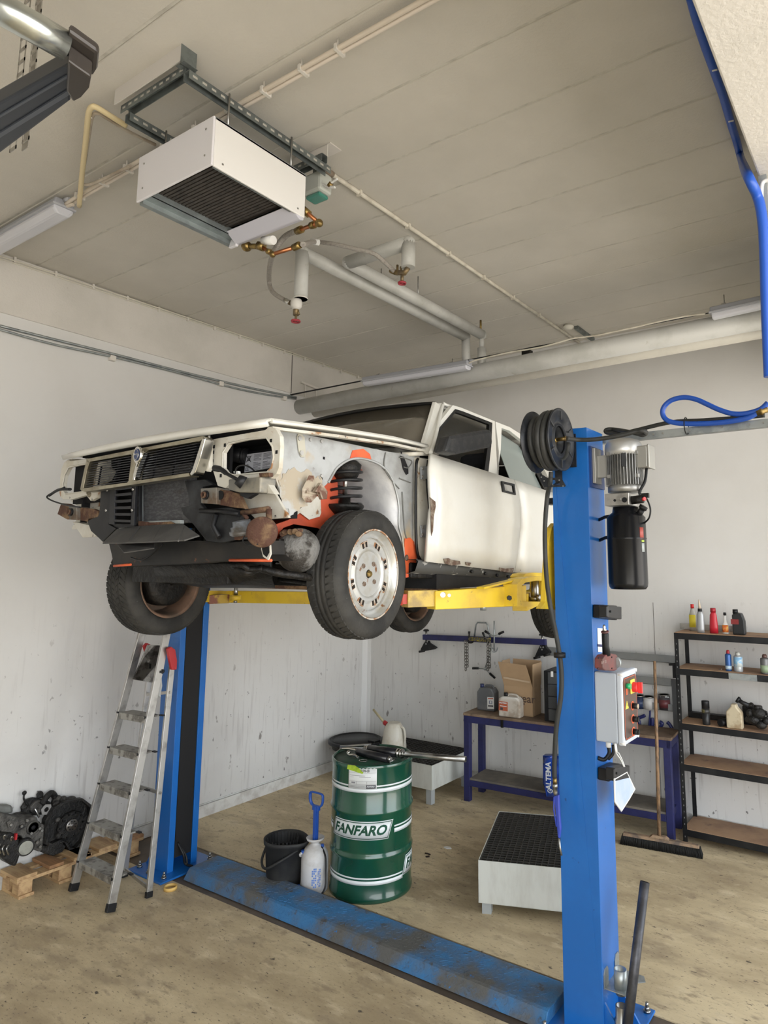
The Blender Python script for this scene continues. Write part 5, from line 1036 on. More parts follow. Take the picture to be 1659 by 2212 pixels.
MB().box((pb.x-.03, pb.y-.05, FZ+.05), (pb.x+.03, pb.y+.02, FZ+.053)).box((pb.x+.0, pb.y-.05, FZ+.05), (pb.x+.003, pb.y+.03, HC)).build('angle_bracket', dg, frame)
MB().box((xr-.28, ye-.04, FZ+.07), (xr+.03, ye-.035, HC-.004)).box((xr-.28, ye-.04, HC-.006), (xr+.05, ye+.05, HC)).build('mounting_plate', M('plate_offwhite', (.60, .57, .53), .5), frame)
for x in (x0+.06, x1-.03):
    for y in (y0+.10, y1-.08):
        MB().cyl((x, y, top), (x, y, FZ+.04), .005, n=8).build('threaded_rod', steel, frame)
# thermostat / damper box with green window
gx = ay(*zh(1465, 820), ye+.05); gb_ = T('junction_box', 'grey electrical box with green transparent window under the ceiling', 'junction box', (gx.x, gx.y, gx.z-.05))
c = gx; MB().box(c+V((-.07, -.05, -.02)), c+V((.07, .05, .10))).build('box_body', M('box_grey', (.47, .49, .45), .45), gb_, bevel=.015)
MB().box(c+V((-.055, -.04, -.045)), c+V((.055, .04, -.02))).build('window', M('window_green', (.05, .22, .17), .15, coat=.5), gb_, bevel=.012)
MB().box((c.x-.02, c.y-.02, c.z+.10), (c.x+.02, c.y+.02, HC)).build('hanger', dg, gb_)
MB().tube(sm([ay(*zh(*p), ye+.02) for p in ((1355, 785), (1420, 755), (1490, 770), (1530, 792), (1565, 790), (1540, 785), (1545, 765), (1578, 742))], 5), .006, 8).build('cable', white_plastic, gb_)
MB().cyl(ay(*zh(1530, 785), ye+.02), ay(*zh(1545, 765), ye+.02), .014, n=10).build('cable_gland', brass, gb_)
# conduit to the back wall with its clips
cx = -2.637; cz = HC-.016
cy = az(*zh(1545, 700), cz).y
cdt = MB().cyl((cx, cy, cz), (cx, YB, cz), .014, n=14).build('conduit', cream, label='straight cream conduit along the ceiling from the heater frame to the back wall', category='conduit')
for y in (2.95, 3.45, 3.95, 4.45, 4.95, 5.45): MB().box((cx-.02, y-.01, HC-.034), (cx+.02, y+.01, HC)).build('clip', cream, cdt, bevel=.004)
MB().cyl((cx, cy-.04, cz), (cx, cy+.03, cz), .018, n=14).build('conduit_sleeve', M('sleeve_brown', (.25, .2, .15), .6), cdt)
sd = az(1228, 708, HC-.03); sdo = MB().lathe([(0, 0), (.035, 0), (.045, .012), (.050, .02), (.050, .03), (.042, .032), (.042, .045), (0, .045)], (sd.x, sd.y, HC-.045), n=28).build('smoke_detector', M('detector_white', (.68, .66, .58), .4), label='round white smoke detector at the back end of the ceiling conduit', category='smoke detector')
b = MB().box((sd.x+.03, sd.y+.07, HC-.03), (sd.x+.07, YB-.02, HC)); b.build('cable_duct', dg, label='short dark duct piece on the ceiling behind the smoke detector', category='duct')
# double conduit across the ceiling (foreground), clips, running into the lamp
yl = 1.965; zl = 4.50
cl = T('conduit', 'pair of pinkish cream conduits clipped across the ceiling in front of the heater', 'conduit', (-2.2, yl, zl))
xa_ = az(150, 432, zl).x; xe = xb+.02
b = MB().tube(sm([(xa_, yl+.02, zl-.02), (xa_+.25, yl, zl), (xe, yl, zl)], 6), .0115, 10); b.build('tube', ivory, cl)
b = MB().tube(sm([(xa_+.05, yl+.03, zl+.0), (xa_+.35, yl+.024, zl+.002), (xe, yl+.024, zl+.002)], 6), .0115, 10); b.build('tube', M('ivory_cable_pale', (.68, .61, .53), .5), cl)
for px in (105, 258, 400, 603, 780, 958, 1160, 1376, 1575):
    p = az(*zh(px, {105: 828, 258: 760, 400: 685, 603: 565, 780: 465, 958: 355, 1160: 245, 1376: 128, 1575: 10}[px]), zl)
    MB().box((p.x-.008, yl-.018, zl-.014), (p.x+.008, yl+.042, zl+.016)).cyl((p.x, yl+.0, zl+.01), (p.x, yl+.0, HC), .004, n=8).build('clip', M('clip_white', (.66, .63, .58), .5), cl)
# yellow bent tube and brown cable
zt_ = 4.47
yt = [az(*zh(*p), zt_) for p in ((132, 895), (150, 700), (170, 520), (185, 380), (205, 340), (235, 345), (300, 385), (395, 445))]
ytb = MB().tube(sm(yt, 6), .014, 10).build('bent_tube', M('yellowed_plastic', (.70, .58, .34), .5), label='yellowed plastic tube bent into a hook beside the heater frame', category='tube')
b = MB()
for p in ((185, 412), (152, 655)): c = az(*zh(*p), zt_); b.cyl(c+V((-.03, 0, 0)), c+V((.03, 0, 0)), .003, n=6).cyl(c, (c.x, c.y, HC), .003, n=6)
b.build('cable_tie', M('clip_white', (.66, .63, .58), .5), ytb)
ct = [az(*zh(*p), zt_+.01) for p in ((560, 552), (410, 478), (300, 410), (235, 375), (205, 395), (190, 480), (165, 640), (148, 745), (165, 775), (230, 760), (420, 670))]
MB().tube(sm(ct, 6), .009, 8).build('cable', M('brown_cable', (.34, .28, .22), .6, col2=(.5, .44, .36), scale=5), label='brown cable following the bent yellowed tube', category='cable')
# luminaires
def lum(p0, p1, up, label, name='ceiling_lamp', w=.10, hgt=.085):
    p0 = V(p0); p1 = V(p1); r = T(name, label, 'lamp', (p0+p1)/2-V((0, 0, hgt)))
    d = (p1-p0).normalized(); s_ = V((-d.y, d.x, 0)).normalized()
    def sec(c, pr): return [c+s_*a+V((0, 0, z)) for a, z in pr]
    base = [(-w/2, -.045), (w/2, -.045), (w/2*.9, 0), (-w/2*.9, 0)]; diff = [(-w/2, -.045), (-w/2*.95, -.07), (-w/2*.6, -hgt), (w/2*.6, -hgt), (w/2*.95, -.07), (w/2, -.045)]
    MB().prism(sec(p0, base), p1-p0).build('housing', M('lamp_grey', (.33, .34, .37), .5), r, bevel=.008)
    MB().prism(sec(p0+d*.01, diff), (p1-d*.01)-(p0+d*.01)).build('diffuser', M('lamp_diffuser', (.58, .59, .64), .28, coat=.3), r, bevel=.014)
    MB().prism(sec(p0-d*.004, [(-w/2-.006, -.05), (w/2+.006, -.05), (w/2+.006, -.038), (-w/2-.006, -.038)]), p1-p0+d*.008).build('seal_rim', M('lamp_rim', (.42, .43, .46), .5), r)
    for t in (.15, .85): c = p0.lerp(p1, t); MB().bar(c-s_*.03, c+s_*.03, .03, .02).cyl(c, (c.x, c.y, up), .004, n=8).build('mounting_clip', steel, r)
    e = p1 if p1.x > p0.x else p0; MB().cyl(e-d*0, e+V((.05, 0, -.01)), .018, .012, n=12).build('cable_gland', M('lamp_rim', (.42, .43, .46), .5), r); return r
lum((-5.40, yl+.0, 4.52), (xa_-.06, yl, 4.52), HC, 'grey strip lamp on the ceiling in front, left of the heater', w=.13, hgt=.10)
# back wire with cables, two lamps
YW = 5.03; ZW = ay(812, 816, YW).z
wire = MB().cyl((XL, YW, ay(628, 852, YW).z), (xb, YW, ay(1640, 655, YW).z), .004, n=8).cyl((XL, YW+.012, ay(628, 852, YW).z-.004), (-2.4, YW+.012, ay(1240, 730, YW).z-.006), .005, n=8).build('suspension_wire', black_plastic, label='black suspension wire stretched across the room in front of the fat back pipe', category='wire')
b = MB().tube(sm([ay(*zi(*p), YW-.01) for p in ((1105, 862), (1150, 845), (1300, 810), (1450, 785), (1600, 745))]+[ay(*zr(*p), YW-.01) for p in ((230, 450), (370, 432), (500, 405), (655, 372), (790, 340), (920, 312), (1060, 285), (1190, 270))], 5), .007, 8)
wc = b.build('cable', cream, label='cream cable tied along the suspension wire between the two back lamps', category='cable')
l1a = ay(*zi(590, 955), YW-.03); l1b = ay(*zi(1100, 872), YW-.03)
lum((l1a.x, YW, l1a.z+.05), (l1b.x, YW, l1b.z+.05), l1b.z+.1, 'grey strip lamp hung on the wire at the back left above the car roof', w=.10)
l2a = ay(*zr(1225, 262), YW-.03); l2b = V((xb-.03, 0, ay(*zr(1620, 190), YW).z))
lum((l2a.x, YW, l2a.z+.04), (l2b.x, YW, l2a.z+.06), l2b.z+.12, 'grey strip lamp hung on the wire at the right end of the back wall', w=.10)
# fat pipe along the back, a second one behind
PYY = 5.17; pz = 4.03
rA = ay(700, 853, PYY).z; rB = ay(700, 887, PYY).z; pr_ = .082
pA = ax(645, 872, XL); zc0 = ay(700, 870, PYY).z; zc1 = ay(1600, 695, PYY).z
MB().cyl((XL-.02, PYY, zc0), (xb, PYY, zc1), pr_, n=36).build('insulated_pipe', pipe_w, label='fat grey insulated heating pipe running the full width in front of the back wall', category='pipe')
MB().cyl((XL-.02, PYY+.25, zc0-.0), (xb, PYY+.25, zc1+.0), .070, n=30).build('insulated_pipe', M('pipe_jacket_beige', (.50, .48, .42), .5, col2=(.44, .42, .37), scale=4), label='slimmer beige insulated pipe just behind and below the fat one', category='pipe')
MB().box((-2.66, PYY-.03, ay(1172, 760, PYY).z-.02), (-2.58, PYY+.03, ay(1172, 752, PYY).z)).build('pipe_hanger', greasy_black, label='dark flat hanger holding the fat pipe below the smoke detector', category='pipe hanger')
# U shaped pipe clip on left wall
q = [ax(*Z(600, 740, 6.38)(*p), XL+.03) for p in ((320, 545), (370, 545), (560, 640), (560, 655), (320, 560))]
b = MB().bar(q[0], q[2], .025, .02).bar(ax(*Z(600, 740, 6.38)(375, 560), XL+.03), ax(*Z(600, 740, 6.38)(375, 750), XL+.03), .012, .012, up=(0, 1, 0)).bar(ax(*Z(600, 740, 6.38)(528, 640), XL+.03), ax(*Z(600, 740, 6.38)(528, 740), XL+.03), .012, .012, up=(0, 1, 0)); b.build('wall_bracket', M('clip_white', (.66, .63, .58), .5), label='small painted bracket on the left wall beam above the pipe end', category='bracket')
# the two insulated ceiling pipes to the heater
Zp = 4.35
ipx1, ipx2 = -3.24, -3.085
def ip(px, py, y): return ay(*zi(px, py), y)
b = MB().tube([(ipx1, 3.06, Zp), (ipx1, 5.14, Zp)], .045, 18); b.ball((ipx1, 3.06, Zp), .046).ball((ipx1, 5.14, Zp), .046)
zlow = ax(*zi(262, 540), ipx1).z
b.cyl((ipx1, 3.06, Zp), (ipx1, 3.06, zlow), .046, n=20).cyl((ipx1, 5.14, Zp), (ipx1, 5.15, zc0+.06), .04, n=18)
p1_ = T('insulated_pipe', 'left grey insulated pipe on the ceiling ending in a drop with red valve wheel', 'pipe', (ipx1, 4.1, Zp)); b.build('pipe_run', pipe_w, p1_)
b = MB().cyl((ipx1, 3.06, zlow+.0), (ipx1, 3.06, zlow+.012), .048, n=20); b.build('pipe_collar', M('collar', (.58, .57, .52), .4), p1_)
# valve 1
v1 = V((ipx1-.03, 3.05, zlow-.07)); 
MB().lathe([(.02, .0), (.036, .02), (.04, .05), (.03, .08)], v1, n=18).build('tape_wrap', M('tape_white', (.60, .58, .54), .6), p1_)
b = MB().tube([v1+V((-.06, -.0, .06)), v1+V((-.02, 0, .04)), v1+V((0, 0, .03))], .016, 12).cyl(v1+V((0, 0, .04)), v1+V((-.0, 0, -.04)), .020, n=12).cyl(v1+V((0, 0, -.04)), v1+V((0, 0, -.075)), .008, n=10).tube([v1+V((.01, 0, .0)), v1+V((.03, 0, -.04))], .007, 8); b.build('valve_body', M('old_brass', (.17, .13, .08), .5, .6, col2=(.28, .20, .09), scale=20), p1_)
def handwheel(c, par, r=.030):
    b = MB().lathe([(r-.006, -.006), (r, -.008), (r+.003, 0), (r, .006), (r-.006, .004)], c, n=24, closed=True).cyl(c-V((0, 0, .006)), c+V((0, 0, .006)), .008, n=10)
    for k in range(4): u = V((math.cos(k*PI/2+.4), math.sin(k*PI/2+.4), 0)); b.bar(c, c+u*r, .006, .005)
    b.build('hand_wheel', M('valve_red', (.33, .03, .045), .5), par)
handwheel(v1+V((0, 0, -.08)), p1_)
p2_ = T('insulated_pipe', 'right grey insulated pipe on the ceiling with sideways elbow and second red valve', 'pipe', (ipx2, 4.2, Zp))
ya2 = az(*zi(520, 375), Zp).y; e1 = az(*zi(790, 255), Zp)
xe2 = az(*zi(790, 265), Zp).x; zl2 = ay(*zi(790, 405), ya2).z
b = MB().tube([(ipx2, ya2, Zp), (ipx2, 5.17, Zp)], .046, 18).tube([(ipx2, ya2, Zp), (xe2, ya2, Zp)], .046, 18).cyl((xe2, ya2, Zp), (xe2, ya2, zl2), .046, n=18).ball((ipx2, ya2, Zp), .047).ball((xe2, ya2, Zp), .047).ball((ipx2, 5.17, Zp), .047).cyl((ipx2, 5.17, Zp), (ipx2, 5.17, Zp-.12), .022, n=14).cyl((ipx2, 5.17, Zp-.13), (ipx2, 5.17, zc0+.05), .04, n=18)
b.build('pipe_run', pipe_w, p2_)
MB().cyl((ipx2+.02, 5.12, Zp+.03), (ipx2+.02, 5.12, Zp+.12), .010, n=10).build('air_vent', brass, p2_)
MB().cyl((ipx2, (ya2+5)/2, Zp+.03), (ipx2, (ya2+5)/2, HC), .004, n=8).cyl((ipx1, 3.9, Zp+.03), (ipx1, 3.9, HC), .004, n=8).build('pipe_rod', steel, p2_)
v2 = V((xe2-.03, ya2, zl2-.03)); ob = M('old_brass', (.17, .13, .08), .5, .6)
MB().tube([v2+V((.03, 0, .03)), v2+V((0, 0, 0)), v2+V((-.07, 0, .02))], .018, 12).cyl(v2+V((-.03, 0, 0)), v2+V((-.03, 0, .05)), .008, n=8).cyl(v2+V((-.06, 0, 0)), v2+V((-.06, 0, .07)), .008, n=8).cyl(v2+V((-.02, 0, .0)), v2+V((-.02, 0, -.055)), .011, n=10).build('valve_body', ob, p2_)
handwheel(v2+V((-.02, 0, -.065)), p2_, .026)
# copper and brass connections of the heater
cc = T('pipe_fitting', 'copper and brass pipe connections on the rear side of the heater', 'pipe fitting', (x1, y1+.06, HZ0))
def hp2(px, py, y): return ay(*zh(px, py), y)
k1 = [hp2(1362, 880, y1+.01), hp2(1400, 925, y1+.03), hp2(1475, 990, y1+.06)]
MB().tube([(x1-.03, y1-.01, k1[0].z), k1[0], k1[1], k1[2]], .011, 10).tube([k1[2], hp2(1345, 1035, y1+.10)], .011, 10).build('copper_pipe', copper, cc)
def nutat(c, d, r=.018, l=.03): return MB().cyl(V(c)-V(d)*l/2, V(c)+V(d)*l/2, r, n=8)
b = MB(); dd = (k1[2]-k1[1]).normalized(); b.merge(nutat(k1[1], dd, .021, .05)).merge(nutat(k1[0], dd, .016, .02)).ball(k1[2], .022); b.merge(nutat(hp2(1440, 1002, y1+.07), (1, -.1, -.1), .019, .03)).merge(nutat(hp2(1365, 1030, y1+.095), V((1, -.2, -.1)).normalized(), .020, .05)); b.build('brass_fitting', brass, cc)
f1 = [hp2(1070, 1120, y1+.02), hp2(1150, 1120, y1+.03), hp2(1215, 1165, y1+.05), hp2(1330, 1128, y1+.08), hp2(1385, 1110, y1+.09)]
MB().tube(f1[1:4], .011, 10).build('copper_pipe', copper, cc)
b = MB().ball(f1[0], .030).merge(nutat(f1[1], (.7, .3, -.3), .024, .05)).merge(nutat(hp2(1195, 1150, y1+.045), (.7, .3, -.3), .016, .03)).ball(f1[2], .018).merge(nutat(hp2(1350, 1120, y1+.085), (1, .1, .2), .019, .045)).tube([f1[0], f1[0]+V((0, -.0, .09))], .014, 8).tube([f1[0], f1[1]], .016, 8); b.build('brass_fitting', brass, cc)
MB().cyl(hp2(1165, 1090, y1+.03), hp2(1220, 1085, y1+.03), .024, n=16).build('actuator', white_plastic, cc)
# braided hoses
br = M('braided_steel', (.46, .43, .39), .45, .5, col2=(.34, .31, .28), scale=60, stretch=(1, 1, 3), bump=.5, bscale=160)
h1 = [hp2(1345, 1035, y1+.10), hp2(1280, 1070, y1+.14), hp2(1215, 1170, y1+.2), hp2(1195, 1290, 3.0), hp2(1215, 1375, 3.04), hp2(1262, 1405, 3.05)]
h1[-1] = v1+V((-.06, 0, .06)); fh = MB().tube(sm(h1, 6), .016, 10).build('braided_hose', br, label='braided steel hose hanging from the heater to the left red valve', category='hose')
MB().tube([h1[-1]+V((-.05, 0, .03)), h1[-1]], .018, 10).build('hose_end', chrome, fh)
h2 = [f1[-1], ay(*zi(360, 275), 2.95), ay(*zi(450, 285), 3.02), ay(*zi(560, 310), 3.1), ay(*zi(650, 335), 3.18), ay(*zi(715, 370), ya2)]
h2[-1] = v2+V((-.08, 0, .025)); fh2 = MB().tube(sm(h2, 6), .015, 10).build('braided_hose', br, label='braided steel hose arching from the heater to the right red valve', category='hose')
MB().cyl(ay(*zi(342, 272), 2.94), ay(*zi(378, 278), 2.96), .019, n=12).build('hose_label', white_plastic, fh2)
MB().tube([v2+V((-.115, 0, .045)), v2+V((-.07, 0, .02))], .018, 10).build('hose_end', brass, fh2)
# cables on the left wall
lc = sm([(XL+.02, yv, zv) for yv, zv in ((1.5, 4.47), (2.11, 4.50), (3.0, 4.515), (4.2, 4.53), (5.4, 4.535), (6.35, 4.54))], 6)
b = MB().tube(lc, .006, 6).tube([p+V((.012, 0, .014)) for p in lc], .006, 6); wcb = b.build('cable', M('cable_cream', (.62, .59, .50), .5), label='pair of thin cream cables clipped along the top of the left wall', category='cable')
b = MB()
for k in range(14): y = 2.2+.3*k; b.box((XL+.012, y-.008, 4.505+.008*min(1, (y-2)/3)), (XL+.035, y+.008, 4.548))
o = b.build('cable_clips', M('clip_white', (.66, .63, .58), .5), wcb)
lw = [ax(px, py, XL+.03) for px, py in ((0, 704), (120, 734), (250, 766), (380, 800), (480, 824), (560, 842), (640, 858))]
wc2 = MB().tube(sm(lw, 5), .011, 8).tube(sm([p+V((0, .0, -.028-.012*math.sin(i*1.7))) for i, p in enumerate(lw)], 5), .009, 8).build('conduit', galv, label='thin grey conduit along the joint below the left wall beam', category='conduit')
for px, py in ((244, 768), (478, 824), (615, 856)): c = ax(px, py, XL+.03); MB().box(c+V((-.03, -.025, -.045)), c+V((.012, .025, .0))).build('clip', M('clip_white', (.66, .63, .58), .5), wc2, bevel=.004)
b = MB().box((XL, 5.03-.004, 4.1), (XL+.016, 5.03+.003, HC)); b.build('trim_9', M('dark_gap', (.12, .11, .10), .9), **S)
# garage door gear in the top left corner
GD = T('door_rail', 'steel tube and black rail of the garage door gear in the top left corner', 'door gear', (-1.75, .8, 3.4))
rd = 1.75
def rp(px, py, k=0): 
    d = ray(px, py); return CP+d*(rd+k)
tr_ = .038
j = az(*za(560, 390), 3.60)
MB().cyl(j, az(*za(-60, 35), 3.60), tr_, n=28).build('steel_tube', M('bright_steel', (.60, .62, .58), .25, .9, col2=(.45, .47, .44), scale=5), GD)
def prj(pts, z): return [az(*za(*p), z) for p in pts]
cap_o = prj([(585, 270), (845, 455), (830, 600), (790, 662), (690, 600), (530, 480), (570, 420)], 3.60)
mgm = M('bracket_black', (.040, .034, .030), .35)
MB().prism(cap_o, (0, 0, .03)).build('corner_bracket', mgm, GD, bevel=.010)
cap2 = prj([(580, 520), (655, 575), (778, 660), (760, 760), (700, 830), (620, 870), (565, 780)], 3.55)
MB().prism(cap2, (0, 0, .05)).build('rail_end', mgm, GD, bevel=.010)
rr0_ = prj([(600, 540), (600, 860)], 3.57); rr1_ = prj([(-40, 900), (-40, 1340)], 3.57)
b = MB().hexa([rr0_[0], rr0_[1], rr1_[1], rr1_[0], rr0_[0]+V((0, 0, .05)), rr0_[1]+V((0, 0, .05)), rr1_[1]+V((0, 0, .05)), rr1_[0]+V((0, 0, .05))]); b.build('black_rail', M('rail_black', (.018, .022, .03), .3, coat=.3), GD, bevel=.006)
b = MB(); a = prj([(590, 640), (-20, 1000)], 3.568); b.bar(a[0], a[1], .006, .006); a = prj([(590, 780), (-20, 1160)], 3.568); b.bar(a[0], a[1], .012, .008); b.build('rail_rib', M('rail_edge', (.09, .10, .12), .3, .4), GD)
# perforated hanger strip
hg0 = ay(*za(210, 1270), 1.02); 
tpx = ay(*za(342, 0), 1.02)
ps = T('hanger_strip', 'perforated galvanised angle strip hanging from the ceiling behind the black rail', 'hanger', (hg0.x, 1.02, hg0.z))
wS = ay(*za(290, 1270), 1.02).x-ay(*za(135, 1270), 1.02).x
xm_ = hg0.x; z0_ = hg0.z
m_ps = M('strip_metal', (.40, .38, .34), .45, .7, col2=(.27, .25, .22), scale=14)
MB().box((xm_-wS*.16, 1.02, z0_), (xm_+wS*.16, 1.023, HC)).build('web', m_ps, ps)
b = MB()
for sg in (-1, 1):
    xs = (wS*.16, wS*.5) if sg > 0 else (-wS*.5, -wS*.16)
    b.box((xm_+xs[0], 1.00, z0_), (xm_+xs[0]+.004, 1.003, HC)).box((xm_+xs[1]-.004, 1.00, z0_), (xm_+xs[1], 1.003, HC))
    k = 0
    while z0_+k*.05 < HC: b.box((xm_+xs[0], 1.00, z0_+k*.05), (xm_+xs[1], 1.003, z0_+k*.05+.014)); k += 1
b.build('perforated_flange', m_ps, ps)
# ================================================================ FLOOR ITEMS
# ---- stepladder
lad = T('stepladder', 'aluminium stepladder with red corner pieces standing before the far lift post', 'stepladder', (-4.72, 2.9, 0))
def lp3(px, py, x): return ax(px, py, x)
fl_, fr_ = az(158, 1922, 0.015), az(238, 1968, 0.015)
tl_, tr2 = V((-4.86, 3.10, 1.80)), V((-4.62, 3.15, 1.84))
dl = (tl_-fl_); dr = (tr2-fr_)
tl_, tr2 = fl_+dl*1.12, fr_+dr*1.12
def rail_(a, b_, w=.022, h=.055): return MB().bar(a, b_, w, h, up=(0, 1, 0))
for a, b_ in ((fl_, tl_), (fr_, tr2)):
    rail_(a, b_).build('rail', alu, lad, bevel=.002); MB().bar(a-(b_-a).normalized()*.006, a+(b_-a).normalized()*.045, .03, .062, up=(0, 1, 0)).build('foot', black_plastic, lad, bevel=.004)
gl, gr = V((-4.88, 3.08, .015)), az(321, 1936, .015)
ul, ur = fl_+dl*.82+V((0, .05, 0)), fr_+dr*.80+V((0, .05, 0))
ur = ax(372, 1430, -4.60); ul = ax(325, 1440, -4.85)
for a, b_ in ((gl, ul), (gr, ur)):
    rail_(a, b_, .02, .04).build('rear_leg', alu, lad, bevel=.002); MB().bar(a-V((0, 0, .008)), a+(b_-a).normalized()*.03, .028, .046, up=(0, 1, 0)).build('foot', black_plastic, lad, bevel=.003)
for t in (.03, .42, .86): MB().bar(gl.lerp(ul, t)+V((0, .0, 0)), gr.lerp(ur, t), .012, .022).cyl(gr.lerp(ur, t)+V((.008, 0, 0)), gr.lerp(ur, t)+V((.018, 0, 0)), .010, n=12).build('cross_brace', alu, lad)
def tz(P, Q, z): return P.lerp(Q, (z-P.z)/(Q.z-P.z))
tread_m = M('ladder_tread', (.36, .35, .32), .55, .5, col2=(.16, .15, .135), scale=14, lo=.48, hi=.6)
for pyl, pyr in ((1858, 1900), (1775, 1805), (1690, 1715), (1612, 1630), (1537, 1550)):
    za_ = ax((155+(pyl-1925)*(-157/555)), pyl, (fl_.x+tl_.x)/2).z; 
    L0 = tz(fl_, tl_, ax(158+(1922-pyl)*.283, pyl, fl_.x+(tl_.x-fl_.x)*(1922-pyl)/560).z); R0__ = tz(fr_, tr2, L0.z)
    b = MB().hexa([L0+V((.012, -.02, -.012)), R0__+V((-.012, -.02, -.012)), R0__+V((-.012, .09, -.012)), L0+V((.012, .09, -.012)), L0+V((.012, -.02, .0)), R0__+V((-.012, -.02, .0)), R0__+V((-.012, .09, .0)), L0+V((.012, .09, 0))])
    b.bar(L0+V((.012, -.02, -.022)), R0__+V((-.012, -.02, -.022)), .006, .045); stp = b.build('step', tread_m, lad, bevel=.003)
    MB().box(R0__+V((-.02, -.03, -.012)), R0__+V((.0, -.01, .006))).box(R0__+V((-.01, .08, -.008)), R0__+V((.03, .10, .0))).box(L0+V((-.006, -.03, -.006)), L0+V((.012, -.02, .006))).build('end_cap', black_plastic, stp)
pl_ = [ax(*Z(0, 1330, 3.302)(*p), -4.74) for p in ((955, 455), (1095, 480), (1165, 215), (1060, 208))]
MB().prism(pl_, (0, -.012, .003)).build('folded_platform', M('platform_painted', (.34, .33, .31), .6, .3, col2=(.17, .16, .15), scale=16, lo=.46, hi=.56), lad, bevel=.002)
q = ax(*Z(0, 1330, 3.302)(1080, 357), -4.74); MB().box(q-V((.018, .018, .018)), q+V((.018, -.014, .018))).build('sticker', greasy_black, lad)
redp = M('red_plastic', (.42, .02, .025), .4, spots=[((.6, .5, .5), 30, .7, .74)])
for pts, x in ((((1180, 235), (1205, 218), (1235, 240), (1248, 320), (1245, 383), (1210, 385), (1195, 320)), -4.58), (((1012, 215), (1035, 192), (1062, 205), (1068, 240), (1050, 262), (1035, 305), (1022, 250)), -4.86)):
    MB().prism([ax(*Z(0, 1330, 3.302)(*p), x) for p in pts], (.03, 0, 0)).build('corner_piece', redp, lad, bevel=.006)
q = ax(*Z(0, 1330, 3.302)(1158, 395), -4.6); MB().cyl(q, q+V((.02, -.02, 0)), .017, n=16).cyl(q+V((.02, -.02, 0)), q+V((.03, -.03, 0)), .009, n=12).build('hinge_bolt', black_plastic, lad)
MB().prism([ax(*Z(0, 1330, 3.302)(*p), -4.60) for p in ((1120, 430), (1150, 425), (1155, 500), (1140, 580), (1115, 560))], (.004, 0, 0)).build('tape_remnant', M('tape_grey', (.42, .43, .42), .5), lad)
# ---- masking tape roll
tp = az(368, 1921, 0); MB().lathe([(.037, 0), (.045, 0), (.045, .022), (.037, .022)], (tp.x, tp.y, .0), n=32, closed=True).build('tape_roll', M('masking_tape', (.62, .40, .12), .6), label='roll of masking tape lying on the floor beside the ladder foot', category='tape roll')
# ---- pallet, engine and gearbox
pal = T('pallet', 'wooden pallet on the floor at the left wall carrying the engine', 'pallet', (-5.22, 2.6, 0))
PXR, PY_0, PY_1 = -5.02, 2.50, 3.10
zp0 = Z(0, 1700, 6.636)
c0 = az(*zp0(240, 1600), 0); c1 = az(*zp0(910, 1400), 0)
fx = (c0.x+c1.x)/2
wL = XL+.03
c0 = az(*zp0(235, 1320), .135)
PX_ = c0.x; PYa = az(*zp0(240, 1600), 0).y-.0
xR = az(*zp0(240, 1600), 0).x; yN = az(*zp0(100, 1575), 0).y
def bd(x0, x1, y0, y1, z0, z1, mm=pine): MB().box((x0, y0, z0), (x1, y1, z1)).build('board', mm, pal, bevel=.003)
yA, yB = 2.47, 3.27
pine2 = M('pine_red', (.38, .20, .09), .7, col2=(.26, .14, .07), scale=5, stretch=(1, 6, 6))
xRR = -5.16
def run(y0, y1, z0, z1, x0=wL, x1=xRR, mm=pine, n='board'): MB().box((x0, y0, z0), (x1, y1, z1)).build(n, mm, pal, bevel=.003)
xRR = (az(*zp0(235, 1605), 0).x+az(*zp0(915, 1400), 0).x)/2
ya0 = az(*zp0(235, 1605), 0).y; ya1 = az(*zp0(390, 1560), 0).y; yc0 = az(*zp0(915, 1400), 0).y
# deck boards run along the wall-to-room direction; stringers along the edge
dz0, dz1 = .122, .144
run(ya0-.02, ya0+.11, dz0, dz1); run(ya0+.19, ya0+.29, dz0+.004, dz1+.004, mm=pine2); run(ya0+.36, ya0+.49, dz0, dz1); run(yc0+.12, yc0+.20, dz0, dz1); run(yc0+.26, yc0+.40, dz0, dz1)
run(yc0+.52, yc0+.62, dz0, dz1, mm=pine2)
run(ya0-.02, yc0+.62, .1, .122, x0=xRR-.10); run(ya0-.02, yc0+.62, .1, .122, x0=wL, x1=wL+.08)
for y in (ya0, yc0-.02, yc0+.5): 
    for x in (xRR-.10, wL): MB().box((x, y, .02), (x+.09, y+.09, .1)).build('block', pine, pal, bevel=.003)
for y in (ya0, yc0-.02, yc0+.5): run(y-.0, y+.1, 0, .02)
EZ = .146
eng = T('engine', 'dismantled grey and black engine with round flywheel face lying on the pallet', 'engine', (-5.2, 2.8, EZ))
zq = zp0
def E_(px, py, x): return ax(*zq(px, py), x-.13)
cgrey = M('engine_casting', (.115, .11, .10), .6, .4, col2=(.03, .028, .026), scale=13, lo=.45, hi=.6, bump=.6, bscale=60)
cdark = M('engine_dark', (.010, .0095, .009), .5, .2, col2=(.028, .026, .023), scale=14, lo=.5, hi=.66, bump=.6, bscale=50)
def px_box(pts, x, dx, mat, name, bev=.008):
    dx = max(dx, -5.425-(x-.13)); return MB().prism([E_(*p, x) for p in pts], (dx, 0, 0)).build(name, mat, eng, bevel=bev)
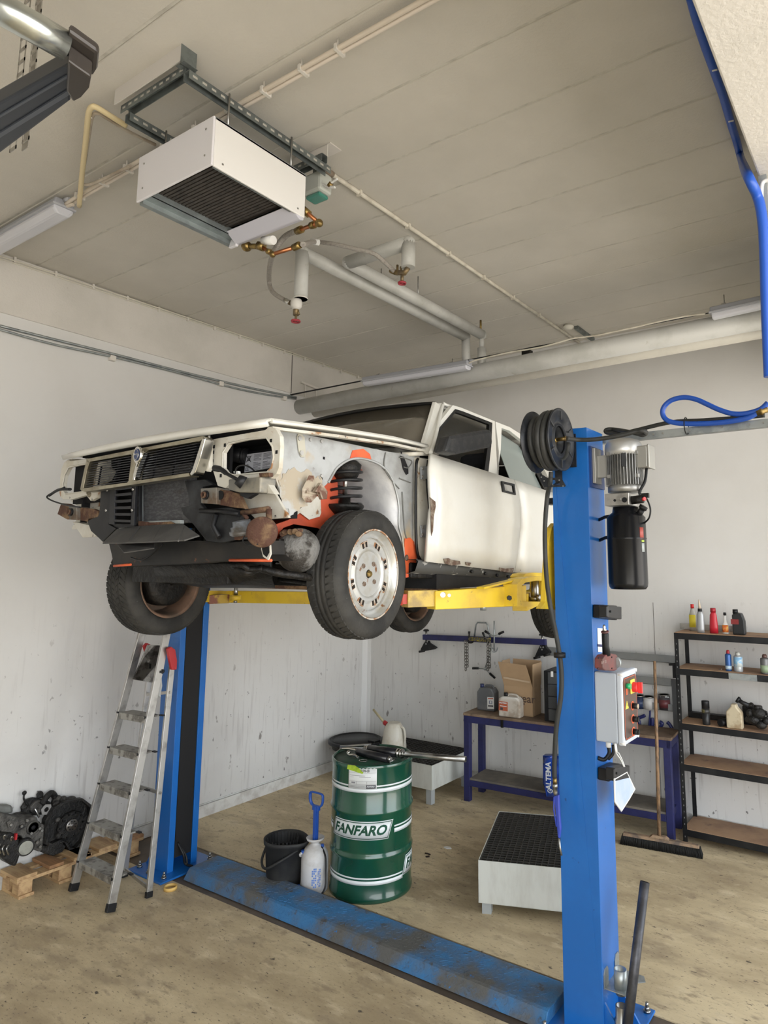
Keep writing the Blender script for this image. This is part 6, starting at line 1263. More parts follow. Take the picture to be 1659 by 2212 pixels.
# bell housing: bowl facing the room
xb_ = -5.20
out = [(640, 560), (650, 480), (760, 300), (900, 215), (1060, 185), (1190, 165), (1330, 270), (1340, 450), (1290, 640), (1200, 800), (1090, 920), (1000, 915), (930, 800), (860, 790), (740, 850), (660, 830)]
inn = [(670, 570), (700, 500), (780, 350), (910, 245), (1060, 215), (1180, 200), (1290, 290), (1305, 450), (1255, 640), (1170, 790), (1085, 880), (1010, 870), (950, 780), (860, 760), (750, 815), (690, 790)]
MB().ring([E_(*p, xb_) for p in out], [E_(*p, xb_) for p in inn], (-.05, 0, 0)).build('bell_housing', cdark, eng, bevel=.004)
px_box(inn, xb_-.05, -.10, cdark, 'housing_floor')
fc0 = E_(1020, 545, xb_-.02); rf = (E_(1020, 340, xb_).z-E_(1020, 740, xb_).z)/2
fw = MB().lathe([(0, .012), (rf*.42, .012), (rf*.46, .004), (rf*.95, .004), (rf, -.004), (rf*.98, -.02), (0, -.02)][::-1], fc0, (1, 0, 0), 10, smooth=False).build('flywheel', cdark, eng)
MB().lathe([(0, .018), (rf*.14, .018), (rf*.14, .014), (rf*.42, .014), (rf*.44, .010)][::-1], fc0, (1, 0, 0), 32).build('crank_flange', M('worn_steel', (.22, .21, .2), .4, .8), fw)
for k in range(8): t = k*PI/4+.2; c = fc0+V((.014, rf*.29*math.cos(t), rf*.29*math.sin(t))); MB().cyl(c, c+V((.003, 0, 0)), rf*.05, n=10).build('bolt_hole', dk, fw)
for k in range(10): t = k*PI/5; c = fc0+V((.004, rf*.84*math.cos(t), rf*.84*math.sin(t))); MB().cyl(c, c+V((.012, 0, 0)), .007, n=6).build('bolt', greasy_black, fw)
# top end, intake lump, lever
px_box([(300, 300), (380, 180), (480, 150), (620, 175), (700, 200), (800, 260), (760, 330), (620, 400), (440, 420), (330, 400)], -5.27, -.13, cdark, 'cylinder_head', .015)
px_box([(430, 290), (520, 200), (620, 190), (640, 330), (560, 390), (440, 380)], -5.25, -.10, cgrey, 'thermostat_housing', .015)
px_box([(525, 110), (560, 60), (610, 58), (630, 90), (625, 160), (535, 165)], -5.28, -.06, cdark, 'sensor_block', .008)
b = MB().tube(sm([E_(350, 90, -5.25), E_(340, 160, -5.25), E_(370, 220, -5.25), E_(400, 265, -5.25)], 4), .007, 8).ball(E_(350, 85, -5.25), .015); b.build('shift_lever', cdark, eng)
c = E_(660, 320, -5.235); MB().lathe([(.018, 0), (.040, 0), (.040, .008), (.018, .008)], c, (1, 0, 0), 6, closed=True, smooth=False).build('outlet_flange', M('flange_alu', (.38, .37, .36), .5, .5), eng)
MB().tube(sm([E_(600, 250, -5.24), E_(680, 130, -5.25), E_(740, 90, -5.26), E_(790, 150, -5.27), E_(770, 240, -5.27)], 5), .022, 10).build('water_pipe', cdark, eng)
MB().tube(sm([E_(500, 310, -5.22), E_(530, 370, -5.21), E_(560, 430, -5.21)], 5), .008, 8).build('dip_tube', steel, eng)
b = MB().ball(E_(800, 250, -5.25), (.03, .03, .03)).ball(E_(900, 170, -5.26), (.025, .03, .02)).ball(E_(1000, 175, -5.26), (.03, .045, .02)).ball(E_(830, 160, -5.26), .022).ball(E_(830, 470, -5.23), .018).ball(E_(835, 700, -5.23), .022); b.build('fittings', cgrey, eng)
# grey gearbox half toward the camera
px_box([(-70, 420), (60, 390), (350, 470), (420, 440), (530, 430), (560, 520), (640, 540), (610, 900), (560, 930), (480, 900), (300, 700), (0, 640), (-70, 640)], -5.10, -.20, cgrey, 'gear_casing', .018)
px_box([(-60, 260), (190, 265), (205, 380), (60, 390), (-60, 400)], -5.22, -.10, M('casting_pale', (.20, .205, .19), .65, .3, col2=(.12, .12, .11), scale=8), 'side_casing', .02)
c = E_(475, 580, -5.098); rr_ = (E_(475, 510, -5.1).z-E_(475, 655, -5.1).z)/2
MB().lathe([(rr_, 0), (rr_*1.35, 0), (rr_*1.35, .012), (rr_, .012)], c-V((.004, 0, 0)), (1, 0, 0), 28, closed=True).build('output_flange', cgrey, eng); MB().lathe([(0, -.002), (rr_, -.002)], c+V((.004, 0, 0)), (1, 0, 0), 28).lathe([(0, .006), (.014, .006), (.014, -.0)][::-1], c+V((0, 0, -.0)), (1, 0, 0), 16).build('output_bore', dk, eng)
c = E_(370, 870, -5.06); rr_ = (E_(400, 760, -5.06).z-E_(400, 975, -5.06).z)/2
MB().cyl(c-V((.10, -.02, 0)), c-V((0, 0, 0)), rr_*1.1, n=28).build('end_housing', cdark, eng); MB().cyl(c, c+V((.006, -.001, 0)), rr_*.88, n=28).build('end_cover', M('cover_grey', (.30, .30, .26), .6, .2, col2=(.20, .20, .18), scale=16), eng)
px_box([(-70, 650), (180, 660), (280, 760), (300, 960), (260, 1080), (230, 1150), (150, 1120), (0, 1000), (-70, 960)], -5.07, -.14, cdark, 'oil_pan', .015)
for x, y in ((60, 690), (160, 715), (110, 850), (50, 850), (0, 830)):
    MB().tube(sm([E_(x, y+60, -5.05), E_(x-5, y+20, -5.045), E_(x+10, y, -5.04), E_(x+28, y+15, -5.045)], 4) if y < 800 else sm([E_(x+15, y-20, -5.05), E_(x-15, y+30, -5.04), E_(x-5, y+80, -5.04), E_(x+15, y+120, -5.05)], 4), .005, 8).build('spring_clip', steel, eng)
b = MB()
for x, y in ((145, 540), (300, 560), (560, 590), (590, 620), (575, 750), (565, 850), (520, 790), (380, 480), (440, 660)): c = E_(x, y, -5.09); b.cyl(c, c+V((.015, 0, 0)), .009, n=8)
b.build('casing_bolts', steel, eng)
MB().ring([E_(*p, -5.098) for p in ((90, 500), (130, 470), (190, 490), (200, 560), (160, 610), (110, 590))], [E_(*p, -5.098) for p in ((130, 530), (150, 520), (155, 560), (135, 570))], (.012, 0, 0)).build('seal_carrier', cgrey, eng)
MB().box(E_(200, 730, -5.07)+V((0, 0, -.01)), E_(250, 690, -5.05)+V((0, 0, .01))).build('red_clip', redp, eng)
MB().prism([E_(*p, -5.2) for p in ((640, 850), (860, 790), (950, 850), (900, 930), (760, 990), (640, 960))], (-.12, 0, 0)).build('mounting_foot', cdark, eng, bevel=.006)
# ---- oil drum
fp = az(800, 1955, 0); dv = V((fp.x, fp.y, 0)).normalized(); RD = .292; DC = fp+dv*RD; DC.z = 0; HD = ax(800, 1655, fp.x).z*1.0
HD = (CP+ray(800, 1655)*(((fp-CP).xy.length)/ray(800, 1655).xy.length)).z
green = M('drum_green', (.006, .065, .035), .22, coat=.6, col2=(.005, .05, .03), scale=3)
prof = [(0, .012), (RD-.014, .012), (RD-.012, 0), (RD-.002, 0), (RD, .008), (RD, .03), (RD-.006, .04), (RD-.006, HD*.30), (RD+.003, HD*.315), (RD+.003, HD*.33), (RD-.006, HD*.345), (RD-.008, HD*.355), (RD-.006, HD*.365), (RD-.006, HD*.62), (RD+.003, HD*.635), (RD+.003, HD*.65), (RD-.006, HD*.665), (RD-.006, HD-.04), (RD-.001, HD-.025), (RD, HD-.004), (RD-.004, HD), (RD-.012, HD), (RD-.014, HD-.016), (0, HD-.014)]
drum = T('oil_drum', 'green steel oil drum with white stripes in the middle of the floor', 'oil drum', DC)
MB().lathe(prof, DC, n=72).build('barrel', green, drum)
top_m = M('drum_top', (.010, .055, .032), .45, col2=(.03, .035, .03), scale=9)
MB().lathe([(0, 0), (RD-.015, 0), (RD-.015, .001), (0, .001)], DC+V((0, 0, HD-.0138)), n=48).build('lid', top_m, drum)
af = math.atan2(-dv.y, -dv.x)
RS = RD-.0055
def hz2(py):
    r_y = ray(800, py); return (CP+r_y*(((fp-CP).xy.length)/r_y.xy.length)).z
wst = M('drum_white', (.66, .70, .72), .3, coat=.4)
def band(z0, z1, a0=-PI, a1=PI, n=72, mat=wst, nm='stripe'):
    b = MB(); rows = []
    for z in (z0, z1): rows.append([V((DC.x+(RS+.001)*math.cos(af+a0+(a1-a0)*i/n), DC.y+(RS+.001)*math.sin(af+a0+(a1-a0)*i/n), z)) for i in range(n+1)])
    return b.grid(rows).build(nm, mat, drum, solid=.0008)
s1 = hz2(1704); s2 = hz2(1713); band(s2-.002, s2+.024); band(s2+.034, s2+.044)
mz = hz2(1796)
def aof(px, pz):   # angle on the drum for a pixel at height pz
    best = 0; bd_ = 1e9
    for k in range(-90, 91):
        a = math.radians(k); p = V((DC.x+RS*math.cos(af+a), DC.y+RS*math.sin(af+a), pz)); c = W.transposed() @ (p-CP); x = F*c[0]/c[2]+CX
        if abs(x-px) < bd_: bd_ = abs(x-px); best = a
    return best
zs = Z(520, 1500, 3.318)
aL, aR = aof(zs(667, 0)[0], mz), aof(zs(1092, 0)[0], mz)
for (a0, a1) in ((-PI, min(aL, aR)-.03), (max(aL, aR)+.03, PI)): band(mz-.030, mz-.004, a0, a1, 40); band(mz+.006, mz+.016, a0, a1, 40)
b1 = hz2(1908); aB = aof(zs(1160, 0)[0], b1); band(b1-.018, b1+.008, *( (-PI, PI) if 0 else (min(aB, -PI*0+aB) if 0 else (-PI if aL < aR else aB-.0), aB if aL < aR else PI)), 60); band(b1+.018, b1+.028, (-PI if aL < aR else aB), (aB if aL < aR else PI), 60)
sgn_a = 1 if aR > aL else -1
def cylfn(ac, zc, shear=0, k=1.0):  # text u to the right as seen from the camera
    return lambda u, v, w_: V((DC.x+(RS+.002+w_)*math.cos(af+ac+sgn_a*(u+shear*v)/RS), DC.y+(RS+.002+w_)*math.sin(af+ac+sgn_a*(u+shear*v)/RS), zc+v))
def plate(ac, zc, w, h, mat, off, nm, shear=.32, par=drum):
    b = MB(); rows = []; n = 24
    fn = cylfn(ac, zc, shear)
    for j in range(2):
        v = (-h/2, h/2)[j]; rows.append([fn(-w/2+w*i/n, v, off) for i in range(n+1)])
    return b.grid(rows).build(nm, mat, par, solid=.0006)
ac = (aL+aR)/2; wL_ = abs(aR-aL)*RS*.92; hL = .118
lg = plate(ac, mz, wL_, hL, wst, .0002, 'logo_plate'); plate(ac, mz, wL_-.012, hL-.012, M('drum_green_flat', (.006, .06, .035), .3), .0010, 'logo_border', par=lg); plate(ac, mz, wL_-.022, hL-.022, wst, .0018, 'logo_field', par=lg)
# fit the word to the plate
def fittext(body, size, ac, zc, width, par, mat, sh=.32, off=.0022, bold=.003, nm='lettering'):
    flat = text_mb(body, size, lambda u, v, w_: V((u, v, w_)), bold=bold, extrude=.0003); xs = [p.x for p in flat.v]; k = width/(max(xs)-min(xs)); m0 = (max(xs)+min(xs))/2
    fn = cylfn(ac, zc, sh); flat.v = [fn((p.x-m0)*k, p.y, p.z+off) for p in flat.v]; return flat.build(nm, mat, par)
fittext('FANFARO', .085, ac, mz-.001, wL_-.06, lg, M('drum_green_flat', (.006, .06, .035), .3))
zl_ = hz2(1888); a2 = aof(zs(1168, 0)[0], zl_)+sgn_a*wL_/2/RS*1.0
lg2 = plate(a2, zl_, wL_, hL, wst, .0002, 'logo_plate'); plate(a2, zl_, wL_-.012, hL-.012, M('drum_green_flat', (.006, .06, .035), .3), .0010, 'logo_border', par=lg2); plate(a2, zl_, wL_-.022, hL-.022, wst, .0018, 'logo_field', par=lg2)
fittext('FANFARO', .085, a2, zl_-.001, wL_-.06, lg2, M('drum_green_flat', (.006, .06, .035), .3))
# product label
a3 = (aof(zs(772, 0)[0], HD-.1)+aof(zs(978, 0)[0], HD-.1))/2; z3_ = (hz2(1662)+hz2(1703))/2-.0; w3, h3 = .20, hz2(1660)-hz2(1706)
lb3 = plate(a3, z3_, w3, h3, M('label_white', (.62, .64, .64), .45), .0024, 'product_label', shear=0)
fittext('FE6719 5W-30', .024, a3, z3_+h3*.36, .10, lb3, ink, sh=0, off=.0034, bold=.0006)
b = MB()
def lrect(u0, u1, v0, v1, off=.0034, mat=ink, nm='label_print'):
    fn = cylfn(a3, z3_, 0); q = MB(); n = 8; q.grid([[fn((u0+(u1-u0)*i/n)*w3, v*h3, off) for i in range(n+1)] for v in (v0, v1)]); return q
for u0, u1, v0, v1 in ((-.48, .48, .26, .27), (-.48, .48, -.14, -.13), (-.2, -.19, -.28, -.14), (.16, .17, -.28, -.14), (-.45, .1, .12, .14), (-.1, .3, .06, .075), (-.45, -.3, .04, .05), (-.38, -.24, -.24, -.17), (-.48, .48, -.29, -.28), (-.46, .1, -.36, -.345), (-.46, .12, -.42, -.405)): b.merge(lrect(u0, u1, v0, v1))
b.build('label_print', M('print_grey', (.2, .2, .22), .6), lb3)
lrect(.14, .47, -.47, -.30).build('label_logo_block', ink, lb3)
fittext('FANFARO', .013, a3+sgn_a*.30*w3/RS, z3_-h3*.375, .05, lb3, wst, sh=.3, off=.0042, bold=.0003)
yg = M('lime_tape', (.35, .50, .03), .5, col2=(.2, .32, .03), scale=20)
fn = cylfn(aof(768, HD), HD, 0); MB().prism([fn(-.06, -.028, .008), fn(.055, -.05, .008), fn(.06, -.042, .008), fn(.03, -.014, .008), fn(.0, .001, .007), fn(-.055, .001, .007)], (fn(0, 0, .010)-fn(0, 0, .008))).build('tape_strip', yg, drum)
# ---- grease guns on the drum
zg = Z(700, 1600, 5.3516)
ZT = HD-.012
def G(px, py, z): return az(*zg(px, py), z)
g1 = T('grease_gun', 'black grease gun with long shiny steel tube overhanging the right edge of the drum', 'grease gun', DC+V((.1, 0, HD)))
zt1 = ZT+.032
A, B = G(520, 95, zt1), G(850, 143, zt1+.006); d = (B-A).normalized()
MB().cyl(A, B, .030, n=24).build('barrel', M('gun_black', (.014, .014, .016), .3, coat=.4), g1)
MB().cyl(A-d*.02, A+d*.005, .024, .030, n=24).cyl(B, B+d*.02, .032, n=24).cyl(B+d*.02, B+d*.03, .028, n=24).cyl(B+d*.03, B+d*.045, .033, n=24).build('end_cap', chrome, g1)
E2 = G(925, 150, zt1+.008); E3 = G(1640, 215, zt1+.022); MB().cyl(B+d*.04, B+d*.075, .014, n=16).cyl(B+d*.07, E3, .0195, n=24).build('steel_tube', steel, g1); MB().cyl(E3-d*.001, E3+(E3-B).normalized()*.001, .015, n=20).build('tube_bore', dk, g1)
b = MB().tube([G(180, 92, ZT+.03), G(330, 80, ZT+.035), G(500, 85, ZT+.035)], .007, 8).tube([G(185, 70, ZT+.03), G(480, 48, ZT+.05), G(640, 40, ZT+.05)], .009, 8).ball(A-d*.03, .022); b.build('lever', steel, g1)
b = MB()
for k in range(9): c = G(560+k*9, 50-k, ZT+.052); b.box(c-V((.004, .004, .002)), c+V((.004, .004, .012)))
b.build('lever_grip', black_plastic, g1)
g2 = T('grease_gun', 'second black grease gun lying across the front of the drum lid', 'grease gun', DC+V((-.05, -.1, HD)))
A, B = G(400, 128, ZT+.028), G(745, 210, ZT+.028); d = (B-A).normalized()
MB().cyl(A, B, .027, n=24).cyl(A-d*.02, A, .018, .027, n=24).build('barrel', M('gun_black', (.014, .014, .016), .3, coat=.4), g2)
MB().cyl(B, B+d*.025, .022, .014, n=20).tube([G(755, 250, ZT+.01), G(815, 218, ZT+.02)], .006, 8).build('plunger_handle', steel, g2)
b = MB().tube(sm([G(390, 115, ZT+.03), G(300, 95, ZT+.035), G(200, 92, ZT+.03)], 4), .008, 8).tube(sm([G(395, 195, ZT+.015), G(340, 165, ZT+.02), G(290, 165, ZT+.015), G(265, 135, ZT+.015)], 4), .009, 8).ball(G(285, 135, ZT+.02), .014).tube([G(200, 92, ZT+.03), G(175, 110, ZT+.01)], .006, 8); b.build('nozzle_and_lever', chrome, g2)
c = G(455, 232, ZT+.004); MB().lathe([(.024, 0), (.030, 0), (.030, .004), (.024, .004)], c, n=28, closed=True).build('steel_ring', steel, label='flat steel ring lying on the drum lid in front of the grease guns', category='ring')
# ---- oil jug behind the drum (stands on the far tray)
# ---- bucket
bc = az(612, 1925, 0); bdv = V((bc.x, bc.y, 0)).normalized(); RBk = .118; BC = bc+bdv*RBk; BC.z = 0
bm_ = M('bucket_grey', (.022, .0225, .024), .6, col2=(.036, .036, .035), scale=7)
HB = .31
bk = T('bucket', 'dark grey plastic mop bucket with spout beside the garden sprayer', 'bucket', BC)
sr = V((1, .15, 0)).normalized()
def bform(p):
    t = (p.z)/HB; q = V(p); rel = V((q.x-BC.x, q.y-BC.y, 0)); 
    if t > .55 and rel.length > .05:
        c = max(0, rel.normalized().dot(sr)); k = (c**6)*(t-.55)/.45*.35; q = q+rel*k
    return q
MB().lathe([(0, .006), (RBk*.97, .006), (RBk, 0), (RBk*1.02, .02), (RBk*1.17, HB-.03), (RBk*1.25, HB-.028), (RBk*1.27, HB), (RBk*1.20, HB), (RBk*1.12, HB-.03), (RBk*.95, .02), (0, .02)], BC, n=48).xf(bform).build('body', bm_, bk)
b = MB(); cw = BC-sr*.02
for i in range(26): t = 2*PI*i/26; rr_ = RBk*.85; p = cw+V((rr_*math.cos(t), rr_*math.sin(t), HB-.09)); b.bar(p, p+V((.01*math.cos(t), .01*math.sin(t), .085)), .012, .004)
b.lathe([(RBk*.2, HB-.10), (RBk*.9, HB-.095), (RBk*.9, HB-.085), (RBk*.2, HB-.09)], cw, n=28, closed=True); b.build('wringer', bm_, bk)
hnd = sm([BC+V((-RBk*1.22, -.03, HB-.06)), BC+V((-RBk*1.2, -RBk*.7, HB-.16)), BC+V((-RBk*.2, -RBk*1.28, HB-.165)), BC+V((RBk*.8, -RBk*1.1, HB-.10)), BC+V((RBk*1.3, -RBk*.2, HB-.05))], 8)
MB().tube(hnd, .009, 8).build('handle', bm_, bk)
q = BC+V((RBk*1.03*math.cos(-.9), RBk*1.03*math.sin(-.9), .22)); MB().box(q-V((.014, .006, .012)), q+V((.014, .004, .012))).build('maker_tag', M('tag_light', (.5, .5, .5), .5), bk)
# ---- sprayer
s0_ = az(678, 1937, 0); sdv = V((s0_.x, s0_.y, 0)).normalized(); RSp = .094; SPC = s0_+sdv*RSp; SPC.z = 0
sp_ = T('sprayer', 'white garden pressure sprayer with blue pump handle beside the green drum', 'sprayer', SPC)
whp = M('sprayer_white', (.55, .55, .56), .45, col2=(.44, .42, .40), scale=6)
MB().lathe([(0, .008), (RSp*.8, .008), (RSp*.9, 0), (RSp, .02), (RSp, .29), (RSp*.95, .335), (RSp*.74, .385), (RSp*.42, .41), (RSp*.30, .42), (RSp*.30, .435), (RSp*.62, .455), (RSp*.68, .475), (RSp*.62, .478), (RSp*.30, .44), (0, .435)], SPC, n=40).build('tank', whp, sp_)
bl = M('sprayer_blue', (.015, .075, .36), .4)
MB().box(SPC+V((-.011, -.018, .43)), SPC+V((.011, .018, .76))).box(SPC+V((-.018, -.006, .43)), SPC+V((.018, .006, .76))).build('pump_rod', bl, sp_, bevel=.002)
hh_ = [SPC+V((a*.062, 0, .76+z)) for a, z in ((-.5, 0), (-.9, .03), (-1, .08), (-.85, .115), (0, .12), (.85, .115), (1, .08), (.9, .03), (.5, 0))]
MB().tube(sm(hh_, 4, closed=True), .012, 8, closed=True, flat=.8).box(SPC+V((-.03, -.012, .72)), SPC+V((.03, .012, .765))).build('pump_handle', bl, sp_, bevel=.003)
sh_ = sm([SPC+V((.05, .01, .40)), SPC+V((.10, .0, .33)), SPC+V((.125, -.02, .2)), SPC+V((.14, -.04, .09)), SPC+V((.12, -.07, .03)), SPC+V((.07, -.10, .03))], 6)
MB().tube(sh_, .006, 8).build('hose', black_plastic, sp_)
MB().tube([SPC+V((-.075, -.10, .045)), SPC+V((.0, -.115, .035)), SPC+V((.085, -.115, .03))], .012, 10).tube([SPC+V((-.02, -.12, .04)), SPC+V((.02, -.14, .008))], .010, 8).cyl(SPC+V((-.05, -.105, .02)), SPC+V((-.05, -.105, .08)), .012, n=12).build('spray_lance', bl, sp_)
MB().cyl(SPC+V((-.05, -.06, .33)), SPC+V((-.055, -.066, .37)), .012, n=12).cyl(SPC+V((.05, .02, .42)), SPC+V((.05, .02, .37)), .010, n=10).build('valve', bl, sp_)
MB().tube(sm([SPC+V((-.055, -.066, .35)), SPC+V((-.07, -.07, .33)), SPC+V((-.075, -.06, .31))], 3), .012, 8).build('valve_body', whp, sp_)
an = math.atan2(-sdv.y, -sdv.x)
def sfn(u, v, w_): return V((SPC.x+(RSp+.0012+w_)*math.cos(an+.10+u/RSp), SPC.y+(RSp+.0012+w_)*math.sin(an+.10+u/RSp), v))
b = MB()
for (u0, u1, v0, v1) in ((-.028, .006, .075, .25), (.012, .034, .08, .24)):
    for kx in range(3):
        for kz in range(9):
            if (kx*7+kz*5) % 4 == 0: continue
            a0 = u0+(u1-u0)*kx/3; a1 = a0+(u1-u0)/3*.8; c0_ = v0+(v1-v0)*kz/9; c1_ = c0_+(v1-v0)/9*.75; b.grid([[sfn(a0, c, 0), sfn(a1, c, 0)] for c in (c0_, c1_)], smooth=False)
b.build('printed_panel', M('print_blue', (.10, .20, .50), .5), sp_, solid=.0006)
for ch in sp_.children: ch.scale.z = .73; ch.location.z *= .73
MB().tube([az(*Z(250, 1760, 3.318)(980, 490), .012), az(*Z(250, 1760, 3.318)(1000, 515), .012), az(*Z(250, 1760, 3.318)(1050, 528), .012)], .010, 8).tube([az(*Z(250, 1760, 3.318)(1050, 528), .012), az(*Z(250, 1760, 3.318)(1100, 532), .012), az(*Z(250, 1760, 3.318)(1300, 545), .012)], .004, 8).build('spray_nozzle', bl, label='small blue spray nozzle on the floor in front of the bucket', category='nozzle')
# ---- spill trays
tray_w = M('tray_white', (.56, .57, .53), .45, col2=(.48, .48, .44), scale=3, spots=[((.22, .20, .17), 12, .70, .74)], stretch=(3, 3, .8))
grate_m = M('grate_dark', (.06, .056, .05), .5, .5)
def tray(P, label, zt, zb, ux, uy, lx, ly, nx, ny, mat=tray_w):
    r = T('spill_tray', label, 'spill tray', P+ux*lx/2+uy*ly/2)
    def q(a, b_, z): v_ = P+ux*a+uy*b_; return V((v_.x, v_.y, z))
    t = .004; b = MB()
    for (a0, b0, a1, b1) in ((0, 0, lx, t), (0, ly-t, lx, ly), (0, 0, t, ly), (lx-t, 0, lx, ly)): b.hexa([q(a0, b0, zb), q(a1, b0, zb), q(a1, b1, zb), q(a0, b1, zb), q(a0, b0, zt), q(a1, b0, zt), q(a1, b1, zt), q(a0, b1, zt)])
    b.hexa([q(0, 0, zb), q(lx, 0, zb), q(lx, ly, zb), q(0, ly, zb), q(0, 0, zb+t), q(lx, 0, zb+t), q(lx, ly, zb+t), q(0, ly, zb+t)])
    b.build('basin', mat, r, bevel=.0015)
    for a in (.02, lx-.08):
        for c in (.02, ly-.08): MB().hexa([q(a, c, 0), q(a+.06, c, 0), q(a+.06, c+.06, 0), q(a, c+.06, 0), q(a, c, zb), q(a+.06, c, zb), q(a+.06, c+.06, zb), q(a, c+.06, zb)]).build('leg', M('leg_grey', (.36, .38, .38), .5), r)
    g = MB()
    for i in range(nx+1): a = .01+(lx-.02)*i/nx; g.bar(q(a, .008, zt-.015), q(a, ly-.008, zt-.015), .004, .026)
    for i in range(ny+1): c = .01+(ly-.02)*i/ny; g.bar(q(.008, c, zt-.008), q(lx-.008, c, zt-.008), .005, .014)
    g.build('grate', grate_m, r)
    MB().hexa([q(.006, .006, zb+.02), q(lx-.006, .006, zb+.02), q(lx-.006, ly-.006, zb+.02), q(.006, ly-.006, zb+.02), q(.006, .006, zb+.022), q(lx-.006, .006, zb+.022), q(lx-.006, ly-.006, zb+.022), q(.006, ly-.006, zb+.022)]).build('dark_bottom', dk, r); return r  # dark sheet just above the basin floor
ZTt = .33; fr0 = az(1033, 1858, ZTt); fr1 = az(1217, 1876, ZTt); bk0 = az(1027, 1748, ZTt)
ux = (fr1-fr0).normalized(); uy = V((-ux.y, ux.x, 0))
ly = (bk0-fr0).dot(uy)
fr0.z = 0; tz1 = (CP+ray(1033, 1950)*((V((fr0.x, fr0.y, 0))-V((0, 0, 0))).length/ray(1033, 1950).xy.length)).z
tray(fr0, 'large white spill tray with black grating on the floor left of the near post', ZTt, max(.05, tz1), ux, uy, .82, ly, 20, 24)
ZF = .36; c_ = az(*zs(1370, 512), ZF); L_ = az(*zs(1245, 478), ZF); R_ = az(*zs(1600, 478), ZF)
bz = (CP+ray(*zs(1370, 690))*(c_.xy.length/ray(*zs(1370, 690)).xy.length)).z
uyy = (R_-c_); uyy.z = 0; uyy = uyy.normalized(); uxx = V((uyy.y, -uyy.x, 0)); 
far_dir = V((0, 1, 0)); c_.z = 0
TRAYF = (-4.86, c_.x, c_.y, YB-.05, ZF)
tray(V((-4.98, c_.y, 0)), 'white spill tray with black grating in the back corner behind the green drum', ZF, max(.06, bz), V((1, 0, 0)), V((0, 1, 0)), c_.x+4.98, min(YB-.04-c_.y, .72), 22, 16)
# black drain pan standing on the far tray
zd = zs; dp0 = (az(*zd(825, 390), ZF)); dpc = V((-4.55, 5.85, ZF))
rad = .5*(ay(*zd(972, 300), dpc.y).x-ay(*zd(680, 300), dpc.y).x)
dpc.x = .5*(ay(*zd(972, 300), dpc.y).x+ay(*zd(680, 300), dpc.y).x); ztop = ay(*zd(700, 300), dpc.y).z
dpn = T('drain_pan', 'black round oil drain pan standing on the corner spill tray', 'drain pan', dpc)
MB().lathe([(0, .01), (rad*.8, .01), (rad*.82, 0), (rad*.9, .02), (rad*.93, ztop-ZF-.03), (rad*1.0, ztop-ZF-.025), (rad*1.02, ztop-ZF), (rad*.95, ztop-ZF+.01), (rad*.9, ztop-ZF-.02), (rad*.85, ztop-ZF-.08), (0, ztop-ZF-.10)], dpc, n=44).build('pan', M('pan_black', (.012, .012, .013), .35), dpn)
MB().tube([dpc+V((rad*.6*math.cos(t), rad*.6*math.sin(t), ztop-ZF-.06)) for t in [2*PI*i/28 for i in range(28)]], .012, 8, closed=True).box(dpc+V((rad*.7, -.04, ztop-ZF-.01)), dpc+V((rad*1.05, .05, ztop-ZF+.03))).build('rim_handle', black_plastic, dpn, bevel=.004)
# oil measuring jug
jc = ay(*zs(1098, 385), 5.82); jz0 = ZF; jt = ay(*zs(1100, 200), 5.82).z
jg = T('oil_jug', 'milky plastic oil jug with red collar and long spout behind the drum', 'jug', (jc.x, 5.82, ZF)); J = V((jc.x, 5.82, ZF)); JH = jt-ZF
milky = M('milky_plastic', (.60, .57, .49), .4, col2=(.45, .38, .27), scale=9, lo=.5, hi=.75)
jr = .5*(ay(*zs(1168, 380), 5.82).x-ay(*zs(1026, 380), 5.82).x)
MB().lathe([(0, 0), (jr, 0), (jr*1.0, .03), (jr*.80, JH*.75), (jr*.6, JH*.93), (jr*.5, JH), (jr*.45, JH), (0, JH-.02)], J, n=32).build('body', milky, jg)
MB().tube(sm([J+V((jr*.6, 0, JH*.85)), J+V((jr*.95, 0, JH*.82)), J+V((jr*1.1, 0, JH*.5)), J+V((jr*.98, 0, JH*.15))], 5), .012, 8).build('handle', milky, jg)
s_a = ay(*zs(1050, 215), 5.82); s_b = ay(*zs(1028, 200), 5.82); s_c = ay(*zs(950, 108), 5.82)
MB().tube([J+V((-jr*.5, 0, JH*.75)), s_a], [.03, .022], 12).build('spout_base', milky, jg); MB().tube([s_a, s_b], .024, 12).build('collar', redp, jg); MB().tube([s_b, s_c], [.014, .011], 10).build('spout', M('spout_tan', (.42, .36, .22), .5), jg)
# litter
p = az(*zs(1485, 1103), 0); MB().prism([p+V((-.035, -.01, .001)), p+V((.0, -.02, .001)), p+V((.035, .0, .001)), p+V((.01, .02, .001)), p+V((-.02, .015, .001))], (0, 0, .006)).build('paper_scrap', white_plastic, label='crumpled white paper scrap on the floor right of the drum', category='paper')
p = az(*zs(1325, 1155), 0); b = MB()
for i in range(7): a = random.uniform(0, 6.28); b.ball(p+V((.035*math.cos(a), .03*math.sin(a), .004)), (.012, .008, .005), 8, 5)
b.build('leaf', M('leaf_brown', (.03, .02, .015), .9), label='shrivelled dark leaf on the floor right of the green drum', category='leaf')
# ================================================================ BACK WALL SIDE
zb = Z(880, 1320, 4.608); z9b = Z(1330, 1300, 3.687)
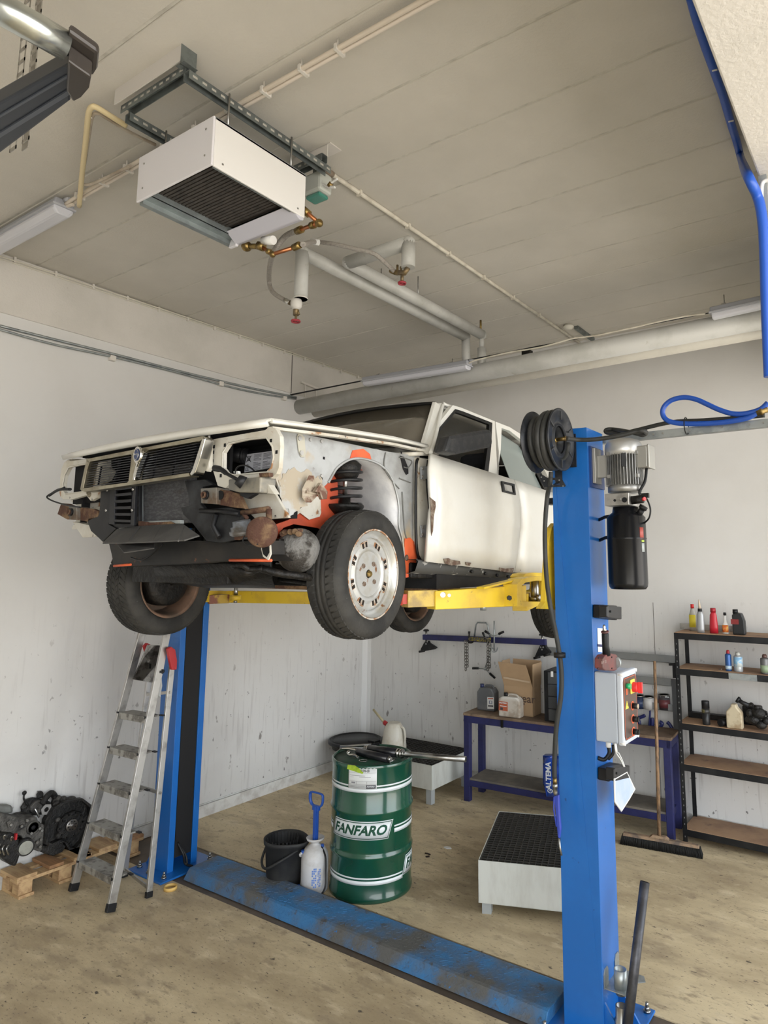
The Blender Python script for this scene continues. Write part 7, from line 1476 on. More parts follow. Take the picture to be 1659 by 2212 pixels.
# ---- workbench (front left leg, front right leg measured on the floor)
BL = az(1008, 1731, 0); BR = az(1449, 1817, 0)
BZ = .80
bd_ = (BR-BL).normalized(); bn = V((-bd_.y, bd_.x, 0))
wbench = T('workbench', 'dark blue steel workbench with dirty top and lower shelf along the back wall', 'workbench', (BL+BR)/2)
depth = .36
def bp(a, n, z): v_ = BL+bd_*a+bn*n; return V((v_.x, v_.y, z))
LB = (BR-BL).length
def bbox(a0, a1, n0, n1, z0, z1): return MB().hexa([bp(a0, n0, z0), bp(a1, n0, z0), bp(a1, n1, z0), bp(a0, n1, z0), bp(a0, n0, z1), bp(a1, n0, z1), bp(a1, n1, z1), bp(a0, n1, z1)])
ZB1 = (CP+ray(1008, 1543)*(BL.xy.length/ray(1008, 1543).xy.length)).z
for a in (-.03, LB-.03):
    for n in (0, depth-.06): bbox(a, a+.06, n, n+.06, 0, ZB1-.07).build('leg', navy_paint, wbench, bevel=.004)
fm = bbox(-.03, LB+.03, 0, .03, ZB1-.075, ZB1-.012).merge(bbox(-.03, LB+.03, depth-.03, depth, ZB1-.075, ZB1-.012)).merge(bbox(-.03, 0, 0, depth, ZB1-.075, ZB1-.012)).merge(bbox(LB, LB+.03, 0, depth, ZB1-.075, ZB1-.012)); fm.build('top_frame', navy_paint, wbench, bevel=.003)
bbox(-.035, LB+.04, -.005, depth+.005, ZB1-.012, ZB1+.012).build('bench_top', wood_board, wbench, bevel=.003)
ZS1 = (CP+ray(1013, 1683)*(BL.xy.length/ray(1013, 1683).xy.length)).z
bbox(.03, LB-.03, .0, .03, ZS1-.06, ZS1-.005).merge(bbox(.0, .03, .03, depth, ZS1-.06, ZS1-.005)).merge(bbox(LB-.03, LB, .03, depth, ZS1-.06, ZS1-.005)).build('shelf_frame', navy_paint, wbench, bevel=.003)
bbox(.03, LB-.03, .01, depth-.01, ZS1-.005, ZS1+.012).build('lower_shelf', M('shelf_board_grey', (.13, .115, .095), .8, col2=(.20, .175, .14), scale=4), wbench)
q = ay(*zb(945, 1115), BL.y+.03); MB().box(q+V((-.012, -.012, -.04)), q+V((.012, .004, .03))).build('sticker', greasy_black, wbench)
def onb(px, py, n):  # point on a vertical plane parallel to the bench front, n behind it
    d = ray(px, py); P0 = BL+bn*n; t = (P0-CP).dot(bn)/d.dot(bn); return CP+d*t
ZBT = ZB1+.012
# grey canister
def canister(nm, label, pxl, pxr, pyt, n, dep, mat, shoulder, cat='canister', cap=None, capm=None, capx=.2, handle=True):
    a = onb(*zb(pxl, 950), n); c = onb(*zb(pxr, 950), n); t = onb(*zb((pxl+pxr)/2, pyt), n).z
    H = t-ZBT; w = (c-a).length; o0 = V((a.x, a.y, ZBT)); r = T(nm, label, cat, o0+bd_*w/2+bn*dep/2)
    def P(u, v, z): return o0+bd_*(w*u)+bn*(dep*v)+V((0, 0, H*z))
    sh = shoulder; pr = [P(0, 0, 0), P(1, 0, 0), P(1, 0, sh), P(.85, 0, .97 if handle else 1), P(.15, 0, .97 if handle else 1), P(0, 0, sh)]
    MB().prism(pr, bn*dep).build('body', mat, r, bevel=.014)
    if handle: MB().tube(sm([P(.35, .5, .95), P(.42, .5, 1.05), P(.75, .5, 1.05), P(.85, .5, .93)], 5), .010, 8).build('handle', mat, r)
    cc_ = P(capx, .4, .95); MB().cyl(cc_, cc_+V((0, 0, .035)), .020, n=18).build('cap', capm or black_plastic, r)
    return r, P
r, P = canister('canister', 'dark grey five litre canister with white label at the left end of the bench', 690, 862, 760, .18, .12, M('canister_grey', (.10, .105, .11), .35, col2=(.15, .15, .155), scale=5), .78, capm=M('cap_navy', (.02, .03, .10), .4))
lb_ = MB().prism([P(.62, -.02, .10), P(1.0, -.02, .12), P(1.0, -.02, .62), P(.62, -.02, .60)], bn*.002).build('label', white_plastic, r)
MB().prism([P(.66, -.03, .2), P(.96, -.03, .21), P(.96, -.03, .27), P(.66, -.03, .26)], bn*.001).build('label_band', ink, lb_)
b = MB().ring([P(.72, -.03, .32), P(.9, -.03, .32), P(.9, -.03, .46), P(.72, -.03, .46)], [P(.77, -.03, .345), P(.86, -.03, .345), P(.86, -.03, .44), P(.77, -.03, .44)], bn*.001); b.build('label_print', M('print_bluegrey', (.2, .22, .3), .5), lb_)
MB().prism([P(.66, -.03, .52), P(.96, -.03, .54), P(.96, -.03, .58), P(.66, -.03, .56)], bn*.001).build('label_band', M('print_redd', (.5, .15, .1), .5), lb_)
r, P = canister('canister', 'dirty translucent canister with orange label and black cap beside the cardboard box', 905, 1118, 850, .03, .10, M('canister_dirty', (.52, .48, .42), .45, col2=(.34, .28, .22), scale=8, grad=(2, .16, .19, (.62, .60, .56), .02)), .82, capx=.28)
MB().prism([P(.02, -.02, .30), P(.44, -.02, .28), P(.44, -.02, .72), P(.03, -.02, .74)], bn*.002).build('label', M('label_orange', (.42, .10, .045), .5), r)
b = MB().prism([P(.1, -.035, .32), P(.22, -.035, .32), P(.22, -.035, .44), P(.1, -.035, .44)], bn*.001); b.build('label_print', ink, r)
b = text_mb('BALTEMA', .018, lambda u, v, w_: P(.23, -.04, .66)+bd_*u+V((0, 0, v))-bn*w_, bold=.0006); b.build('lettering', wst, r)
MB().prism([P(.08, -.035, .50), P(.40, -.035, .49), P(.40, -.035, .52), P(.08, -.035, .53)], bn*.001).build('label_print', wst, r)
# cardboard box with open flaps
kb = M('cardboard', (.40, .27, .155), .8, col2=(.35, .235, .135), scale=3)
n0 = .15; c = onb(*zb(1252, 1085), n0); tp_ = onb(*zb(1250, 765), n0).z
a = onb(*zb(965, 1040), n0)
w = (c-a).length; box = T('cardboard_box', 'open brown cardboard box with raised flaps on the workbench', 'cardboard box', a+bd_*w/2)
bu = bd_; bv = bn; H = tp_-ZBT; dp = .2
o0 = V((a.x, a.y, ZBT))
def Q(u, v, z): return o0+bu*u+bv*v+V((0, 0, z))
b = MB()
for (u0, u1, v0, v1) in ((0, w, 0, .005), (0, w, dp-.005, dp), (0, .005, 0, dp), (w-.005, w, 0, dp)): b.hexa([Q(u0, v0, 0), Q(u1, v0, 0), Q(u1, v1, 0), Q(u0, v1, 0), Q(u0, v0, H), Q(u1, v0, H), Q(u1, v1, H), Q(u0, v1, H)])
b.hexa([Q(0, 0, 0), Q(w, 0, 0), Q(w, dp, 0), Q(0, dp, 0), Q(0, 0, .005), Q(w, 0, .005), Q(w, dp, .005), Q(0, dp, .005)]); b.build('carton', kb, box)
fh_ = onb(*zb(1150, 520), n0-.04).z-tp_
MB().prism([Q(0, 0, H), Q(w, 0, H), Q(w-.045, -.05, H+fh_*.93), Q(-.04, -.05, H+fh_)], bv*.004).build('flap', kb, box)
MB().prism([Q(w, 0, H), Q(w, dp, H), Q(w+.0, dp+.03, H+fh_*.95), Q(w+.0, .0, H+fh_*.95)], bu*.004).build('flap', kb, box)
MB().prism([Q(0, dp, H), Q(w, dp, H), Q(w, dp+.02, H+fh_), Q(0, dp+.02, H+fh_)], bv*.004).build('flap', kb, box)
MB().prism([Q(0, 0, H), Q(0, dp, H), Q(-.03, dp, H+fh_), Q(-.03, .02, H+fh_)], bu*.004).build('flap', kb, box)
kp = M('print_on_card', (.09, .06, .045), .8)
tq = onb(*zb(1150, 872), n0); b = text_mb('igear', .105, lambda u, v, w_: Q((tq-o0).dot(bu)+u+.025, -.001-w_, tq.z-ZBT+v), bold=.0015); b.build('lettering', kp, box)
b = MB()
for px in (1110, 1135, 1160): q = onb(*zb(px, 925), n0-.001); b.hexa([q+bu*x+V((0, 0, z))+bv*y for y in (0, -.0006) for x, z in ((-.008, -.008), (.008, -.008), (.008, .008), (-.008, .008))])
b.build('print_marks', kp, box)
tb2 = onb(*zb(1110, 700), n0-.03); MB().prism([Q(.01, -.030, H+fh_*.30), Q(w-.02, -.022, H+fh_*.20), Q(w-.02, -.024, H+fh_*.27), Q(.01, -.032, H+fh_*.38)], bv*-.001).build('tape_strip', M('tape_clear', (.50, .38, .26), .3), box)
# dark drawer case and blue object
a = onb(*zb(1385, 1100), .05); c = onb(*zb(1560, 1100), .05); t = onb(*zb(1400, 595), .05).z
dc = T('drawer_case', 'black storage case with grey drawers standing on the bench behind the near post', 'drawer case', a); o1 = V((a.x, a.y, ZBT)); w = (c-a).length; H = t-ZBT
def Q2(u, v, z): return o1+bu*u+bv*v+V((0, 0, z))
MB().hexa([Q2(-.02, 0, 0), Q2(w, 0, 0), Q2(w, .3, 0), Q2(-.02, .3, 0), Q2(-.02, 0, H), Q2(w, 0, H), Q2(w, .3, H), Q2(-.02, .3, H)]).build('case_body', black_plastic, dc, bevel=.006)
for k in range(4): z0__ = .015+k*(H-.02)/4; MB().hexa([Q2(.025, -.012, z0__), Q2(w-.01, -.012, z0__), Q2(w-.01, .0, z0__), Q2(.025, .0, z0__), Q2(.025, -.012, z0__+(H-.02)/4-.006), Q2(w-.01, -.012, z0__+(H-.02)/4-.006), Q2(w-.01, 0, z0__+(H-.02)/4-.006), Q2(.025, 0, z0__+(H-.02)/4-.006)]).build('drawer', M('drawer_grey', (.055, .058, .062), .45), dc, bevel=.003)
q = onb(*zb(1440, 628), .036); MB().hexa([q+bu*x+V((0, 0, z))+bv*y for y in (0, -.002) for x, z in ((-.012, -.025), (.012, -.025), (.012, .025), (-.012, .025))]).build('label', white_plastic, dc)
a = onb(*zb(1470, 1125), .0); MB().cyl((a.x+.12, a.y+.03, ZBT), (a.x+.12, a.y+.03, ZBT+.33), .10, n=28).build('blue_container', M('blue_drum', (.012, .06, .42), .35), label='round bright blue container on the bench just behind the near post', category='container')
# ---- blue bag with lettering on the lower shelf, hanging in front
zbg = zb; a = onb(*zb(1350, 1790), -.05); c = onb(*zb(1560, 1790), -.05); t = onb(*zb(1400, 1438), -.05).z; lo = onb(*zb(1400, 1830), -.05).z
bag = T('plastic_bag', 'shiny blue plastic bag with white lettering hanging at the bench behind the near post', 'bag', V((a.x, a.y, lo)))
bgm = M('bag_blue', (.012, .06, .36), .25, coat=.4, col2=(.01, .04, .26), scale=6)
def BG(px, py, n=-.06): return onb(*zb(px, py), n)
rows = [[BG(px, py, -.06-.02*math.sin(px*.05+py*.03)) for px in range(1350, 1601, 25)] for py in range(1440, 1850, 34)]
for k, rw in enumerate(rows):
    if k > 8: rw[0] = BG(1350+(k-8)*10, 1440+k*34)
MB().grid(rows).grid([[p+bn*.07 for p in rw] for rw in rows]).build('bag_body', bgm, bag, solid=.002)
MB().bar(BG(1350, 1440)+bn*.03, BG(1600, 1440)+bn*.03, .075, .004).build('bag_fold', bgm, bag)
ul_ = BG(1403, 1640, -.088); vv = V((0, 0, 1))
flat = text_mb('ALTEMA', .10, lambda u, v, w_: V((u, v, w_)), bold=.003); xs = [p.x for p in flat.v]; k_ = (BG(1400, 1490).z-BG(1400, 1770).z)/(max(xs)-min(xs)); mx_ = (max(xs)+min(xs))/2
ysx = [p.y for p in flat.v]; k2 = (BG(1432, 1600)-BG(1380, 1600)).length/(max(ysx)-min(ysx)); my_ = (max(ysx)+min(ysx))/2
flat.v = [ul_-bd_*((p.y-my_)*k2)+vv*((p.x-mx_)*k_)-bn*p.z for p in flat.v]; flat.build('lettering', wst, bag)
q = BG(1420, 1790, -.088); MB().tube([q+bd_*(.022*math.cos(t))+V((0, 0, .016*math.sin(t))) for t in [2*PI*i/20 for i in range(20)]], .003, 6, closed=True).tube([q-bd_*.012+V((0, 0, -.008)), q+V((0, 0, .008)), q+bd_*.012+V((0, 0, -.004))], .003, 6).build('emblem', wst, bag)
# ---- louvred tool shelf on the bench right end (grey back rails)
def W_(px, py, y=YB-.03): return ay(*z7(px, py), y)
ts = T('wall_shelf', 'grey steel wall rack with rails above the right end of the bench', 'wall rack', ay(1420, 1610, YB-.06))
rg = M('rack_grey', (.17, .175, .175), .5, col2=(.20, .205, .20), scale=5); YR = YB-.10
def R_(px, py, y=None): return ay(*z7(px, py), y or YR)
for (l0, l1, h0, h1) in (((540, 435), (1000, 455), 50, 55), ((540, 585), (975, 620), 60, 55), ((700, 782), (975, 805), 52, 50), ((700, 962), (985, 980), 48, 55)):
    A = R_(l0[0]-340, l0[1]-(l1[1]-l0[1])/(l1[0]-l0[0])*340); B = R_(l1[0], l1[1]); hgt = (R_(l1[0], l1[1]).z-R_(l1[0], l1[1]+h1).z)
    zt__ = B.z; MB().box((A.x, YR, zt__-hgt), (B.x, YR+.003, zt__)).box((A.x, YR, zt__-hgt), (B.x, YB-.004, zt__-hgt+.003)).build('rail', rg, ts)
a = R_(970, 615, YR-.01); c = R_(1015, 1055, YR-.01); MB().box((R_(975, 800).x, YR-.012, R_(975, 1045).z), (R_(1020, 800).x, YR+.0, R_(975, 620).z)).build('upright', M('upright_dark', (.045, .047, .05), .5), ts, bevel=.003)
MB().prism([R_(*p, YR-.015) for p in ((945, 510), (1000, 505), (1005, 615), (975, 615), (972, 525), (948, 525))], (0, .02, 0)).build('bracket', black_plastic, ts)
def can(px, pyb, pyt, wpx, mat, label, lid=steel, band=None):
    yc = YB-.07; q0_ = ay(*z7(px, pyb), yc); q1_ = ay(*z7(px, pyt), yc); r_c = .5*(ay(*z7(px+wpx/2, pyb), yc).x-ay(*z7(px-wpx/2, pyb), yc).x)
    r = T('paint_can', label, 'can', (q0_.x, yc, q0_.z)); H = q1_.z-q0_.z; MB().cyl((q0_.x, yc, q0_.z), (q0_.x, yc, q1_.z), r_c, n=28).build('can_body', mat, r)
    MB().lathe([(0, .0), (r_c*.85, 0), (r_c*.88, .004), (r_c*1.03, .005), (r_c*1.03, -.006), (r_c, -.006)][::-1], (q0_.x, yc, q1_.z), n=28).build('can_lid', lid, r)
    if band: MB().lathe([(r_c+.0008, H*.15), (r_c+.0008, H*.7)], (q0_.x, yc, q0_.z), n=28).build('can_label', band, r, solid=.0005)
    return r
zsh = 812
can(738, 830, 740, 75, M('can_navy', (.02, .03, .07), .35), 'dark blue round tin on the wall rack, leftmost beside the control box', band=M('can_band', (.03, .05, .12), .4))
can(805, 835, 748, 78, M('can_pale', (.55, .54, .53), .4), 'pale round tin on the wall rack beside the broom handle')
c3 = can(917, 838, 735, 80, M('can_dark', (.05, .045, .05), .35), 'dark tin with white lettering and red label on the wall rack, right of the broom', band=M('can_redband', (.12, .03, .035), .4))
q = ay(*z7(917, 750), YB-.115); text_mb('BALTEMA', .018, lambda u, v, w_: q+V((u, -w_, v)), bold=.0004).build('lettering', wst, c3)
# clamps and tools on the lower rail
nv = M('tool_navy', (.018, .024, .12), .35)
def tool(pts, label, cat, wd=.016, mat=nv, nm='clamp'):
    o = MB().tube(sm([ay(*z7(*p), YB-.06) for p in pts], 4), wd, 8).build(nm, mat, label=label, category=cat); return o
tool([(740, 985), (735, 930), (725, 905), (760, 890), (775, 882)], 'dark blue clamp on the lower rail, beside the push buttons', 'clamp')
tool([(805, 985), (808, 920), (812, 860), (810, 848)], 'tall dark blue bar clamp standing on the lower rail left of the broom handle', 'clamp', .009)
tool([(826, 985), (828, 925), (826, 900)], 'stubby dark blue clamp handle on the lower rail', 'clamp', .018)
tool([(880, 985), (890, 960), (900, 940), (882, 930)], 'dark blue clamp just right of the broom handle on the lower rail', 'clamp', .016)
tool([(975, 985), (955, 950), (935, 930)], 'dark blue angled handle at the right end of the lower rail', 'clamp', .016)
# ---- broom
brm = T('broom', 'wide broom with wooden handle and black bristles leaning against the bench', 'broom', az(1425, 1830, 0))
h0_, h1_ = az(*z9b(60, 1895), .04), az(*z9b(672, 1990), .04)
sbl = az(*z9b(25, 1925), 0); sbr = az(*z9b(690, 2045), 0)
dB = (h1_-h0_).normalized(); dN = V((-dB.y, dB.x, 0)); LL = (sbr-sbl).length
sbl.z = sbr.z = 0
def bq_(a, n, z): v_ = sbl.lerp(sbr, a)+dN*n; return V((v_.x, v_.y, z))
HBR = .085
b = MB().hexa([bq_(.05, .0, HBR-.025), bq_(.97, .0, HBR-.025), bq_(.97, .06, HBR-.025), bq_(.05, .06, HBR-.025), bq_(.055, .01, HBR), bq_(.965, .01, HBR), bq_(.965, .05, HBR), bq_(.055, .05, HBR)]).hexa([bq_(.38, .0, HBR-.0), bq_(.62, .0, HBR-.0), bq_(.62, .06, HBR-.0), bq_(.38, .06, HBR-.0), bq_(.42, .01, HBR+.02), bq_(.58, .01, HBR+.02), bq_(.58, .05, HBR+.02), bq_(.42, .05, HBR+.02)])
b.build('head', M('broom_wood', (.30, .20, .12), .75, col2=(.12, .09, .07), scale=12), brm, bevel=.004)
b = MB(); n = 110
for i in range(n):
    t = .045+.93*i/(n-1)
    for v_ in (0, .02, .04, .06): a = bq_(t+random.uniform(-.003, .003), v_, HBR-.02); c = bq_((t-.5)*1.06+.5, v_*1.3-.012+random.uniform(-.004, .004), .001); b.tube([a, c], [.0045, .003], 4)
o = b.build('bristles', M('bristle_black', (.012, .012, .011), .7), brm); o['kind'] = 'stuff'
hb0 = bq_(.50, .03, HBR+.01); ht = ay(1414, 1428, (hb0.y+.22)); ht.x += 0
MB().tube([hb0, hb0.lerp(ht, .5), ht], [.0145, .0145, .0125], 14).build('handle', M('broom_stick', (.26, .155, .08), .7, col2=(.09, .06, .04), scale=10, stretch=(6, 6, 1)), brm)
# ---- shelving rack
SKL = az(1480, 1822, 0); yF = 6.0
RXL = SKL.x-.02; RXR = -.42; yBk = 6.36
rack = T('shelf_rack', 'black metal shelf rack with chipboard shelves against the back wall at the right', 'shelf rack', ((RXL+RXR)/2, 6.18, 0))
rk = M('rack_black', (.013, .014, .016), .4, .4, col2=(.024, .025, .027), scale=5); chip = M('chipboard', (.34, .21, .12), .75, col2=(.24, .14, .085), scale=3, spots=[((.10, .06, .05), 5, .62, .72)])
def RK(px, py, y=None): return ay(px, py, y or yF)
ztp = RK(1463, 1367).z
for x in (RXL, RXR-.035):
    for y in (yF, yBk-.035):
        b = MB().box((x, y, 0), (x+.035, y+.003, ztp)); b.box((x if x < -1 else x+.032, y, 0), (x+.003 if x < -1 else x+.035, y+.035, ztp)); up_ = b.build('upright', rk, rack)
        if x < -1 and y < 6.2:
            k = MB()
            for i in range(34): k.box((x+.014, y-.0008, .04+i*.048), (x+.020, y, .052+i*.048))
            k.build('holes', M('hole_light', (.16, .16, .16), .8), up_)
levels = [RK(1480, 1367).z, RK(1480, 1444).z, RK(1480, 1562).z, RK(1480, 1650).z, RK(1490, 1792).z]
SH = []
for i, z in enumerate(levels):
    zt__ = z; yb0 = yF
    b = MB().box((RXL, yF-.002, zt__-.055), (RXR, yF+.012, zt__-.004)).box((RXL, yBk-.012, zt__-.055), (RXR, yBk, zt__-.004)).box((RXL, yF, zt__-.055), (RXL+.003, yBk, zt__-.004)); b.build('shelf_beam', rk, rack, bevel=.002)
    MB().box((RXL+.005, yF+.002, zt__-.012), (RXR-.003, yBk-.002, zt__)).build('shelf_board', chip, rack)
    SH.append(zt__)
a = ay(*z9b(900, 600), yF-.004); c = ay(*z9b(1125, 600), yF-.004); MB().box((a.x, yF-.004, SH[1]-.054), (c.x, yF-.002, SH[1]-.006)).build('scuffed_patch', galv, rack)
# objects on the shelves
def onS(k, px, y=6.10): q = ay(*z9b(px, 0), y); return V((ay(*z9b(px, 300), y).x, y, SH[k]))
def px2w(w, y=6.1): return (ay(*z9b(600+w, 300), y).x-ay(*z9b(600, 300), y).x)
def hgt(k, pyt, y=6.1): return ay(*z9b(800, pyt), y).z-SH[k]
def bottle(k, px, pyt, wpx, label, prof, mat, capm=None, cap_h=.03, dz=.6, y=6.1, extra=None, pybase=None, oval=True, cat='bottle', nm='bottle'):
    p = onS(k, px, y); H = hgt(k, pyt, y); w = px2w(wpx, y)/2; r = T(nm, label, cat, p)
    pr = [(0, 0)]+[(w*a, (H-cap_h)*b_) for a, b_ in prof]+[(0, (H-cap_h)*prof[-1][1])]
    b = MB().lathe(pr, p, n=32)
    if oval: b.xf(lambda q: V((q.x, p.y+(q.y-p.y)*dz, q.z)))
    b.build('body', mat, r, bevel=0); nr = w*prof[-1][0]*1.15
    if capm: MB().cyl(p+V((0, 0, H-cap_h-.004)), p+V((0, 0, H)), nr, nr*.95, n=20).build('cap', capm, r)
    return r, p, w, H
def patch(r, p, w, H, u0, u1, z0, z1, mat, dz=.6, nm='label'):
    MB().grid([[V((p.x+w*math.sin(a)*1.015, p.y-w*math.cos(a)*dz*1.015-.001, p.z+H*z)) for a in [u0+(u1-u0)*i/8 for i in range(9)]] for z in (z0, z1)]).build(nm, mat, r, solid=.0008)
r, p, w, H = bottle(0, 622, 25, 58, 'clear bottle with yellow label and red cap on the top shelf, leftmost', [(1, 0), (1, .6), (.95, .68), (.5, .92), (.42, 1)], M('clear_dirty', (.45, .43, .38), .25), M('cap_red', (.55, .02, .02), .4), y=6.22)
patch(r, p, w, H, -1.3, 1.0, .14, .60, M('label_yellow', (.75, .62, .05), .5))
r, p, w, H = bottle(0, 682, 58, 60, 'silver grey bottle with thin applicator nozzle on the top shelf', [(1, 0), (1.0, .15), (.95, .80), (.7, .93), (.5, 1)], M('silver_bottle', (.36, .37, .38), .35, .3), black_plastic, .02)
MB().tube([p+V((0, 0, H)), p+V((-.003, 0, H+.05)), p+V((-.006, 0, H+.075))], [.012, .007, .004], 10).build('nozzle', M('nozzle_beige', (.55, .45, .34), .5), r)
r, p, w, H = bottle(0, 787, 50, 66, 'red plastic bottle on the top shelf of the rack', [(1, 0), (1, .3), (.85, .72), (.78, .86), (.6, .92), (.58, 1)], M('red_bottle', (.45, .015, .03), .35), M('red_cap', (.30, .01, .02), .4), .03)
r, p, w, H = bottle(0, 880, 82, 50, 'slim white bottle with black cap and orange label on the top shelf', [(1, 0), (1, .45), (.7, .55), (.45, .62), (.4, 1)], white_plastic, black_plastic, .02)
patch(r, p, w, H, -1.2, 1.2, .08, .42, M('label_fire', (.62, .12, .03), .5, col2=(.7, .5, .1), scale=30))
r, p, w, H = bottle(0, 965, 55, 40, 'black oil bottle with offset neck on the top shelf, rightmost of the row', [(1, 0), (1, .9), (.9, 1)], M('oilbottle_black', (.022, .023, .024), .4), black_plastic, .03)
a0 = onS(0, 942); MB().prism([V((x, 6.06, z)) for x, z in ((a0.x, SH[0]), (onS(0, 1042).x, SH[0]), (onS(0, 1040).x, SH[0]+H*.55), (onS(0, 1020).x, SH[0]+H*.85), (onS(0, 985).x, SH[0]+H*.88), (a0.x, SH[0]+H*.80))], (0, .07, 0)).build('bottle_side', M('oilbottle_black', (.022, .023, .024), .4), r, bevel=.012)
MB().box((p.x-.03, 6.055, SH[0]+H*.42), (p.x+.03, 6.0585, SH[0]+H*.62)).build('label', M('label_darkred', (.20, .02, .02), .5), r)
ruler = MB().box((onS(0, 462).x, 6.31, SH[0]+.002), (onS(0, 1000).x, 6.33, SH[0]+.05)).build('aluminium_rail', alu, label='aluminium straight rail lying along the back of the top shelf', category='rail')
def spray(k, px, pyt, wpx, label, mat, capm, y=6.08, cone=True, lab=None):
    p = onS(k, px, y); H = hgt(k, pyt, y); w = px2w(wpx, y)/2; r = T('spray_can', label, 'spray can', p)
    hb_2 = H*.84 if cone else H*.70
    MB().lathe([(0, 0), (w*.95, 0), (w, .006), (w, hb_2*.90), (w*.95, hb_2*.93), (w*.5, hb_2), (0, hb_2)] if cone else [(0, 0), (w*.95, 0), (w, .006), (w, hb_2), (0, hb_2)], p, n=28).build('can_body', mat, r)
    MB().lathe([(w*.5, hb_2-.004), (w*.55, hb_2+.01), (w*.40, H), (0, H)] if cone else [(w*1.0, hb_2), (w*1.0, H-.004), (w*.95, H), (0, H)], p, n=24).build('cap', capm, r)
    if lab: MB().lathe([(w+.0008, H*lab[1]), (w+.0008, H*lab[2])], p, n=28).build('label', lab[0], r, solid=.0005)
    return r
spray(1, 887, 378, 48, 'blue spray can with red nozzle on the second shelf', M('can_blue', (.03, .10, .30), .35, .3), M('cap_redd', (.35, .02, .03), .4), lab=(M('lab_lightblue', (.40, .52, .62), .4), .08, .25))
spray(1, 965, 388, 66, 'white and light blue spray can on the second shelf', M('can_silver', (.48, .52, .55), .3, .4), M('cap_silver', (.45, .45, .42), .4), lab=(M('lab_blue', (.22, .42, .62), .4, col2=(.55, .6, .6), scale=20, lo=.48, hi=.52), .25, .75))
spray(1, 1176, 392, 66, 'dark spray can with green lower label at the right end of the second shelf', M('can_dkgreen', (.14, .14, .14), .4, .3), M('cap_brown', (.10, .05, .04), .4), lab=(M('lab_green', (.26, .34, .22), .5), .08, .45))
spray(2, 688, 797, 60, 'black spray can with black lid on the middle shelf', M('can_black', (.018, .018, .018), .3), black_plastic, y=6.05, cone=False, lab=(M('lab_yellowdark', (.20, .17, .05), .5, col2=(.04, .04, .04), scale=25, lo=.45, hi=.5), .50, .64))
# milky old bottle
p = onS(2, 912, 6.04); H = hgt(2, 797, 6.04); w = px2w(118, 6.04)
mb2 = T('bottle', 'dirty yellowed plastic bottle without cap on the middle shelf', 'bottle', p)
MB().prism([p+V((w*a, -.03, H*z)) for a, z in ((-.5, 0), (.5, 0), (.5, .66), (.18, .90), (.18, 1), (-.18, 1), (-.18, .90), (-.5, .66))], (0, .07, 0)).build('body', M('old_plastic', (.50, .43, .30), .5, col2=(.30, .22, .13), scale=9), mb2, bevel=.012)
# tube lying, dark flat parts, carburettor lump
a = onS(2, 795, 6.03)+V((0, 0, .03)); MB().tube([a, a+V((.10, .20, 0))], .028, 18).build('black_tube', black_plastic, label='short black tube lying on the middle shelf between can and yellowed bottle', category='tube')
a = onS(2, 540, 6.2); c = onS(2, 850, 6.3); MB().box((a.x, 6.24, SH[2]), (c.x, 6.30, SH[2]+.045)).build('metal_profile', greasy_black, label='dark metal profile lying at the back of the middle shelf', category='metal profile')
a = onS(2, 1000, 6.25); MB().box((a.x-.02, 6.22, SH[2]), (a.x+.12, 6.33, SH[2]+.15)).build('dark_block', greasy_black, label='dark oily block behind the yellowed bottle on the middle shelf', category='block', bevel=.01)
cbz = lambda px, py: ay(*z9b(px, py), 6.08)+V((0, 0, .012))
cbr = T('carburettor', 'black greasy carburettor assembly with pipe stub at the right end of the middle shelf', 'carburettor', onS(2, 1120, 6.08))
b = MB().tube([cbz(970, 790), cbz(1010, 815), cbz(1060, 840)], [.020, .016, .02], 12).tube([cbz(966, 786), cbz(985, 800)], .026, 12); b.build('pipe_stub', black_plastic, cbr)
b = MB().ball(cbz(1140, 900), (.055, .05, .045)).ball(cbz(1100, 950), (.05, .05, .04)).ball(cbz(1160, 990), (.045, .045, .035)).ball(cbz(1070, 900), (.03, .035, .03)).ball(cbz(1200, 960), (.03, .04, .03)).cyl(cbz(1125, 870), cbz(1130, 840), .022, n=14).ball(cbz(1060, 950), (.03, .03, .028)); b.build('bodies', cdark, cbr)
b = MB().tube(sm([cbz(1040, 850), cbz(1080, 820), (cbz(1100, 850)), cbz(1090, 890)], 5), .008, 8).tube(sm([cbz(1040, 930), cbz(1090, 960), cbz(1120, 1000)], 4), .007, 8).tube(sm([cbz(1160, 880), cbz(1200, 890), cbz(1210, 930)], 4), .008, 8); b.build('linkage', greasy_black, cbr)
q = onS(1, 822, 6.08); MB().tube([q+V((-.012, 0, .004)), q+V((.012, 0, .008))], .003, 6).build('screw', steel, label='small screw lying on the second shelf left of the blue spray can', category='screw')
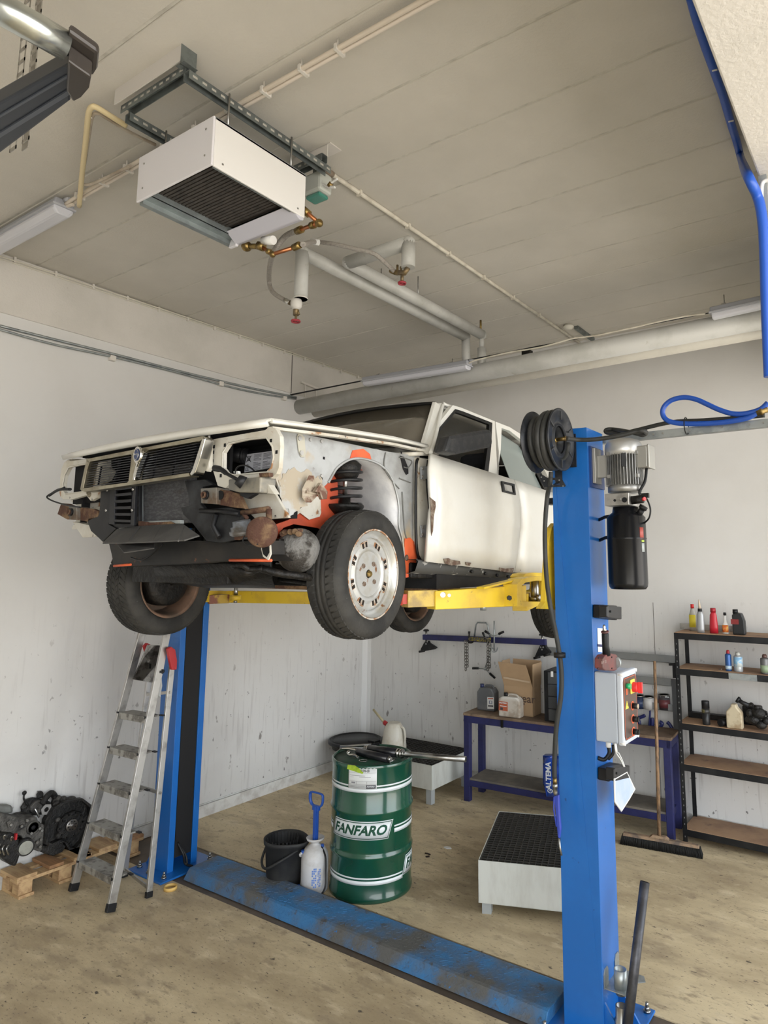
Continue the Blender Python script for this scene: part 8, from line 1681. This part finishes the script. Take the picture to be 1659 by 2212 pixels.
# ---- engine support bar on the wall
zw = Z(900, 1320, 5.352); YW2 = YB-.07
def E5(px, py, dy=0): return ay(*zw(px, py), YW2+dy)
esb = T('support_bar', 'dark blue engine support bar with chains hanging on the back wall', 'support bar', E5(780, 330))
A, B = E5(80, 300), E5(1495, 360); MB().bar(A, B, .045, A.z*0+.058).build('beam', navy_paint, esb, bevel=.005)
MB().prism([E5(*p, -.025) for p in ((600, 298), (858, 310), (858, 360), (600, 345))], (0, .002, 0)).build('yellow_label', M('label_ochre', (.45, .36, .04), .5, col2=(.12, .10, .05), scale=50, lo=.46, hi=.5), esb)
for px0, s_ in ((110, 1), (1450, 1)):
    yk = 0 if px0 < 500 else 65
    MB().tube([E5(px0, 345+yk*.8), E5(px0, 225+yk*.8)], .011, 10).build('adjusting_screw', steel, esb)
    t = E5(px0, 222+yk*.75); MB().lathe([(0, 0), (.032, 0), (.034, .010), (.022, .022), (0, .024)], t-V((0, 0, .01)), n=8, smooth=False).build('knob', black_plastic, esb)
    f = [E5(*p, -.01) for p in (((95, 345), (130, 345), (140, 370), (218, 420), (218, 432), (140, 455), (50, 470), (45, 440)) if px0 < 500 else ((1425, 395), (1485, 395), (1500, 430), (1540, 470), (1540, 490), (1440, 520), (1365, 530), (1380, 490)))]
    MB().prism(f, (0, .04, 0)).build('foot_bracket', black_plastic, esb, bevel=.003)
    g0, g1 = ((30, 470), (90, 460)) if px0 < 500 else ((1355, 545), (1425, 530)); MB().cyl(E5(*g0, -.01), E5(*g1, -.01), .012, n=14).build('rubber_foot', rubber, esb)
    g0, g1 = ((145, 440), (218, 428)) if px0 < 500 else ((1470, 515), (1540, 495)); MB().cyl(E5(*g0, -.01), E5(*g1, -.01), .012, n=14).build('rubber_foot', rubber, esb)
    for dxx, dyy in ((-18, 8), (10, 8), (-4, 35)): c = E5(px0+dxx+4, 345+dyy+yk, -.015); MB().cyl(c, c+V((0, -.006, 0)), .008, n=12).build('bolt', steel, esb)
def hook(pts): MB().tube(sm([E5(*p, -.05) for p in pts], 5), .008, 8).build('hook', greasy_black, esb)
hook([(608, 235), (606, 290), (598, 330), (600, 362), (640, 365), (655, 350)]); hook([(765, 248), (785, 300), (810, 340), (815, 370), (840, 360)])
for c0_, c1_ in (((608, 235), (606, 262)), ((763, 245), (775, 275))): MB().tube([E5(*c0_, -.05), E5(*c1_, -.05)], .012, 10).build('hook_sleeve', black_plastic, esb)
def chain(p0, p1, n, nm='chain', slack=0):
    b = MB(); p0 = V(p0); p1 = V(p1)
    for i in range(n):
        t0 = i/n; t1 = (i+1.15)/n; a = p0.lerp(p1, t0); c = p0.lerp(p1, min(1, t1)); d = (c-a); w_ = d.length*.36; L_ = d.length/2*1.1; m = (a+c)/2; dn = d.normalized(); sd_ = V((1, 0, 0)) if i % 2 == 0 else V((.3, .95, 0))
        sd_ = (sd_-dn*sd_.dot(dn)).normalized()
        b.tube([m+dn*(L_*math.sin(t)*.95)+sd_*(w_*math.cos(t)) for t in [2*PI*k/12 for k in range(12)]], .0048, 5, closed=True)
    return b.build(nm, M('chain_steel', (.22, .21, .19), .45, .7, col2=(.08, .07, .06), scale=30), esb)
chain(E5(562, 340, -.05), E5(568, 690, -.05), 10); chain(E5(585, 345, -.05), E5(588, 650, -.05), 9); chain(E5(825, 320, -.05), E5(822, 690, -.05), 11); chain(E5(842, 330, -.05), E5(845, 660, -.05), 10); chain(E5(600, 325, -.055), E5(830, 318, -.055), 8)
loop_ = [E5(*p, .01) for p in ((668, 300), (685, 160), (705, 132), (800, 135), (820, 165), (850, 300))]
MB().tube(loop_, .009, 8).build('frame_loop', galv, esb)
sc1 = T('hook_screw', 'threaded hook rod with two black handles hanging right of centre on the blue bar', 'hook screw', E5(897, 470)); 
MB().cyl(E5(897, 115, -.04), E5(897, 460, -.04), .008, n=10).tube(sm([E5(897, 440, -.04), E5(870, 430, -.04), E5(880, 470, -.04), E5(920, 465, -.04), E5(938, 420, -.04)], 5), .006, 8).tube([E5(860, 380, -.04), E5(875, 440, -.04)], .005, 6).build('rod', galv, sc1)
MB().tube([E5(830, 262, -.05), E5(895, 288, -.05), E5(970, 260, -.05)], .006, 8).build('cross_arm', galv, sc1)
for a, c in (((790, 232), (838, 262)), ((950, 265), (1006, 238))): MB().tube([E5(*a, -.05), E5(*c, -.05)], [.014, .011], 12).build('grip', black_plastic, sc1)
sc2 = T('hook_screw', 'second threaded rod hanging low with two black handles spread left and down', 'hook screw', E5(790, 700))
MB().cyl(E5(862, 430, -.03), E5(790, 668, -.03), .007, n=10).ball(E5(790, 668, -.04), .016).tube([E5(715, 662, -.04), E5(790, 668, -.04), E5(845, 722, -.04)], .006, 8).build('rod', galv, sc2)
for a, c in (((648, 662), (715, 662)), ((845, 720), (905, 775))): MB().tube([E5(*a, -.04), E5(*c, -.04)], [.013, .011], 12).build('grip', black_plastic, sc2)
q = ay(*zw(1590, 480), YB-.02); MB().box(q+V((-.06, -.02, -.03)), q+V((.06, .0, .05))).build('wall_plate', rg, label='grey steel plate on the back wall right of the blue bar', category='plate')

# repeats share a group
GROUPS = {'bottle': 'bottles on the shelf rack', 'spray can': 'spray cans on the shelf rack', 'can': 'tins on the wall rack', 'clamp': 'blue clamps on the wall rack', 'spill tray': 'white spill trays on the floor', 'rubber pad': 'rubber pads on the near post', 'lift post': 'posts of the car lift', 'lamp': 'grey strip lamps under the ceiling', 'grease gun': 'grease guns on the drum', 'canister': 'canisters on the workbench', 'hook screw': 'hook screws on the support bar'}
for o in SC.objects:
    if o.parent is None and o.get('category') in GROUPS: o['group'] = GROUPS[o['category']]
